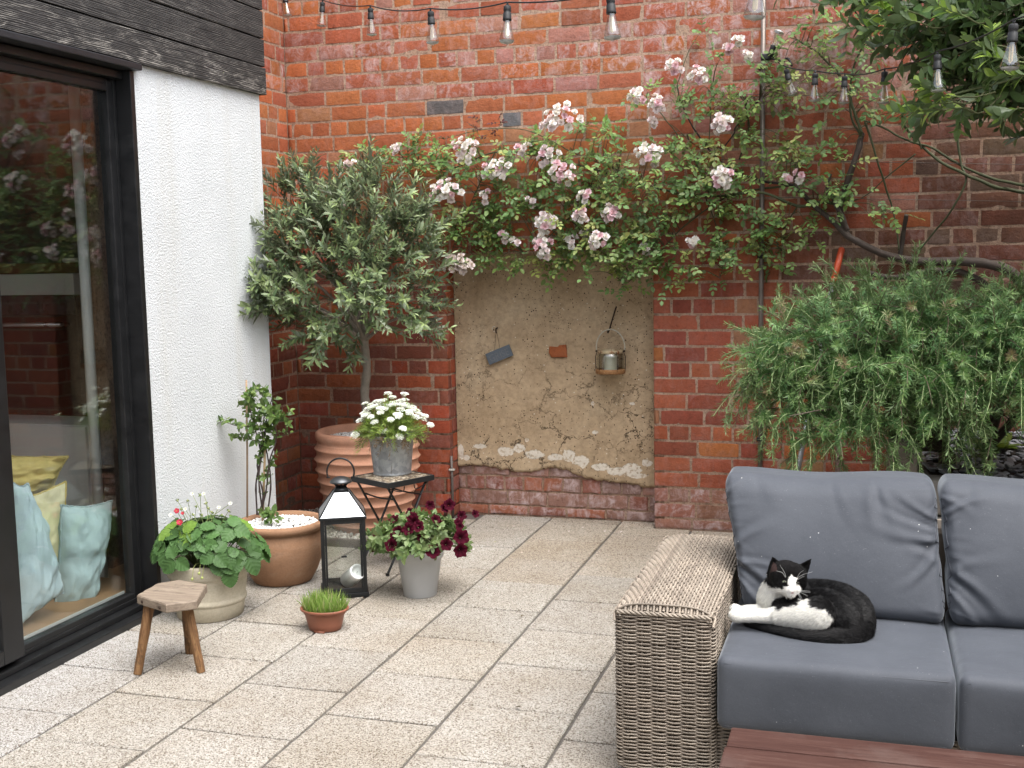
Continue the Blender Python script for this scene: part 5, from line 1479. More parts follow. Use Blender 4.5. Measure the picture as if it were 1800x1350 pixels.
for h_ in heads:
    ax = h_ - (wc + [0, 0, 0.15]); ax /= np.linalg.norm(ax); ax = ax * 0.5 + UP * 0.8 + np.array([0.1, -0.25, 0]); ax /= np.linalg.norm(ax)
    o = wc + np.array([rr.normal(0, .04), rr.normal(0, .04), 0.17])
    stm.add(*tube(smooth_path([o, (o + h_) / 2 + rr.normal(0, .008, 3), h_ - ax * 0.006], 6), 0.0013, 4, cap=False), (0.2, 0.28, 0.08))
    fl_ = MB(); nf = 22; R_ = rr.uniform(0.012, 0.0195)
    u = np.cross(ax, rdir(1)[0]); u /= np.linalg.norm(u); v2 = np.cross(ax, u)
    for i in range(nf):
        aa = i * 2.4; q = math.sqrt((i + .5) / nf)
        c_ = h_ + R_ * q * (math.cos(aa) * u + math.sin(aa) * v2) - ax * R_ * 0.45 * q * q
        ps = rr.uniform(0.0052, 0.0082)
        dirs = [(math.cos(aa + s) * u + math.sin(aa + s) * v2) + ax * 0.2 for s in (0.5, -0.5, 2.4, -2.4)]
        inst(fl_, pet4, np.tile(c_, (4, 1)), frames(np.array(dirs), np.tile(ax, (4, 1)) + rr.normal(0, .2, (4, 3))), ps * np.array([1.2, 1.2, .7, .7]), vary((0.84, 0.845, 0.83), 4, 0.04, 0.01))
    if rr.random() < .6:
        inst(fl_, ICO, h_[None] + ax * 0.001, np.eye(3)[None], 0.0025, np.array((0.55, 0.62, 0.25)))
    fl_.build('flower_head', M_white, bucket)
for k in range(360):
    a = rr.uniform(0, 2 * PI); q = math.sqrt(rr.uniform(0, 1))
    p0 = wc + np.array([0.125 * q * math.cos(a), 0.12 * q * math.sin(a), 0.185 + 0.12 * (1 - q * q) * rr.uniform(0.3, 1)])
    dr = np.array([math.cos(a) * q, math.sin(a) * q, 0.9 - 0.4 * q]) + rr.normal(0, 0.35, 3); dr /= np.linalg.norm(dr)
    dead = q > 0.82 and rr.random() < 0.45
    if dead: dr[2] -= 0.8; dr /= np.linalg.norm(dr)
    twig(p0, dr, rr.uniform(0.04, 0.09), 8, stm, bankd if dead else bankg, 1.0, (0.4, 0.9), -0.3 if q > .6 else 0, 0.0011)
for k in range(16):
    a = rr.uniform(PI * 0.9, 2.1 * PI)
    p0 = wc + np.array([0.112 * math.cos(a), 0.112 * math.sin(a), 0.20]); dr = np.array([math.cos(a) * .7, math.sin(a) * .7, -0.5])
    twig(p0, dr / np.linalg.norm(dr), rr.uniform(0.04, 0.09), 9, stm, bankd if k % 2 else bankg, 0.9, (0.4, 1.0), -0.4, 0.0011)
lv = MB(); needle = leaf_tmpl(0.026, 0.0042, 2, 0.2, -0.1, 0.5)
flush(bankg, lv, needle); flush(bankd, lv, needle)
stm.build('stems', M_twig, bucket); lv.build('leaves', leafmat('candytuft leaf', 0.5, 0.4), bucket)

# ---- petunia in the grey pot
pc_ = np.array([-1.885, 4.70, 0.0])
pet = thing('potted_petunia', pc_, 'petunia with pale green leaves and dark burgundy flowers in a light grey pot', 'potted plant')
M_grey = mat('light grey plastic', (0.47, 0.48, 0.485), 0.5, var=0.07, vs=9, bump=0.05, bs=120)
prof = [(0, 0.004), (0.068, 0.004), (0.071, 0.0), (0.0735, 0.003), (0.097, 0.166), (0.0985, 0.168), (0.1035, 0.170), (0.1065, 0.174), (0.113, 0.212), (0.1125, 0.216), (0.108, 0.216), (0.104, 0.19)]
MB().add(*lathe(prof, 56, pc_)).build('pot', M_grey, pet)
MB().add(*soil_disc(pc_, 0.103, 0.195)).build('soil', M_soil, pet)
bankp = new_bank((0.175, 0.255, 0.098), (0.27, 0.36, 0.145), (0.19, 0.24, 0.10))
stm = MB(); rr = np.random.default_rng(31)
for k in range(122):
    a = rr.uniform(0, 2 * PI); q = math.sqrt((k + .5) / 122)
    c_ = pc_ + np.array([0.215 * q * math.cos(a), 0.17 * q * math.sin(a), 0.325 - 0.085 * q * q + rr.normal(0, 0.022)])
    if q > 0.6 and rr.random() < 0.35: c_[2] -= rr.uniform(0.02, 0.07)
    o = pc_ + np.array([rr.normal(0, .03), rr.normal(0, .03), 0.20])
    stm.add(*tube(smooth_path([o, (o + c_) / 2 + [0, 0, 0.03], c_], 8), 0.0022, 4, cap=False), (0.17, 0.21, 0.09))
    out = np.array([math.cos(a) * q, math.sin(a) * q, 0.75 - 0.6 * q]) + rr.normal(0, .25, 3); out /= np.linalg.norm(out)
    twig(c_ - out * 0.03, out, rr.uniform(0.05, 0.085), rr.integers(5, 8), stm, bankp, rr.uniform(0.8, 1.15), (0.6, 1.15), -0.15, 0.0016)
lv = MB(); flush(bankp, lv, leaf_tmpl(0.046, 0.023, 4, 0.22, -0.2, 0.5))
stm.build('stems', M_twig, pet); lv.build('leaves', leafmat('petunia leaf', 0.55, 0.28), pet)
def petunia_flower(mb, c, nrm, R):
    nrm = np.asarray(nrm, float); nrm /= np.linalg.norm(nrm)
    u = np.cross(nrm, rdir(1)[0]); u /= np.linalg.norm(u); v2 = np.cross(nrm, u)
    na, nrr = 40, 7
    A = np.arange(na) / na * 2 * PI; T = np.linspace(0.06, 1, nrr)
    rad = R * T[:, None] * (1 + 0.10 * np.cos(5 * A)[None] * T[:, None] + 0.05 * np.cos(11 * A + c[0] * 99)[None] * T[:, None] ** 3)
    hgt = R * (-0.75 * (1 - T[:, None]) ** 2 + 0.13 * np.sin(9 * A + c[2] * 77)[None] * T[:, None] ** 3 + 0.04 * np.cos(5 * A)[None] * T[:, None])
    P = c + rad[..., None] * (np.cos(A)[None, :, None] * u + np.sin(A)[None, :, None] * v2) + hgt[..., None] * nrm
    i = np.arange(nrr - 1)[:, None]; j = np.arange(na)[None]; j2 = (j + 1) % na
    q = np.stack(np.broadcast_arrays(i * na + j, i * na + j2, (i + 1) * na + j2, (i + 1) * na + j), -1).reshape(-1, 4)
    col = np.array((0.062, 0.004, 0.014))[None, None] * (0.35 + 0.85 * T[:, None, None] ** 1.2) * (1 - 0.4 * (np.abs(np.sin(2.5 * A)) < 0.12)[None, :, None])
    mb.add(P.reshape(-1, 3), q, np.broadcast_to(col, P.shape).reshape(-1, 3))
M_burg = leafmat('burgundy petal', 0.8, 0.1, None, 0.08)
for (px, py, R_, dz) in ((687, 958, .028, -.16), (692, 944, .022, -.13), (726, 918, .032, -.13), (717, 930, .026, -.15), (735, 925, .026, -.13), (724, 908, .024, -.1), (761, 969, .031, -.165), (785, 957, .027, -.165), (811, 944, .034, -.12), (810, 968, .031, -.14), (700, 934, .024, -.14), (657, 962, .022, -.1), (756, 888, .021, -.02), (790, 887, .026, .06), (782, 893, .022, .05), (812, 906, .022, .03), (836, 903, .018, .0), (806, 918, .02, -.04), (766, 912, .02, -.10), (692, 912, .024, -.04), (808, 925, .018, -.06), (773, 920, .018, -.08), (740, 945, .018, -.13), (722, 900, .02, -.02), (660, 945, .02, -.08)):
    c_ = at(px, py, pc_[1] + dz)
    n_ = (c_ - (pc_ + [0, 0, 0.26])); n_ /= np.linalg.norm(n_)
    n_ = n_ * 0.7 + np.array([0.2, -0.9, 0.35]) + rr.normal(0, 0.25, 3)
    fl_ = MB(); petunia_flower(fl_, c_, n_, R_); fl_.build('flower', M_burg, pet)

# ---- things hanging in the recess
YP = YN - 0.022
nail = thing('hook', at(1083, 542, YP), 'long rusty iron hook in the plaster holding the jar lantern', 'hook')
a_, b_ = at(1083, 540, YP), at(1073, 583, YP)
MB().add(*tube(smooth_path([a_ + [0, 0.03, 0], a_, a_ * .4 + b_ * .6 + [0, -.03, 0], b_ + [0, -.045, 0.004], b_ + [-.002, -.06, 0.0], b_ + [0, -.066, 0.016]], 20), 0.0042, 6)).build('iron_hook', M_rust, nail)
hl = at(1073, 637, YP - 0.075)
jar = thing('hanging_jar_lantern', hl, 'glass jar lantern with rusty rims and pale wire handle hanging on the plaster', 'lantern')
R_ = 0.079
jz = hl[2] - 0.068
def jp(rz): return [(r_, z_ + jz) for r_, z_ in rz]
jc = (hl[0], hl[1], 0)
MB().add(*lathe(jp([(0.0, 0.004), (0.060, 0.004), (0.072, 0.012), (0.0755, 0.025), (0.0755, 0.10), (0.072, 0.114), (0.063, 0.122), (0.061, 0.13)]), 40, jc)).build('glass_jar', glassmat('jar glass', (0.82, 0.84, 0.81), 0.09, 0.12), jar)
M_rustyrim = mat('rusty painted rim', (0.50, 0.40, 0.25), 0.6, 0.3, var=0.3, vs=30, bump=0.3, bs=60, dirt=((0.20, 0.07, 0.02), 34, 0.50))
MB().add(*lathe(jp([(0.060, 0.118), (0.068, 0.118), (0.070, 0.122), (0.070, 0.132), (0.067, 0.137), (0.060, 0.137), (0.059, 0.125), (0.06, 0.118)]), 40, jc)).build('rim', M_rustyrim, jar)
MB().add(*lathe(jp([(0.070, 0.010), (0.080, 0.008), (0.082, 0.012), (0.082, 0.028), (0.080, 0.033), (0.0765, 0.034), (0.0765, 0.014), (0.07, 0.010)]), 40, jc)).build('base_ring', mat('rusted base ring', (0.33, 0.16, 0.06), 0.7, 0.3, var=0.4, vs=34, bump=0.4, bs=70, dirt=((0.55, 0.40, 0.22), 40, 0.56)), jar)
cg = MB()
for sx in (-1, 1):
    cg.add(*tube([(hl[0] + sx * 0.081, hl[1], jz + 0.02), (hl[0] + sx * 0.083, hl[1], jz + 0.10), (hl[0] + sx * 0.073, hl[1], jz + 0.128)], 0.0022, 6))
    cg.add(*tube([(hl[0] + sx * 0.066, hl[1], jz + 0.128), (hl[0] + sx * 0.082, hl[1], jz + 0.130)], 0.005, 8))
for aa in (0.9, 2.2, -0.9, -2.2):
    cg.add(*tube([(hl[0] + 0.081 * math.cos(aa), hl[1] + 0.081 * math.sin(aa), jz + 0.02), (hl[0] + 0.0815 * math.cos(aa), hl[1] + 0.0815 * math.sin(aa), jz + 0.105), (hl[0] + 0.069 * math.cos(aa), hl[1] + 0.069 * math.sin(aa), jz + 0.13)], 0.0018, 5))
cg.build('wire_cage', M_rust, jar)
tt = np.linspace(-0.15, PI + 0.15, 36)
MB().add(*tube(np.array([(hl[0] + 0.079 * math.cos(t), hl[1] + 0.006, jz + 0.150 + 0.098 * max(math.sin(t), -0.2)) for t in tt]), 0.0038, 7)).build('handle', mat('worn cream wire', (0.52, 0.47, 0.37), 0.6, 0.0, var=0.3, vs=40, dirt=((0.10, 0.055, 0.03), 50, 0.60)), jar)
jcd = thing('candle', (hl[0], hl[1], jz + 0.006), 'ivory pillar candle inside the hanging glass jar', 'candle')
MB().add(*lathe([(0, jz + 0.006), (0.034, jz + 0.006), (0.036, jz + 0.010), (0.036, jz + 0.094), (0.034, jz + 0.104), (0.028, jz + 0.100), (0.012, jz + 0.094), (0, jz + 0.094)], 30, jc)).build('wax', mat('ivory wax', (0.62, 0.60, 0.49), 0.5, var=0.1, vs=16), jcd)
MB().add(*tube([(hl[0], hl[1], jz + 0.093), (hl[0] + .001, hl[1], jz + 0.106)], 0.0013, 5)).build('wick', M_black, jcd)
# slate tag on its nail
na = at(874, 577, YP)
hk = thing('hook', na, 'short rusty nail with a scrap of wire above the slate tag', 'hook')
MB().add(*tube([na + [0, 0.03, 0.004], na + [0, -0.02, 0.0], na + [0.0, -0.026, -0.012], na + [0.001, -0.022, -0.026]], 0.0042, 6)).build('nail', M_rust, hk)
MB().add(*tube(smooth_path([na + [-.004, -.02, .006], na + [-.014, -.02, .012], na + [-.024, -.018, .004], na + [-.022, -.018, -.006]], 10), 0.002, 5)).build('wire', mat('pale wire', (0.5, 0.46, 0.38), 0.6), hk)
sc4 = np.array([at(*p, YP - 0.016) for p in ((853, 624), (894, 604), (903, 626), (861, 640))])
cs = sc4.mean(0); ux = (sc4[1] - sc4[0] + sc4[2] - sc4[3]) / 2; W_ = np.linalg.norm(ux); ux /= W_; uz = np.array([-ux[2], 0, ux[0]])
H_ = (np.linalg.norm(sc4[0] - sc4[3]) + np.linalg.norm(sc4[1] - sc4[2])) / 2
slt = thing('slate_sign', cs, 'small tilted grey slate name tag with faint letters hanging on the plaster', 'sign')
v, f = box(-W_ / 2, W_ / 2, -0.006, 0.006, -H_ / 2, H_ / 2, 0.0015)
def tos(v): return cs + v[:, [0]] * ux + v[:, [2]] * uz + v[:, [1]] * np.array([0, 1.0, 0])
M_slate = mat('blue grey slate', (0.105, 0.125, 0.15), 0.6, var=0.25, vs=40, bump=0.4, bs=50, bd=0.003)
MB().add(tos(v), f).build('plate', M_slate, slt, smooth=False)
MB().add(*tube(smooth_path([tos(np.array([[-W_ * .1, -0.004, H_ / 2]]))[0], na + [0.002, -0.022, -0.02], tos(np.array([[W_ * .12, -0.004, H_ / 2]]))[0]], 12), 0.0009, 4)).build('cord', M_rust, slt)
fc = bpy.data.curves.new('letters', 'FONT'); fc.body = 'GRISE'; fc.size = 0.058; fc.extrude = 0.0004; fc.align_x = 'CENTER'; fc.align_y = 'CENTER'
fo = bpy.data.objects.new('tmp_text', fc); COL.objects.link(fo)
bpy.context.view_layer.update()
me_ = fo.evaluated_get(bpy.context.evaluated_depsgraph_get()).to_mesh()
tvv = np.array([q.co[:] for q in me_.vertices]); tff = [tuple(p.vertices) for p in me_.polygons]
bpy.data.objects.remove(fo)
if len(tvv):
    tvv = tvv * [0.85, 1.0, 1.0]
    V = np.c_[tvv[:, 0], np.full(len(tvv), -0.0066) - tvv[:, 2] * 0.5, tvv[:, 1] - 0.004]
    MB().add(tos(V), tff).build('lettering', mat('worn letter paint', (0.165, 0.18, 0.20), 0.7, var=0.4, vs=60), slt, smooth=False)
# ------------------------------------------------------------------ climbing rose
rose = thing('climbing_rose', at(1640, 462, YW - 0.05), 'climbing rose with pale pink double flowers trained over the brick wall', 'climbing rose')
M_cane = mat('rose cane', None, 0.75, var=0.35, vs=30, bump=0.4, bs=60, bd=0.004)
BR, GR2, DK = (0.085, 0.062, 0.048), (0.075, 0.085, 0.035), (0.03, 0.022, 0.02)
cn = MB()
def cane(pl, r0, r1, col, n=40, Y0=YW - 0.055, dy=0.03):
    ph = rng.uniform(0, 6)
    P = [at(x, y, Y0 + dy * math.sin(ph + i * 1.3)) for i, (x, y) in enumerate(pl)]
    p = smooth_path(P, n)
    p = p + fbm(p * 14, 3, 2)[:, None] * 0.006
    rr_ = np.linspace(r0, r1, n) * (1 + 0.12 * vn(p * 40, 6))
    cn.add(*tube(p, rr_, 7), col)
    return p
cpaths = []
cane([(1840, 560), (1800, 505), (1770, 475), (1720, 462), (1640, 460), (1580, 455), (1530, 437), (1490, 415), (1465, 390), (1430, 362), (1395, 325)], 0.030, 0.011, BR, 60)
cane([(1850, 600), (1760, 520), (1700, 482), (1660, 474), (1620, 480), (1560, 487), (1500, 470)], 0.020, 0.012, BR, 50)
cane([(1490, 415), (1480, 385), (1476, 365), (1490, 320), (1508, 265), (1515, 235)], 0.020, 0.014, BR)
cane([(1490, 405), (1470, 360), (1455, 330), (1462, 305)], 0.013, 0.006, BR)
cpaths.append(cane([(1515, 235), (1500, 190), (1480, 140), (1440, 95), (1400, 70)], 0.009, 0.004, GR2))
cpaths.append(cane([(1515, 240), (1495, 200), (1500, 120), (1530, 60), (1545, 40)], 0.007, 0.003, GR2))
cane([(1830, 340), (1780, 335), (1740, 325), (1690, 304), (1640, 275), (1600, 235), (1585, 205), (1600, 180)], 0.010, 0.006, GR2)
cane([(1830, 330), (1760, 318), (1700, 295), (1640, 262), (1590, 245), (1550, 225), (1500, 205)], 0.008, 0.004, GR2)
cane([(1682, 175), (1684, 240), (1690, 290), (1698, 318), (1672, 370), (1640, 410), (1612, 445)], 0.0065, 0.004, GR2)
cane([(1520, 215), (1532, 250), (1545, 290), (1560, 340), (1575, 390), (1580, 440)], 0.006, 0.004, GR2)
cane([(1620, 262), (1610, 230), (1600, 200)], 0.004, 0.002, GR2)
cane([(1580, 455), (1588, 410), (1593, 378)], 0.012, 0.010, (0.075, 0.058, 0.045))
cane([(1610, 270), (1560, 310), (1520, 345), (1470, 362)], 0.004, 0.002, GR2)
cpaths.append(cane([(1478, 360), (1440, 356), (1400, 362), (1340, 338), (1250, 345), (1150, 330), (1050, 300), (950, 275), (870, 268), (780, 298), (700, 275), (620, 285)], 0.009, 0.0025, GR2, 90))
cpaths.append(cane([(1395, 325), (1340, 318), (1290, 300), (1240, 255), (1200, 190), (1190, 150)], 0.007, 0.003, DK))
cpaths.append(cane([(1335, 175), (1295, 222), (1290, 235), (1270, 262)], 0.0055, 0.003, DK))
cpaths.append(cane([(1310, 180), (1315, 230), (1300, 280)], 0.006, 0.004, GR2))
cpaths.append(cane([(1395, 325), (1340, 332), (1280, 345), (1200, 400), (1150, 455), (1100, 500)], 0.006, 0.002, GR2))
cpaths.append(cane([(1150, 330), (1090, 300), (1010, 270), (930, 230), (850, 228), (780, 245)], 0.004, 0.0018, GR2))
cpaths.append(cane([(1050, 300), (1020, 360), (960, 420), (920, 445)], 0.004, 0.0018, GR2))
cpaths.append(cane([(870, 268), (840, 330), (810, 400), (795, 440)], 0.004, 0.0018, GR2))
cpaths.append(cane([(1250, 345), (1220, 280), (1170, 210), (1130, 170)], 0.005, 0.0018, GR2))
cpaths.append(cane([(1400, 365), (1380, 400), (1375, 440)], 0.004, 0.0018, GR2))
cpaths.append(cane([(1250, 165), (1240, 260), (1180, 220)], 0.003, 0.0015, GR2))
cpaths.append(cane([(1240, 345), (1260, 400), (1270, 455), (1265, 490)], 0.003, 0.0015, GR2))
wr = MB()
for zpx in (280, 345, 165):
    a_, b_ = at(1250, zpx, YW - 0.035), at(1850, zpx - 4 + 14, YW - 0.035)
    wr.add(*tube([a_, b_], 0.0014, 4))
wr.build('training_wire', M_greymetal, rose)
# leaves: sprays of compound leaves spread through the bush
BL = [(720, 268, 95, 26, 50), (825, 285, 80, 45, 120), (790, 300, 40, 40, 40), (960, 300, 110, 50, 200), (1000, 385, 180, 62, 560), (1100, 440, 120, 45, 290), (1130, 320, 130, 65, 280), (1240, 310, 80, 70, 150), (1300, 400, 60, 60, 80), (1240, 215, 100, 60, 90), (1325, 250, 70, 110, 90), (1430, 120, 95, 70, 120), (1425, 250, 75, 100, 90), (1468, 325, 50, 45, 46), (850, 405, 55, 40, 100), (1105, 492, 26, 20, 22), (1400, 395, 55, 45, 50), (1560, 375, 40, 22, 18), (1500, 60, 90, 45, 60), (690, 290, 60, 28, 30), (1372, 440, 25, 40, 16), (785, 375, 35, 55, 40), (1270, 450, 55, 45, 60), (1150, 160, 40, 30, 20), (1230, 110, 50, 30, 14), (1050, 240, 60, 26, 30), (620, 285, 25, 16, 12), (1240, 60, 14, 20, 3), (920, 250, 50, 22, 20), (1190, 480, 40, 20, 18), (890, 450, 70, 18, 50), (1000, 462, 70, 22, 60), (1560, 185, 40, 30, 20)]
LP, LD, LU, LS, LC = [], [], [], [], []
rt = MB()
rr = np.random.default_rng(77)
leaflet = leaf_tmpl(1.0, 0.66, 3, 0.22, -0.12, 0.45)
def compound(p, d, up, size, col):
    d = d / np.linalg.norm(d); x = np.cross(d, up); x /= np.linalg.norm(x) + 1e-9
    L = size * 2.1
    for (t, ang, s) in ((0.38, 1.05, 0.8), (0.38, -1.05, 0.8), (0.72, 0.95, 0.95), (0.72, -0.95, 0.95), (1.0, 0.0, 1.1)):
        LP.append(p + d * L * t - UP * 0.08 * L * t * t); LD.append(d * math.cos(ang) + x * math.sin(ang)); LU.append(up + rr.normal(0, 0.22, 3))
        LS.append(size * s * rr.uniform(0.85, 1.1)); LC.append(col * rr.uniform(0.88, 1.12, 3))
    rt.add(*tube(np.array([p, p + d * L * 0.5 - UP * 0.02 * L, p + d * L - UP * 0.08 * L]), 0.0011, 3, cap=False), (0.13, 0.15, 0.06))
cp_all = np.vstack(cpaths)
for (x, y, rx, ry, n) in BL:
    nspray = max(1, int(n * (0.62 if n > 180 else 0.82)) // 4)
    for k in range(nspray):
        a = rr.uniform(0, 2 * PI); q = math.sqrt(rr.uniform(0, 1))
        c_ = at(x + rx * q * math.cos(a), y + ry * q * math.sin(a), YW - 0.04 - rr.uniform(0.0, 0.26) * (1 - 0.5 * q) * (1.0 if n > 100 else 0.5))
        nearest = cp_all[np.argmin(((cp_all - c_) ** 2).sum(1))]
        v_ = c_ - nearest; L = np.linalg.norm(v_)
        if L < 0.35:
            mid = (c_ + nearest) / 2 + np.array([0, -0.02, 0.03])
            rt.add(*tube(smooth_path([nearest, mid, c_], 7), np.linspace(0.0026, 0.0011, 7), 4, cap=False), (0.09, 0.10, 0.045) if rr.random() < .6 else (0.12, 0.07, 0.045))
        out = v_ / (L + 1e-6) * 0.5 + np.array([rr.normal(0, .5), -0.75, rr.normal(0.1, .4)]); out /= np.linalg.norm(out)
        tone = rr.random()
        for i in range(4):
            d = out * 0.5 + rr.normal(0, 0.62, 3); d[1] -= 0.12
            up = np.array([rr.normal(0, .35), -0.55 + rr.normal(0, .3), 0.75])
            col = np.array((0.165, 0.275, 0.092)) if tone < .45 else np.array((0.23, 0.345, 0.10)) if tone < .78 else np.array((0.33, 0.38, 0.12))
            p0 = c_ + rr.normal(0, 0.022, 3)
            p0[1] = min(p0[1], YW - 0.03)
            compound(p0, d, up, rr.uniform(0.024, 0.037), col * rr.uniform(0.8, 1.25))
# a few bronze young shoots
for (x, y) in ((845, 215), (880, 212), (862, 232), (838, 222), (872, 225)):
    for i in range(3):
        compound(at(x + rr.normal(0, 5), y + rr.normal(0, 5), YW - 0.1), rr.normal(0, 1, 3) + [0, -.3, .3], np.array([0, -.5, .8]), 0.022, np.array((0.11, 0.03, 0.028)))
lv = MB(); inst(lv, leaflet, np.array(LP), frames(np.array(LD), np.array(LU)), np.array(LS), np.clip(np.array(LC), 0.003, 1))
cn.build('canes', M_cane, rose)
cro = lv.build('leaves', leafmat('rose leaf', 0.5, 0.38, (0.17, 0.22, 0.11)), rose)
rt.build('shoots', M_twig, rose)
# flowers
def rose_bloom(mb, c, nrm, R, col):
    nrm = nrm / np.linalg.norm(nrm); u = np.cross(nrm, rdir(1, rr)[0]); u /= np.linalg.norm(u); v2 = np.cross(nrm, u)
    P, D, U_, Sx, C_ = [], [], [], [], []
    for lay_, (npt, tilt, s, h) in enumerate(((8, 0.12, 1.0, 0.0), (7, 0.5, 0.8, 0.12), (6, 0.95, 0.6, 0.22), (4, 1.3, 0.42, 0.3))):
        for i in range(npt):
            a = (i + 0.5 * lay_) / npt * 2 * PI + rr.normal(0, 0.15)
            rad = math.cos(a) * u + math.sin(a) * v2
            d = rad * math.cos(tilt) + nrm * math.sin(tilt) + rr.normal(0, 0.12, 3)
            P.append(c + nrm * R * h + rad * R * 0.08); D.append(d); U_.append(nrm * math.cos(tilt) - rad * math.sin(tilt) + rr.normal(0, .15, 3)); Sx.append(R * s * rr.uniform(.85, 1.1))
            C_.append(np.array(col) * rr.uniform(0.95, 1.04) + np.array([0, -0.05, -0.035]) * (lay_ / 3.0) * rr.uniform(0, 1))
    inst(mb, petal_r, np.array(P), frames(np.array(D), np.array(U_)), np.array(Sx), np.clip(np.array(C_), 0, 1))
petal_r = leaf_tmpl(1.0, 0.85, 3, 0.18, 0.22, 0.65)
M_rosep = leafmat('rose petal', 0.65, 0.22, None, 0.3)
CLU = [(988, 205, 30, 22, 14), (970, 218, 16, 10, 5), (818, 258, 22, 16, 10), (823, 278, 14, 10, 5), (875, 297, 26, 17, 13), (783, 335, 28, 19, 14), (962, 275, 20, 16, 9), (985, 300, 22, 14, 9), (1000, 316, 14, 8, 5), (1140, 270, 22, 17, 11), (1270, 310, 15, 16, 11), (1268, 218, 14, 15, 9), (1186, 117, 13, 12, 6), (1228, 133, 14, 13, 7), (1298, 71, 9, 5, 3), (1120, 168, 12, 14, 6), (1155, 183, 11, 14, 7), (1281, 85, 8, 5, 3), (1315, 97, 7, 6, 3), (743, 372, 16, 13, 8), (698, 262, 9, 7, 4), (618, 291, 10, 9, 5), (698, 378, 9, 7, 3), (960, 390, 17, 15, 10), (955, 432, 15, 22, 12), (1029, 345, 10, 10, 5), (1022, 378, 9, 13, 6), (1075, 374, 16, 12, 8), (1005, 425, 9, 10, 4), (1030, 412, 11, 8, 4), (1051, 422, 14, 13, 9), (888, 415, 7, 8, 3), (908, 426, 8, 6, 2), (805, 464, 28, 15, 15), (853, 346, 7, 11, 4), (1135, 436, 8, 7, 3), (608, 361, 6, 5, 2), (935, 354, 9, 7, 3), (1150, 215, 6, 6, 3), (1216, 426, 10, 6, 4), (918, 262, 14, 8, 4), (1405, 308, 8, 9, 3), (1385, 315, 5, 5, 2)]
for (x, y, rx, ry, n) in CLU:
    mb = MB(); cY = YW - 0.20 - rr.uniform(0, 0.10) if n > 4 else YW - 0.16
    cc_ = at(x, y, cY); s_ = 1 / 318.0
    for i in range(n):
        a = i * 2.4; q = math.sqrt((i + 0.5) / n)
        p = cc_ + np.array([rx * s_ * q * math.cos(a), -0.035 * (1 - q * q) + rr.normal(0, .008), ry * s_ * q * math.sin(a)])
        nr_ = np.array([q * math.cos(a) * 0.8, -0.9, 0.35 + q * math.sin(a) * 0.8]) + rr.normal(0, 0.25, 3)
        tone = rr.random()
        col = (0.93, 0.88, 0.89) if tone < .45 else (0.91, 0.80, 0.84) if tone < .8 else (0.87, 0.62, 0.70)
        if y > 450 and x < 850: col = (0.80, 0.70, 0.69)
        rose_bloom(mb, p, nr_, rr.uniform(0.018, 0.025), col)
        mb.add(*tube(np.array([p, cc_ + [0, 0.05, -0.03]]), 0.0012, 3, cap=False), (0.12, 0.16, 0.06))
    mb.build('flower_cluster', M_rosep, rose)

# ------------------------------------------------------------------ raised bed, slate chips, rosemary
bed = thing('raised_bed', (1.2, 5.3, 0), 'raised planting bed walled in grey stone behind the sofa under the rosemary', 'raised bed')
M_stone = mat('grey garden stone', None, 0.85, var=0.35, vs=9, bump=0.6, bs=30, bd=0.012)
BX0, BY0 = 0.13, 4.75
mb = MB(); rr = np.random.default_rng(15)
for lay_ in range(4):
    z0 = lay_ * 0.148; x = BX0
    while x < 2.55:
        L = rr.uniform(0.2, 0.38); x2 = min(x + L, 2.56)
        v, f = box(x + 0.004, x2 - 0.004, BY0 + rr.uniform(-.008, .008), BY0 + 0.12, z0 + 0.004, z0 + 0.144, 0.012)
        mb.add(v + fbm(v * 14, 4)[:, None] * 0.008, f, np.array((0.24, 0.22, 0.195)) * rr.uniform(0.7, 1.2)); x = x2
    yy = BY0 + 0.124
    while yy < YW - 0.03:
        L = rr.uniform(0.2, 0.38); y2 = min(yy + L, YW - 0.02)
        v, f = box(BX0 + rr.uniform(-.008, .008), BX0 + 0.12, yy + 0.004, y2 - 0.004, z0 + 0.004, z0 + 0.144, 0.012)
        mb.add(v + fbm(v * 14, 4)[:, None] * 0.008, f, np.array((0.25, 0.225, 0.195)) * rr.uniform(0.7, 1.2)); yy = y2
mb.build('stone_wall', M_stone, bed)
v, f = box(BX0 + 0.121, 2.56, BY0 + 0.121, YW - 0.03, 0.4, 0.575)
MB().add(v, f).build('soil', M_soil, bed, smooth=False)
v, f = box(0, 0.11, 0, 0.16, 0, 0.14, 0.012)
ps = at(1585, 790, 4.84)
MB().add(v + fbm(v * 14, 2)[:, None] * 0.01 + [ps[0] - .055, 4.755, 0.597], f, (0.20, 0.17, 0.135)).build('coping_stone', M_stone, bed)
n = 1500
pos = np.c_[rr.uniform(BX0 + 0.1, 2.5, n), rr.uniform(BY0 + 0.1, YW - 0.05, n), 0.582 + rr.uniform(-0.004, 0.022, n)]
chip = box(-0.5, 0.5, -0.32, 0.32, -0.07, 0.07, 0.06, 1)
cv = np.array(chip[0]); mb = MB()
Rm = frames(np.c_[rr.normal(size=(n, 2)), rr.normal(0, .22, n)], np.c_[rr.normal(0, .3, (n, 2)), np.ones(n)])
fq = [q for q in chip[1]]
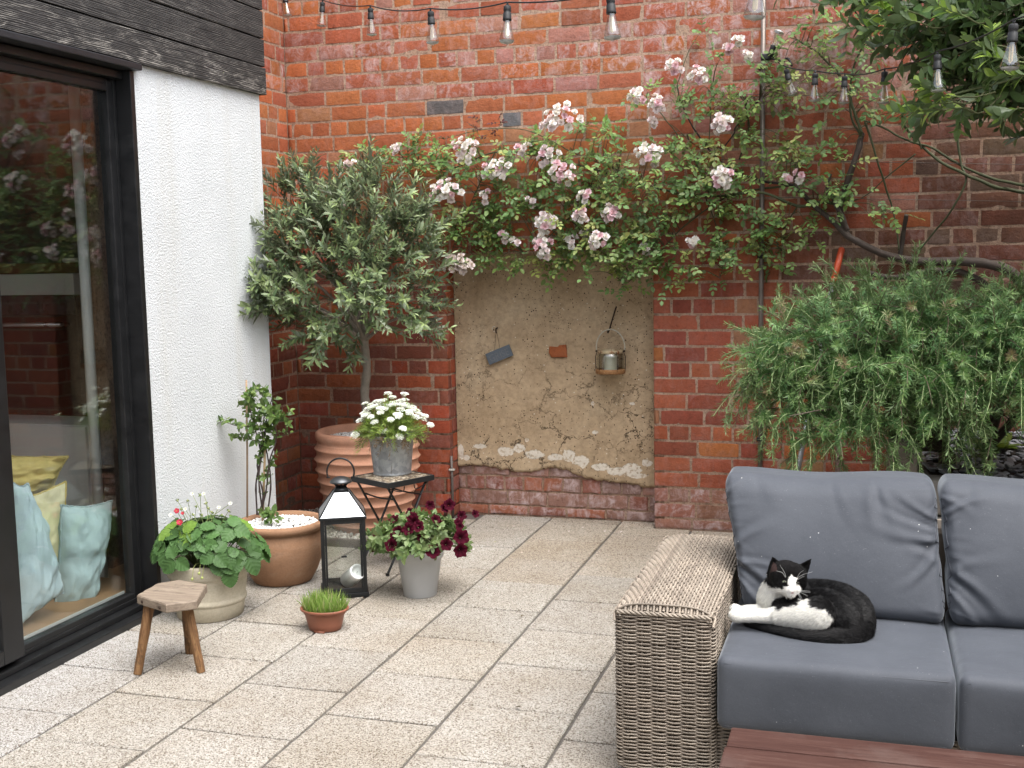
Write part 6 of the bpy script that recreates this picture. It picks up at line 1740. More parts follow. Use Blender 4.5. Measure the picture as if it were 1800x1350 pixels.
for sh in range(3):
    sel = np.arange(n) % 3 == sh
    vv_ = cv * (1 + 0.25 * vn(cv * 3 + sh * 7)[:, None])
    k = len(vv_); P_ = np.einsum('nij,kj->nki', Rm[sel], vv_) * rr.uniform(0.025, 0.06, (sel.sum(), 1, 1)) + pos[sel][:, None]
    cols = np.repeat(pick([(0.28, 0.285, 0.305), (0.38, 0.385, 0.405), (0.19, 0.195, 0.21), (0.45, 0.45, 0.47)], [4, 3, 2, 1], sel.sum()), k, axis=0)
    fs = [tuple(np.array(q) + i * k) for i in range(sel.sum()) for q in fq]
    mb.add(P_.reshape(-1, 3), fs, cols)
tag(mb.build('slate_chips', mat('slate chips', None, 0.6, var=0.25, vs=30, bump=0.4, bs=60), smooth=False), 'grey slate chippings covering the raised bed under the rosemary', 'slate chips', kind='stuff')

def rosemary(name, loc, label, BL, trunk, nstem, nhang, sd):
    global rng
    rr = np.random.default_rng(sd)
    th = thing(name, loc, label, 'rosemary bush', 'trailing rosemary bushes')
    wd = MB(); NP, ND, NU, NS, NC = [], [], [], [], []
    def stem(p, L, col):
        n = max(8, int(L / 0.0048)); s = np.linspace(0, 1, n)
        q = np.stack([np.interp(s, np.linspace(0, 1, len(p)), p[:, k]) for k in range(3)], 1)
        tg = np.gradient(q, axis=0); tg /= np.linalg.norm(tg, axis=1)[:, None] + 1e-9
        for _ in range(2):
            o = rr.normal(size=(n, 3)); o -= tg * (o * tg).sum(1)[:, None]; o /= np.linalg.norm(o, axis=1)[:, None]
            an = rr.uniform(0.55, 1.1, n)[:, None]
            NP.append(q); ND.append(tg * np.cos(an) + o * np.sin(an)); NU.append(tg + rr.normal(0, .2, (n, 3)))
            NS.append(rr.uniform(0.7, 1.1, n) * np.interp(s, [0, 0.85, 1], [1, 1, 0.55]))
            c = np.array(col) * rr.uniform(0.75, 1.25, (n, 1)); tip = np.clip((s - 0.72) / 0.28, 0, 1)[:, None] * 0.7
            NC.append(c * (1 - tip) + np.array((0.33, 0.47, 0.16)) * tip)
        wd.add(*tube(p, np.linspace(0.0026, 0.0013, len(p)), 4, cap=False), (0.32, 0.40, 0.18) if rr.random() < .75 else (0.17, 0.13, 0.085))
    cs = [(at(x, y, Y), np.array([rx, ry, rz])) for (x, y, Y, rx, ry, rz) in BL]
    wts = np.array([c[1].prod() ** (2 / 3) for c in cs]); wts /= wts.sum()
    root = at(*trunk)
    for k in range(nstem):
        c_, R_ = cs[rr.choice(len(cs), p=wts)]
        d = rr.normal(size=3); d[2] = abs(d[2]) * 1.0 - 0.28; d[1] -= 0.25; d /= np.linalg.norm(d)
        p0 = c_ + d * R_ * rr.uniform(0.45, 0.95)
        g = d * 0.8 + rr.normal(0, 0.45, 3); g[2] += 0.15; g /= np.linalg.norm(g)
        L = rr.uniform(0.09, 0.19)
        t = np.linspace(0, 1, 8)[:, None]
        p = p0 + g * L * t + UP * (-0.35 * L) * t ** 2 * (1.4 if d[2] < 0.4 else 0.2)
        u_ = rr.random(); stem(p, L, (0.125, 0.25, 0.092) if u_ < .6 else (0.23, 0.385, 0.155) if u_ < .93 else (0.26, 0.20, 0.11))
    for k in range(nhang):
        c_, R_ = cs[rr.choice(len(cs), p=wts)]
        a = rr.uniform(PI * 0.75, PI * 2.25)
        d = np.array([math.cos(a), math.sin(a) * 0.9, rr.uniform(-0.5, 0.35)]); d /= np.linalg.norm(d)
        p0 = c_ + d * R_ * rr.uniform(0.7, 1.0)
        L = rr.uniform(0.11, 0.27)
        zmin = 0.64 if p0[0] > BX0 else 0.52
        t = np.linspace(0, 1, 10)[:, None]
        out = d.copy(); out[2] = 0
        p = p0 + out * L * 0.4 * np.sin(t * 1.5) - UP * L * (0.15 * t + 0.8 * t ** 1.6)
        p = p + UP * 0.0 + np.c_[np.sin(t * 5 + k) * 0.008, np.cos(t * 4 + k) * 0.008, 0 * t]
        p[:, 2] = np.maximum(p[:, 2], zmin - 0.06 + 0.02 * rr.random())
        up_tip = rr.random() < 0.3
        if up_tip: p[-4:, 2] += np.array([0.004, 0.012, 0.026, 0.045]); p[-4:, :2] += out[:2] * np.array([0.004, 0.012, 0.02, 0.03])[:, None]
        stem(p, L, (0.115, 0.235, 0.085) if rr.random() < .6 else (0.23, 0.385, 0.155))
        if rr.random() < .5:
            i = rr.integers(3, 8); g = rr.normal(size=3); g[2] -= .3; g /= np.linalg.norm(g)
            stem(p[i] + g * 0.08 * np.linspace(0, 1, 5)[:, None], 0.08, (0.15, 0.225, 0.095))
    # upright leading shoots
    for (x, y, x2, y2, Y) in SHOOT.get(sd, []):
        a_, b_ = at(x, y, Y), at(x2, y2, Y); stem(smooth_path([a_, (a_ + b_) / 2 + [0.008, 0, 0], b_], 8), np.linalg.norm(b_ - a_) * 1.2, (0.17, 0.25, 0.11))
    # woody framework
    tk = MB(); trt = root.copy(); trt[2] = 0.57
    for (c_, R_) in cs:
        mid = (trt + c_) / 2 + rr.normal(0, .04, 3) + [0, 0.03, 0.08]
        tk.add(*tube(smooth_path([trt, root, mid, c_ + rr.normal(0, .3, 3) * R_], 14), np.linspace(0.028, 0.006, 14), 7), (0.12, 0.095, 0.07))
        for j in range(7):
            e = c_ + rr.normal(0, 0.5, 3) * R_
            tk.add(*tube(smooth_path([mid, (mid + e) / 2 + [0, 0, .04], e], 8), np.linspace(0.007, 0.002, 8), 5, cap=False), (0.12, 0.095, 0.07))
    tk.build('trunk', M_cane, th)
    lv = MB()
    inst(lv, leaf_tmpl(0.033, 0.0052, 2, 0.12, -0.14, 0.5), np.vstack(NP), frames(np.vstack(ND), np.vstack(NU)), np.concatenate(NS), np.vstack(NC))
    o = lv.build('needles', M_rosemary, th); wd.build('stems', M_twig, th)
    n = 60; sel = rr.integers(len(np.vstack(NP)), size=n); PP = np.vstack(NP)[sel]
    return th
SHOOT = {41: [(1600, 490, 1607, 425, 5.0), (1590, 490, 1585, 452, 5.0), (1520, 490, 1518, 458, 5.0), (1470, 480, 1440, 452, 4.95), (1440, 480, 1425, 470, 4.95), (1380, 545, 1376, 530, 4.95), (1640, 500, 1652, 490, 5.0), (1545, 500, 1538, 462, 4.95), (1490, 520, 1470, 480, 4.95), (1560, 490, 1568, 455, 5.05), (1622, 500, 1628, 462, 5.0), (1420, 540, 1398, 505, 4.9), (1350, 600, 1330, 575, 4.9), (1455, 500, 1432, 462, 4.9), (1660, 540, 1668, 512, 5.0)], 42: [(1770, 530, 1773, 468, 5.0), (1790, 530, 1788, 485, 5.0), (1740, 530, 1728, 503, 5.0), (1700, 530, 1702, 513, 5.0), (1800, 520, 1812, 480, 5.0), (1755, 540, 1760, 505, 5.0), (1720, 540, 1715, 512, 5.0), (1785, 530, 1796, 478, 4.95)]}
M_rosemary = leafmat('rosemary needle', 0.42, 0.25, (0.19, 0.28, 0.12))
rosemary('rosemary_bush', (0.45, 5.1, 0.57), 'large trailing rosemary spilling over the bed behind the sofa, hiding the wall pipes', [(1405, 620, 4.95, 0.20, 0.30, 0.18), (1360, 660, 4.9, 0.12, 0.26, 0.14), (1475, 600, 5.0, 0.22, 0.32, 0.19), (1570, 570, 5.05, 0.24, 0.34, 0.20), (1500, 640, 4.85, 0.24, 0.26, 0.22), (1600, 650, 4.85, 0.22, 0.26, 0.22), (1640, 560, 5.0, 0.16, 0.3, 0.14), (1430, 700, 4.85, 0.18, 0.22, 0.15), (1530, 735, 4.82, 0.16, 0.2, 0.14), (1640, 735, 4.82, 0.15, 0.2, 0.13), (1390, 725, 4.8, 0.12, 0.2, 0.12), (1470, 760, 4.8, 0.14, 0.18, 0.09)], (1660, 790, 5.05), 900, 200, 41)
rosemary('rosemary_bush', (1.05, 5.1, 0.57), 'second trailing rosemary above the slate chips, cut off by the right edge', [(1720, 590, 5.0, 0.2, 0.3, 0.14), (1800, 580, 5.0, 0.24, 0.32, 0.18), (1760, 650, 4.85, 0.22, 0.26, 0.18), (1850, 640, 4.9, 0.26, 0.3, 0.22), (1690, 660, 4.9, 0.14, 0.24, 0.15), (1760, 720, 4.82, 0.18, 0.2, 0.10), (1930, 600, 5.0, 0.28, 0.32, 0.24)], (1735, 790, 5.2), 640, 150, 42)
# small hosta by the slate
hs_ = at(1752, 762, 5.5)
hosta = thing('small_plant', (hs_[0], 5.5, 0.58), 'small lime green leafy plant in the slate chips beneath the rosemary', 'plant')
mb = MB(); a = rng.uniform(0, 2 * PI, 16)
inst(mb, leaf_tmpl(0.15, 0.085, 4, 0.25, -0.25, 0.45), np.tile([hs_[0], 5.5, 0.585], (16, 1)), frames(np.c_[np.cos(a), np.sin(a), rng.uniform(.4, 1.0, 16)], np.tile([0, 0, 1.0], (16, 1))), rng.uniform(.7, 1.1, 16), vary((0.2, 0.27, 0.05), 16, .2))
mb.build('leaves', M_leaf, hosta)
# telescopic pole with orange grip leaning on the wall
pol = thing('garden_pole', at(1405, 825, 5.75), 'silver pole with bright orange grip leaning on the wall behind the rosemary', 'pole')
p0, p1, p2_ = at(1400, 840, 5.55), at(1464, 498, 6.03), at(1480, 436, 6.115)
d_ = (p1 - p0); p00 = p0 - d_ * (p0[2] / d_[2])
MB().add(*tube([p00, p1], 0.0125, 10)).build('shaft', mat('bright aluminium', (0.62, 0.63, 0.65), 0.35, 0.7, var=0.35, vs=40, bump=0.2), pol)
MB().add(*tube([p1, p1 * .98 + p2_ * .02, p2_ * .97 + p1 * .03, p2_], np.array([0.013, 0.0165, 0.0165, 0.012]), 12)).build('grip', mat('orange grip', (0.55, 0.075, 0.022), 0.45, var=0.15), pol)

# ------------------------------------------------------------------ bay laurel top right
bay = thing('bay_tree', (1.75, 5.15, 0.57), 'dark glossy evergreen bay branches overhanging from the right above the rosemary', 'tree')
wd = MB(); bankb = new_bank((0.115, 0.185, 0.066), (0.19, 0.30, 0.085), (0.09, 0.10, 0.045)); banky = new_bank((0.27, 0.41, 0.07), (0.42, 0.58, 0.11), (0.16, 0.2, 0.07))
trunk = smooth_path([(1.75, 5.15, 0.57), (1.72, 5.12, 1.3), (1.66, 5.05, 2.0), (1.6, 5.0, 2.8)], 20)
tk = MB().add(*tube(trunk, np.linspace(0.055, 0.025, 20), 9), (0.10, 0.085, 0.07))
BB = [(1720, 0, 4.9, 0.22, 60), (1640, 20, 4.85, 0.16, 34), (1560, 25, 4.85, 0.11, 16), (1790, 60, 4.75, 0.18, 46), (1775, 125, 4.85, 0.15, 30), (1700, 140, 4.85, 0.10, 12), (1820, 160, 4.9, 0.10, 12), (1630, 160, 4.85, 0.08, 6), (1890, 70, 4.8, 0.30, 70), (1800, -120, 4.8, 0.4, 110), (1620, -120, 4.9, 0.3, 60), (2000, -80, 4.7, 0.5, 130), (1740, 110, 4.95, 0.16, 26), (1500, -60, 4.95, 0.2, 22), (1660, 70, 4.95, 0.14, 20), (1900, -280, 4.8, 0.5, 120), (1680, -300, 4.8, 0.45, 90), (2060, 120, 5.0, 0.5, 150), (2120, 420, 5.0, 0.5, 150), (1800, -420, 5.2, 0.6, 150), (2050, -300, 5.2, 0.6, 150)]  # clumps out of view are added to shade the wall below
for (x, y, Y, R_, n) in BB:
    if y > -60 and x < 1850: n = int(n * 0.72)
    c_ = at(x, y, Y); j = trunk[min(19, max(4, int(np.argmin(np.abs(trunk[:, 2] - (c_[2] - 0.15))))))]
    tk.add(*tube(smooth_path([j, (j + c_) / 2 + [0, -.03, .08], c_], 12), np.linspace(0.016, 0.004, 12), 6), (0.10, 0.085, 0.065))
    for k in range(n):
        d = rdir(1)[0]; b_ = c_ + d * R_ * rng.uniform(0.1, 1.0)
        g_ = d * 0.6 + rdir(1)[0] * 0.5 + np.array([-0.4, -0.1, -0.05]); g_ /= np.linalg.norm(g_)
        twig(b_, g_, rng.uniform(0.10, 0.18), rng.integers(4, 7), wd, bankb, rng.uniform(.75, 1.1), (0.6, 1.1), -0.12, 0.003)
for (x, y, x2, y2, Y) in ((1760, 95, 1700, 62, 4.55), (1745, 80, 1745, 50, 4.55), (1690, 170, 1622, 150, 4.6), (1680, 180, 1580, 178, 4.65), (1640, 190, 1560, 190, 4.65), (1650, 165, 1612, 148, 4.6), (1590, 30, 1510, 15, 4.7), (1600, 20, 1530, 0, 4.7), (1620, 40, 1555, 42, 4.7), (1700, 30, 1640, 5, 4.6), (1790, 190, 1760, 205, 4.6), (1810, 130, 1740, 135, 4.55), (1800, 110, 1735, 100, 4.5), (1700, 190, 1625, 205, 4.7), (1560, 50, 1525, 60, 4.8)):
    Y -= 0.12; a_, b_ = at(x, y, Y), at(x2, y2, Y); L = np.linalg.norm(b_ - a_)
    twig(a_, (b_ - a_) / L, L, 7, wd, banky, rng.uniform(.8, 1.05), (0.5, 0.95), 0.02, 0.003)
    tk.add(*tube(smooth_path([at(x + 60, y + rng.uniform(-25, 45), Y + .12), at(x + 25, y + rng.uniform(0, 12), Y + .04), a_], 8), 0.003, 5, cap=False), (0.13, 0.14, 0.06))
for (pl, Y) in ((((1850, 120), (1760, 145), (1680, 165), (1620, 190), (1590, 205)), 4.7), (((1700, 25), (1660, 10), (1630, 0), (1600, -15)), 4.6), (((1830, 30), (1780, 60), (1735, 75)), 4.6)):
    tk.add(*tube(smooth_path([at(x, y, Y) for x, y in pl], 16), np.linspace(0.006, 0.003, 16), 6), (0.15, 0.18, 0.075))
lv = MB(); lt_ = leaf_tmpl(0.088, 0.034, 5, 0.22, -0.14, 0.5); flush(bankb, lv, lt_); flush(banky, lv, lt_)
tk.build('trunk', M_cane, bay); o_ = lv.build('crown', leafmat('bay leaf', 0.32, 0.2, (0.13, 0.18, 0.09), 0.5), bay); wd.build('twigs', M_twig, o_)
# ------------------------------------------------------------------ festoon lights
M_bulb = glassmat('clear bulb glass', (0.90, 0.905, 0.90), 0.13, 0.03, 1.0)
M_fil = mat('filament stem', (0.62, 0.48, 0.24), 0.4, 0.2, var=0.1, bump=0)
M_bulbglint = mat('painted bulb glint', (0.62, 0.63, 0.62), 0.3, 0.0, var=0.1, bump=0)  # pale disc paints in the bright reflection at the bulb's bottom
M_sock = mat('black rubber socket', (0.016, 0.0165, 0.017), 0.55, var=0.2, vs=30, bump=0.1)
sockp = [(0, 0.0), (0.0105, 0.0), (0.0135, -0.004), (0.0135, -0.018), (0.0115, -0.022), (0.0140, -0.025), (0.0150, -0.044), (0.0162, -0.048), (0.0150, -0.052), (0.0, -0.052)]
bulbp = [(0.0120, -0.050), (0.0125, -0.056), (0.0145, -0.066), (0.0190, -0.086), (0.0245, -0.106), (0.0275, -0.118), (0.0270, -0.124), (0.0225, -0.129), (0.0130, -0.131), (0.0055, -0.1325), (0.0045, -0.137), (0.0, -0.138)]
smesh = MB().add(*lathe(sockp, 18)).add(*tube([(0, 0, -0.002), (0, 0, 0.010)], 0.0045, 6))
bmesh_ = MB().add(*lathe(bulbp, 22))
fmesh = MB()
for k in range(4):
    a = k * PI / 2 + .4
    fmesh.add(*tube([(0.003 * math.cos(a), 0.003 * math.sin(a), -0.056), (0.0052 * math.cos(a), 0.0052 * math.sin(a), -0.066), (0.0052 * math.cos(a), 0.0052 * math.sin(a), -0.104), (0, 0, -0.109)], 0.0017, 5))
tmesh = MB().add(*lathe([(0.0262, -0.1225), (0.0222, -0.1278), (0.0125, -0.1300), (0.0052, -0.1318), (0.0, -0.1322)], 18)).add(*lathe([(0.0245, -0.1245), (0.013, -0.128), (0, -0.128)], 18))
PROTO = {}
def bulb(parent, pos, tilt=(0, 0), s=1.0):
    if not PROTO:
        PROTO['s'] = smesh.build('socket', M_sock); PROTO['b'] = bmesh_.build('bulb', M_bulb); PROTO['f'] = fmesh.build('filament', M_fil); PROTO['t'] = tmesh.build('bulb_glint', M_bulbglint)
        objs = PROTO['s'], PROTO['b'], PROTO['f']
    else:
        objs = tuple(PROTO[k].copy() for k in 'sbf')
        for o in objs: COL.objects.link(o)
    so_, bo, fo_ = objs
    loc = np.array(pos) - np.array(parent['_o'])
    so_.parent = parent; so_.location = [float(x) for x in loc]; so_.rotation_euler = (tilt[0], tilt[1], 0); so_.scale = (s, s, s)
    bo.parent = so_; bo.location = (0, 0, 0); fo_.parent = so_; fo_.location = (0, 0, 0)
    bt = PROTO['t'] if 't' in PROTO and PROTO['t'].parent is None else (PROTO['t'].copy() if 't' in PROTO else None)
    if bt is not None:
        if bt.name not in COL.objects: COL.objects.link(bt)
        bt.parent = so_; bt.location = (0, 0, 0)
def along(px, py, glass_px, s=0.082):
    dep = F_PX * s / glass_px; d = ray(px, py); t = dep / F_PX
    return np.array([d[0] * t, d[1] * t, d[2] * t + CAM_H])
def festoon(name, label, bulbs, ends, tilts={}):
    P = [np.array(b) for b in bulbs]
    root = thing(name, P[len(P) // 2], label, 'string lights', 'festoon lights')
    allp = ([np.array(ends[0])] if ends[0] is not None else []) + P + ([np.array(ends[1])] if ends[1] is not None else [])
    path = []
    for i in range(len(allp) - 1):
        a, b = allp[i], allp[i + 1]; L = np.linalg.norm(b - a)
        for t in np.linspace(0, 1, 14, endpoint=False): path.append(a + (b - a) * t - UP * 0.035 * L * 4 * t * (1 - t) * 0.5)
    path.append(allp[-1])
    MB().add(*tube(np.array(path) + [0, 0, 0.012], 0.0029, 6)).build('cable', M_sock, root)
    for i, p in enumerate(P):
        bulb(root, p, tilts.get(i, (rng.normal(0, .05), rng.normal(0, .05))))
S0 = 0.084
B1 = [along(500, -12, 25, S0), along(567, 4, 27, S0), along(651, 14, 30.5, S0), along(757, 20, 36, S0), along(892, 10, 42, S0), along(1073, -6, 48, S0), along(1333, -62, 60, S0)]
B1[0] = at(500, -12, 6.0)
festoon('string_lights', 'festoon string of clear bulbs along the top from the brick corner past the rose', B1, ((-3.19, 6.14, 3.12), along(1600, -150, 78, S0)), {1: (0, .1)})
B2 = [at(1382, 122, 5.97), at(1433, 129, 5.75), along(1485, 134, 31, S0), along(1555, 126, 35.5, S0), along(1648, 96, 42, S0), along(1782, 42, 51, S0), along(1970, -40, 62, S0)]
festoon('string_lights', 'second festoon string dipping from the wall pipe to the right edge under the bay leaves', B2, (at(1352, 103, 6.09), None), {0: (0.1, -.25)})
# the clamp on the pipe with the up-turned last bulb
ck = thing('pipe_clamp', at(1352, 98, 6.09), 'black clamp with an upturned clear bulb fixed to the grey wall pipe', 'clamp')
cp_ = at(1350, 100, 6.09)
MB().add(*box(cp_[0] - 0.035, cp_[0] + 0.04, 6.075, 6.11, cp_[2] - 0.016, cp_[2] + 0.016, 0.006)).add(*tube(smooth_path([cp_ + [0.03, 0, 0], cp_ + [0.07, -0.02, -0.03], cp_ + [0.10, -0.04, -0.02], cp_ + [.12, -.05, -.06]], 12), 0.006, 6)).build('clamp_body', M_sock, ck)
bulb(ck, cp_ + [0.012, -0.03, 0.0], (PI - 0.15, 0.35))

# ------------------------------------------------------------------ things seen through the door
kit = thing('kitchen_unit', (-4.4, 5.0, 0.05), 'tall kitchen unit with built-in dark oven, white drawers and wooden top behind the glass door', 'kitchen unit')
KX1, KY = -3.825, 5.0
M_white = mat('white lacquer', (0.78, 0.79, 0.78), 0.4, var=0.05)
MB().add(*box(-5.3, KX1 + 0.01, KY, KY + 0.1, 1.445, 1.497, 0.003)).build('worktop', mat('oak top', (0.22, 0.125, 0.055), 0.5, var=0.4, vs=9), kit, smooth=False)
MB().add(*box(-5.3, KX1, KY - 0.018, KY + 0.10, 1.335, 1.442, 0.003)).build('drawer', M_white, kit, smooth=False)
ov = MB().add(*box(-5.3, KX1 - 0.006, KY, KY + 0.1, 0.72, 1.332, 0.003)).build('oven', mat('oven glass', (0.012, 0.011, 0.011), 0.12, var=0.05, bump=0), kit, smooth=False)
MB().add(*box(-5.3, KX1 - 0.012, KY - 0.006, KY - 0.001, 1.235, 1.33)).build('control_panel', mat('oven panel', (0.07, 0.07, 0.07), 0.3, var=0.05, bump=0), ov, smooth=False)
MB().add(*tube([(-5.2, KY - 0.035, 1.185), (KX1 - 0.075, KY - 0.035, 1.185)], 0.011, 8)).add(*box(KX1 - 0.095, KX1 - 0.085, KY - 0.035, KY, 1.178, 1.192)).build('handle', mat('steel', (0.45, 0.45, 0.45), 0.3, 0.8, bump=0), ov)
lw = at(158, 748, 4.7)
wp = thing('white_cupboard', (lw[0] - .3, 4.7, 0.05), 'low plain white cupboard indoors behind the pillows', 'cupboard')
MB().add(*box(lw[0] - 1.2, lw[0], 4.7, 5.0 - 0.02, 0.05, lw[2], 0.003)).build('carcass', M_white, wp, smooth=False)
MB().add(*box(lw[0] - 1.2, lw[0] - 0.012, 4.678, 4.6985, 0.08, lw[2] - 0.004, 0.003)).build('door', M_white, wp, smooth=False)
sp_ = at(118, 447, 5.0)
rm_ = thing('remote', (sp_[0], 5.03, 1.498), 'small white rounded gadget lying on the wooden top above the oven', 'gadget')
p, f, _, _ = roundbox((0.045, 0.02, 0.011), 0.010, (10, 6, 5))
MB().add(p + [sp_[0], 5.03, 1.509], f).build('shell', M_white, rm_)
pt, pbm = at(126, 150, 4.42), at(182, 1036, 4.42)
pole = thing('indoor_pole', (pbm[0], 4.42, 0.05), 'thin white upright pole standing indoors right behind the glass', 'pole')
MB().add(*tube([(pbm[0], 4.42, 0.05), (pbm[0], 4.42, 2.41)], 0.024, 14)).build('tube', mat('white pole', (0.66, 0.68, 0.68), 0.45, var=0.05), pole)  # plain white upright, carries no lamp
MB().add(*box(pbm[0] - 0.028, pbm[0] + 0.03, 4.375, 4.394, 0.051, 0.22, 0.003)).build('foot', M_white, pole, smooth=False)
bd = thing('bench_board', (-3.35, 3.5, 0.05), 'low wooden board indoors along the glass carrying the pillows', 'board')
MB().add(*box(-3.62, XG - 0.04, 2.0, 4.36, 0.051, 0.082, 0.003)).build('board', mat('pine board', (0.33, 0.20, 0.105), 0.6, var=0.35, vs=8), bd, smooth=False)
MB().add(*box(XG - 0.038, XG - 0.032, 2.0, 4.14, 0.053, 0.10)).build('strip', mat('white strip', (0.5, 0.51, 0.5), 0.5), bd, smooth=False)
def pillow(name, label, quad, T, col, sd, seamcol=None, pipe=True):
    """quad: four 3d corners TL,TR,BR,BL of the cloth"""
    q = [np.array(c, float) for c in quad]
    nu_, nv_ = 44, 44
    u = np.linspace(-1, 1, nu_); v = np.linspace(-1, 1, nv_); U, V = np.meshgrid(u, v, indexing='ij')
    a, b = (U + 1) / 2, (V + 1) / 2
    base = (q[3] * ((1 - a) * (1 - b))[..., None] + q[2] * (a * (1 - b))[..., None] + q[1] * (a * b)[..., None] + q[0] * ((1 - a) * b)[..., None])
    nrm = np.cross(q[1] - q[0], q[0] - q[3]); nrm /= np.linalg.norm(nrm)
    if nrm[0] < 0: nrm = -nrm
    prof = ((1 - np.abs(U) ** 2.4) * (1 - np.abs(V) ** 2.4)) ** 0.5
    pin = 1 - 0.07 * (1 - U ** 2) * np.abs(V) ** 3 - 0.07 * (1 - V ** 2) * np.abs(U) ** 3
    cen = sum(q) / 4
    base = cen + (base - cen) * pin[..., None]
    pts = np.stack([U * 3, V * 3, np.full_like(U, sd)], -1).reshape(-1, 3)
    wr = fbm(pts * np.array([0.8, 1.1, 1]), sd, 4).reshape(U.shape) * 0.024
    rad = np.sqrt(U ** 2 + V ** 2) + 1e-6; an = np.arctan2(V, U)
    wr = wr + 0.011 * np.sin(an * 9 + sd + 3 * np.sin(an * 3 + sd)) * np.clip(rad - 0.5, 0, 1) * np.clip(fbm(pts, sd + 3, 2).reshape(U.shape) + .4, 0, 1)
    mb = MB(); edge = np.clip(prof * 3, 0, 1)
    for sg in (1, -1):
        P = base + nrm * (sg * (T * prof) + wr * edge)[..., None] + np.array([0, 0, -0.012]) * (prof * T / 0.08)[..., None]
        vv_, qq = sheet(P if sg > 0 else P[::-1]); mb.add(vv_, qq)
    root = thing(name, q[3] * .5 + q[2] * .5, label, 'pillow', 'pillows behind the glass')
    M = mat('pillow cloth ' + str(sd), col, 0.85, var=0.10, vs=6, bump=0.2, bs=25, bd=0.01)
    mb.build('cover', M, root)
    sm = MB()
    loop = np.vstack([base[:, 0], base[-1, :], base[::-1, -1], base[0, ::-1]])
    sm.add(*tube(loop + rng.normal(0, 0.0012, loop.shape), 0.0045, 6)); sm.build('piped_edge', mat('pillow piping ' + str(sd), seamcol or tuple(x * 0.8 for x in col), 0.85, var=0.2), root)
XI = -3.25
pillow('pillow', 'pale blue pillow standing rightmost behind the glass, next to the white pole', [at(108, 888, 4.02), at(197, 880, 4.26), at(160, 1072, 4.12), at(96, 1078, 3.98)], 0.075, (0.40, 0.53, 0.55), 3)
pillow('pillow', 'pale blue pillow leaning at the door edge in front of the cream pillow', [at(18, 845, 3.72), at(48, 850, 3.83), at(112, 1042, 3.86), at(20, 1112, 3.62)], 0.07, (0.41, 0.53, 0.58), 5)
pillow('pillow', 'pale cream yellow pillow between the two blue ones', [at(20, 880, 3.95), at(116, 846, 4.14), at(118, 1000, 4.06), at(30, 1020, 3.86)], 0.05, (0.60, 0.56, 0.35), 7, (0.50, 0.38, 0.08))
pillow('pillow', 'warm yellow pillow lying on top of the other pillows', [at(-20, 800, 4.1), at(120, 802, 4.30), at(92, 862, 4.20), at(-20, 895, 4.02)], 0.075, (0.56, 0.46, 0.17), 9)
# ------------------------------------------------------------------ the cat
def W(zx, zy, Y): return at(1260 + zx / 6.0, 960 + zy / 6.0, Y)
ZS = 0.392
PXM = 6 * 606.0
balls = []          # (x,y,z,r,tag)
def chain(pts, tagn, n=14):
    P = smooth_path([p[:3] for p in pts], n); R = np.interp(np.linspace(0, 1, n), np.linspace(0, 1, len(pts)), [p[3] for p in pts])
    for p, r_ in zip(P, R): balls.append((*p, r_, tagn))
def B(zx, zy, Y, r_, tagn): balls.append((*W(zx, zy, Y), r_, tagn))
def C3(zx, zy, Y, r_): return np.r_[W(zx, zy, Y), r_]
# torso: chest (left) -> back -> rump (right, curling to the front)
chain([C3(585, 560, 3.445, 0.040), C3(760, 590, 3.455, 0.055), C3(960, 590, 3.46, 0.066), C3(1130, 620, 3.455, 0.074), C3(1290, 680, 3.43, 0.080), C3(1390, 760, 3.40, 0.072), C3(1430, 850, 3.365, 0.058)], 'torso', 26)
chain([C3(1000, 470, 3.47, 0.030), C3(1180, 500, 3.47, 0.036), C3(1330, 560, 3.455, 0.044), C3(1450, 660, 3.43, 0.050), C3(1500, 780, 3.40, 0.046), C3(1500, 880, 3.37, 0.042)], 'torso', 18)
chain([C3(1000, 640, 3.38, 0.050), C3(1120, 650, 3.365, 0.056), C3(1250, 710, 3.345, 0.058), C3(1340, 790, 3.335, 0.052), C3(1340, 880, 3.325, 0.042)], 'torso', 16)
# thigh and hind legs stretched along the seat to the arm
chain([C3(1200, 720, 3.335, 0.040), C3(1090, 722, 3.315, 0.052), C3(930, 735, 3.312, 0.041), C3(780, 735, 3.318, 0.031), C3(660, 740, 3.322, 0.025)], 'thigh', 18)
chain([C3(900, 690, 3.36, 0.040), C3(720, 710, 3.34, 0.030), C3(560, 735, 3.33, 0.022), C3(400, 745, 3.325, 0.0165), C3(290, 748, 3.325, 0.015), C3(215, 742, 3.325, 0.0185), C3(185, 728, 3.325, 0.017)], 'hind', 26)
chain([C3(700, 730, 3.36, 0.026), C3(500, 720, 3.36, 0.018), C3(330, 705, 3.365, 0.015), C3(225, 680, 3.365, 0.0165), C3(195, 668, 3.365, 0.0165)], 'hind', 18)
# forelegs
chain([C3(570, 590, 3.41, 0.034), C3(520, 650, 3.40, 0.024), C3(430, 672, 3.395, 0.0165), C3(345, 678, 3.39, 0.0165), C3(305, 682, 3.39, 0.0165)], 'fore', 18)
chain([C3(870, 600, 3.375, 0.022), C3(760, 600, 3.36, 0.020), C3(650, 622, 3.355, 0.018)], 'foreblack', 10)
# neck and chest
chain([C3(545, 600, 3.41, 0.032), C3(570, 540, 3.405, 0.038), C3(620, 460, 3.405, 0.040), C3(700, 390, 3.40, 0.042)], 'chest', 12)
B(640, 590, 3.385, 0.026, 'chest'); B(700, 540, 3.385, 0.026, 'chest')
B(850, 520, 3.43, 0.045, 'torso')
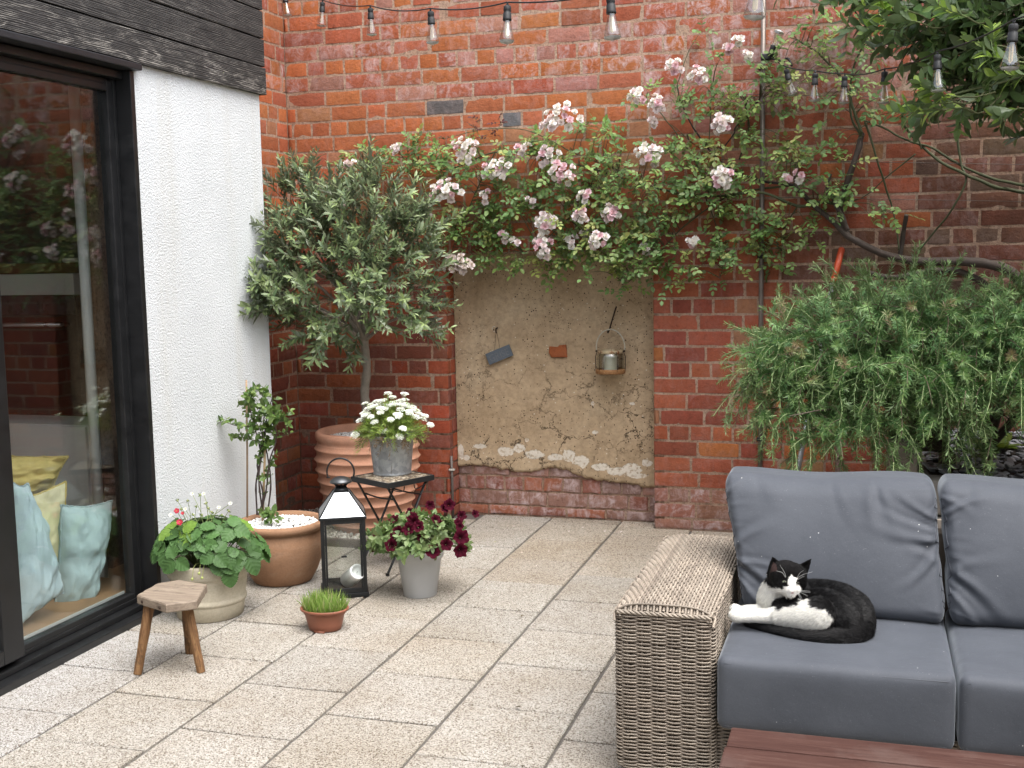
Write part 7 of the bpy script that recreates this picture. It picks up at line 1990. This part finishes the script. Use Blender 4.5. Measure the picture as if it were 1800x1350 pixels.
# head
B(728, 320, 3.375, 0.0485, 'head'); B(790, 325, 3.375, 0.0435, 'head'); B(640, 385, 3.378, 0.030, 'head'); B(852, 385, 3.372, 0.026, 'head'); B(745, 395, 3.355, 0.036, 'head')
B(770, 455, 3.334, 0.0195, 'muzzle'); B(742, 472, 3.338, 0.0165, 'muzzle'); B(832, 458, 3.337, 0.0145, 'muzzle'); B(788, 500, 3.326, 0.0135, 'muzzle'); B(768, 525, 3.337, 0.0125, 'muzzle')
B(790, 410, 3.337, 0.0185, 'muzzle'); B(795, 372, 3.345, 0.020, 'head'); B(795, 465, 3.320, 0.0115, 'muzzle')
# tail sweeping along the front
chain([np.r_[gr(1518, 1106, 0.425), 0.028], np.r_[gr(1500, 1118, 0.415), 0.0275], np.r_[gr(1460, 1120, 0.414), 0.0235], np.r_[gr(1410, 1114, 0.413), 0.0215], np.r_[gr(1360, 1104, 0.412), 0.0185], np.r_[gr(1328, 1097, 0.41), 0.015], np.r_[gr(1317, 1095, 0.409), 0.0115]], 'tail', 40)
BA = np.array([b[:4] for b in balls]); BT = [b[4] for b in balls]
mb = MB()
bm = bmesh.new(); bmesh.ops.create_icosphere(bm, subdivisions=3, radius=1.0); bm.verts.ensure_lookup_table(); bm.verts.index_update()
I3 = (np.array([q.co[:] for q in bm.verts]), np.array([[x.index for x in f.verts] for f in bm.faces])); bm.free()
inst(mb, I3, BA[:, :3], np.tile(np.eye(3), (len(BA), 1, 1)), BA[:, 3], (1, 1, 1))
def ear(tip, base1, base2, Yt, Yb, th_=0.0045):
    t_, b1, b2_ = W(*tip, Yt), W(*base1, Yb), W(*base2, Yb)
    for s in np.linspace(0, 1, 9):
        for w_ in np.linspace(-1, 1, 11):
            c_ = (b1 + b2_) / 2 * (1 - s) + t_ * s
            hwid = (b2_ - b1) / 2 * (1 - s) ** 0.8
            p = c_ + hwid * w_ + np.array([0, 0.012 * (1 - w_ * w_) * (1 - s), 0])
            yield np.r_[p, th_ * (1 - 0.4 * s)]
for e_ in (((590, 118), (535, 305), (715, 245), 3.385, 3.378), ((992, 142), (838, 230), (932, 315), 3.388, 3.382)):
    P = np.array(list(ear(*e_)))
    inst(mb, (I3[0], I3[1]), P[:, :3], np.tile(np.eye(3), (len(P), 1, 1)), P[:, 3], (1, 1, 1))
tmp = mb.build('tmp_cat', None)
md = tmp.modifiers.new('r', 'REMESH'); md.mode = 'VOXEL'; md.voxel_size = 0.0024; md.use_smooth_shade = True
ms = tmp.modifiers.new('s', 'SMOOTH'); ms.factor = 0.5; ms.iterations = 7
bpy.context.view_layer.update()
ev = tmp.evaluated_get(bpy.context.evaluated_depsgraph_get()); me_ = ev.to_mesh()
CV = np.zeros(len(me_.vertices) * 3, np.float32); me_.vertices.foreach_get('co', CV); CV = CV.reshape(-1, 3).astype(float)
CN = np.zeros(len(me_.vertices) * 3, np.float32); me_.vertices.foreach_get('normal', CN); CN = CN.reshape(-1, 3).astype(float)
CF = [tuple(p.vertices) for p in me_.polygons]
ev.to_mesh_clear(); bpy.data.objects.remove(tmp)
CV[:, 2] = np.maximum(CV[:, 2], ZS - 0.004)
# coat: the same black and white patches as in the photo, by body region
ti = {t: i for i, t in enumerate(sorted(set(BT)))}; TI = np.array([ti[t] for t in BT])
near = np.empty(len(CV), int)
for s in range(0, len(CV), 4000):
    d = np.linalg.norm(CV[s:s + 4000, None] - BA[None, :, :3], axis=2) - BA[None, :, 3]
    near[s:s + 4000] = TI[d.argmin(1)]
def zpx(P):
    v = (P - [0, 0, CAM_H]) @ RC
    return np.c_[(CX - v[:, 0] / v[:, 2] * F_PX - 1260) * 6, (CY + v[:, 1] / v[:, 2] * F_PX - 960) * 6]
NV = len(CV)
BLK, WHT = np.array((0.0045, 0.0041, 0.0042)), np.array((0.80, 0.785, 0.75))
def inpoly(p, poly):
    x, y = p[:, 0], p[:, 1]; r_ = np.zeros(len(p), bool); j = len(poly) - 1
    for i in range(len(poly)):
        xi, yi = poly[i]; xj, yj = poly[j]
        c_ = ((yi > y) != (yj > y)) & (x < (xj - xi) * (y - yi) / (yj - yi + 1e-9) + xi); r_ ^= c_; j = i
    return r_
def coat(P, nearP):
    q = zpx(P); jit = np.c_[fbm(P * 160, 3, 2), fbm(P * 160 + 50, 4, 2)] * 22; q = q + jit + np.c_[fbm(P * 420, 13, 2), fbm(P * 420 + 50, 14, 2)] * 14
    white = np.isin(nearP, [ti['thigh'], ti['hind'], ti['fore'], ti['chest'], ti['muzzle']])
    white |= (nearP == ti['torso']) & inpoly(q, [(280, 560), (860, 640), (980, 560), (1010, 640), (1130, 630), (1260, 690), (1290, 760), (1220, 820), (1150, 860), (300, 860)])
    white &= ~((nearP == ti['thigh']) & (q[:, 0] > 1250 - np.abs(q[:, 1] - 770) * 0.9))
    white &= ~((q[:, 0] > 990) & (q[:, 1] < 640 + (q[:, 0] - 990) * 0.15) & (nearP != ti['head']))
    white &= ~inpoly(q, [(612, 610), (700, 575), (820, 545), (885, 560), (870, 615), (740, 645), (650, 672), (615, 650)])
    hd = (nearP == ti['head']) | (nearP == ti['muzzle']) | ((nearP == ti['chest']) & (q[:, 1] < 470))
    face_w = inpoly(q, [(762, 330), (790, 305), (815, 330), (838, 340), (842, 400), (885, 430), (905, 480), (850, 530), (760, 560), (690, 520), (680, 450), (740, 425), (760, 400)])
    side_w = inpoly(q, [(500, 250), (524, 250), (515, 380), (560, 430), (690, 455), (700, 540), (560, 560), (420, 560)])
    white = np.where(hd, face_w | side_w, white)
    ears = (q[:, 1] < 300)
    white &= ~(ears & (q[:, 0] > 524))
    white &= ~(q[:, 0] > 1250); white &= ~(nearP == ti['tail']); white &= ~(nearP == ti['foreblack'])
    return white
wm = coat(CV, near)
ccol = np.where(wm[:, None], WHT, BLK)
q_ = zpx(CV)
tl = near == ti['tail']; ccol[tl] = (0.017, 0.0165, 0.017)
nose = (np.linalg.norm((q_ - [796, 493]) * [1, 1.25], axis=1) < 14) & (near == ti['muzzle']); ccol[nose] = (0.60, 0.43, 0.41)
mouth = (np.abs(q_[:, 0] - 797 - (q_[:, 1] - 510) * -0.25) < 3) & (q_[:, 1] > 506) & (q_[:, 1] < 526) & (near == ti['muzzle']); ccol[mouth] = (0.30, 0.22, 0.2)
innr = inpoly(q_, [(595, 165), (560, 275), (640, 262), (630, 200)]) & (CN[:, 1] < 0.1); ccol[innr] = (0.045, 0.028, 0.026)
pad = (np.linalg.norm((q_ - [365, 685]) * [0.6, 1], axis=1) < 16) & (near == ti['fore']); ccol[pad] = (0.60, 0.40, 0.34)
cat_o = np.array([W(900, 800, 3.36)[0], 3.36, ZS])
M_fur = mat('cat coat', None, 0.9, var=0.12, vs=60, bump=0.3, bs=180, bd=0.002, spec=0.08)
cat = MB().add(CV, CF, ccol).build('cat', M_fur, origin=cat_o)
tag(cat, 'black and white cat curled on the seat cushion, tail along the front', 'cat')
# fur: fine short hairs over the body
N = 150000
rr = np.random.default_rng(6)
tri = np.array([f[:3] for f in CF]); ar = np.linalg.norm(np.cross(CV[tri[:, 1]] - CV[tri[:, 0]], CV[tri[:, 2]] - CV[tri[:, 0]]), axis=1)
fi = rr.choice(len(tri), N, p=ar / ar.sum()); uu, vv_ = rr.random(N), rr.random(N); fl_ = uu + vv_ > 1; uu[fl_] = 1 - uu[fl_]; vv_[fl_] = 1 - vv_[fl_]
t3 = tri[fi]; HP = CV[t3[:, 0]] * (1 - uu - vv_)[:, None] + CV[t3[:, 1]] * uu[:, None] + CV[t3[:, 2]] * vv_[:, None]
HN = CN[t3[:, 0]]; hn = near[t3[:, 0]]; hq = zpx(HP)
flow = np.tile(np.array([0.75, 0.1, -0.45]), (N, 1))                     # back fur lies towards the tail
flow[np.isin(hn, [ti['hind'], ti['fore']])] = (-0.9, 0, -0.2)
flow[hn == ti['thigh']] = (-0.6, 0, -0.5); flow[hn == ti['tail']] = (-1, -0.1, -0.1); flow[hn == ti['chest']] = (-0.25, -0.2, -0.9)
hm = np.isin(hn, [ti['head'], ti['muzzle']])
nosep = W(797, 470, 3.32)
flow[hm] = (HP[hm] - nosep) / (np.linalg.norm(HP[hm] - nosep, axis=1)[:, None] + 1e-6)
flow += rr.normal(0, 0.2, (N, 3)) + np.stack([fbm(HP * 70 + 9 * k, 40 + k, 2) for k in range(3)], 1) * 0.55; flow -= HN * (flow * HN).sum(1)[:, None]; flow /= np.linalg.norm(flow, axis=1)[:, None] + 1e-9
ln = np.where(hm, 0.0045, 0.010); ln = np.where(hn == ti['tail'], 0.014, ln); ln = np.where(np.isin(hn, [ti['hind'], ti['fore']]), 0.0055, ln); ln = np.where(hn == ti['chest'], 0.012, ln)
ln = np.where(hq[:, 1] < 270, np.where(hm, 0.003, ln), ln) * rr.uniform(0.6, 1.2, N)
skip = (np.linalg.norm((hq - [796, 493]) * [1, 1.25], axis=1) < 20) | (np.linalg.norm(hq - [713, 374], axis=1) < 24) | (np.linalg.norm(hq - [843, 386], axis=1) < 18) | (inpoly(hq, [(595, 165), (560, 275), (640, 262), (630, 200)]))
keep = ~skip & (HP[:, 2] > ZS + 0.002)
HP, HN, flow, ln, hn, t3 = HP[keep], HN[keep], flow[keep], ln[keep], hn[keep], t3[keep]
lift = rr.uniform(0.18, 0.5, len(HP))[:, None]
dirn = flow * (1 - lift * 0.4) + HN * lift; dirn /= np.linalg.norm(dirn, axis=1)[:, None]
hc = ccol[t3[:, 0]] * rr.uniform(0.8, 1.2, (len(HP), 1))
dark = hc[:, 0] < 0.1; hc[dark] += rr.uniform(0, 0.006, dark.sum())[:, None]
fm = MB(); inst(fm, (np.array([[-0.00042, 0, 0], [0.00042, 0, 0], [0.00025, 0.6, 0.03], [0, 1, 0.0], [-0.00025, 0.6, 0.03]]) * 1.0, np.array([[0, 1, 2], [0, 2, 4], [4, 2, 3]])), HP - HN * 0.0006, frames(dirn, HN + rr.normal(0, .3, HN.shape)) * np.stack([np.ones(len(ln)), ln, ln], -1)[:, None, :], 1.0, np.clip(hc, 0, 1))
fm.build('fur', leafmat('cat hair', 0.5, 0.1, None, 0.28), cat)
# eyes, whiskers
for (zx, zy, Y, a_) in ((713, 374, 3.3285, -0.1), (843, 386, 3.334, 0.25)):
    near_ = np.where((np.linalg.norm(q_ - [zx, zy], axis=1) < 10))[0]
    e_ = MB(); c_ = W(zx, zy, CV[near_, 1].min() + 0.0012)
    inst(e_, I3, c_[None], (np.array([[1, 0, 0.0], [0, .45, 0], [0, 0, 0.42]]) @ np.eye(3))[None], 0.0068 if zx < 800 else 0.005, (0.26, 0.28, 0.17))
    inst(e_, I3, (c_ + [0.0008, -0.0026, -0.0002])[None], np.array([[0.34, 0, 0.0], [0, .2, 0], [0, 0, 0.36]])[None], 0.0068 if zx < 800 else 0.005, (0.008, 0.008, 0.008))
    for sgn, hh in ((1, 0.0018), (-1, -0.0026)):
        t = np.linspace(-1, 1, 10); e_.add(*tube(np.c_[c_[0] + t * 0.0075, c_[1] - 0.002 + np.abs(t) * 0.0015, c_[2] + hh * (1 - t * t) * 1.1 + 0.0006 * t], 0.0011, 5), (0.012, 0.011, 0.011))
    e_.build('eye', mat('cat eye', None, 0.12, var=0.05, bump=0, coat=0.5), cat)
wk = MB()
for pl in (((740, 470), (660, 460), (560, 470)), ((745, 478), (660, 480), (570, 495)), ((850, 468), (900, 480), (985, 490)), ((850, 475), (900, 495), (960, 530)), ((845, 480), (880, 520), (905, 570)), ((840, 485), (870, 530), (895, 580)), ((725, 330), (690, 280), (630, 262)), ((730, 325), (710, 270), (665, 200)), ((850, 325), (880, 280), (915, 255)), ((850, 335), (910, 300), (1010, 270)), ((855, 470), (920, 470), (990, 478)), ((860, 350), (900, 325), (925, 320))):
    p = smooth_path([W(x, y, 3.325 - 0.006 * i) for i, (x, y) in enumerate(pl)], 10)
    wk.add(*tube(p, np.linspace(0.00045, 0.0002, 10), 4, cap=False), (0.7, 0.7, 0.68))
wk.build('whiskers', mat('whisker', None, 0.4, var=0.02, bump=0), cat)
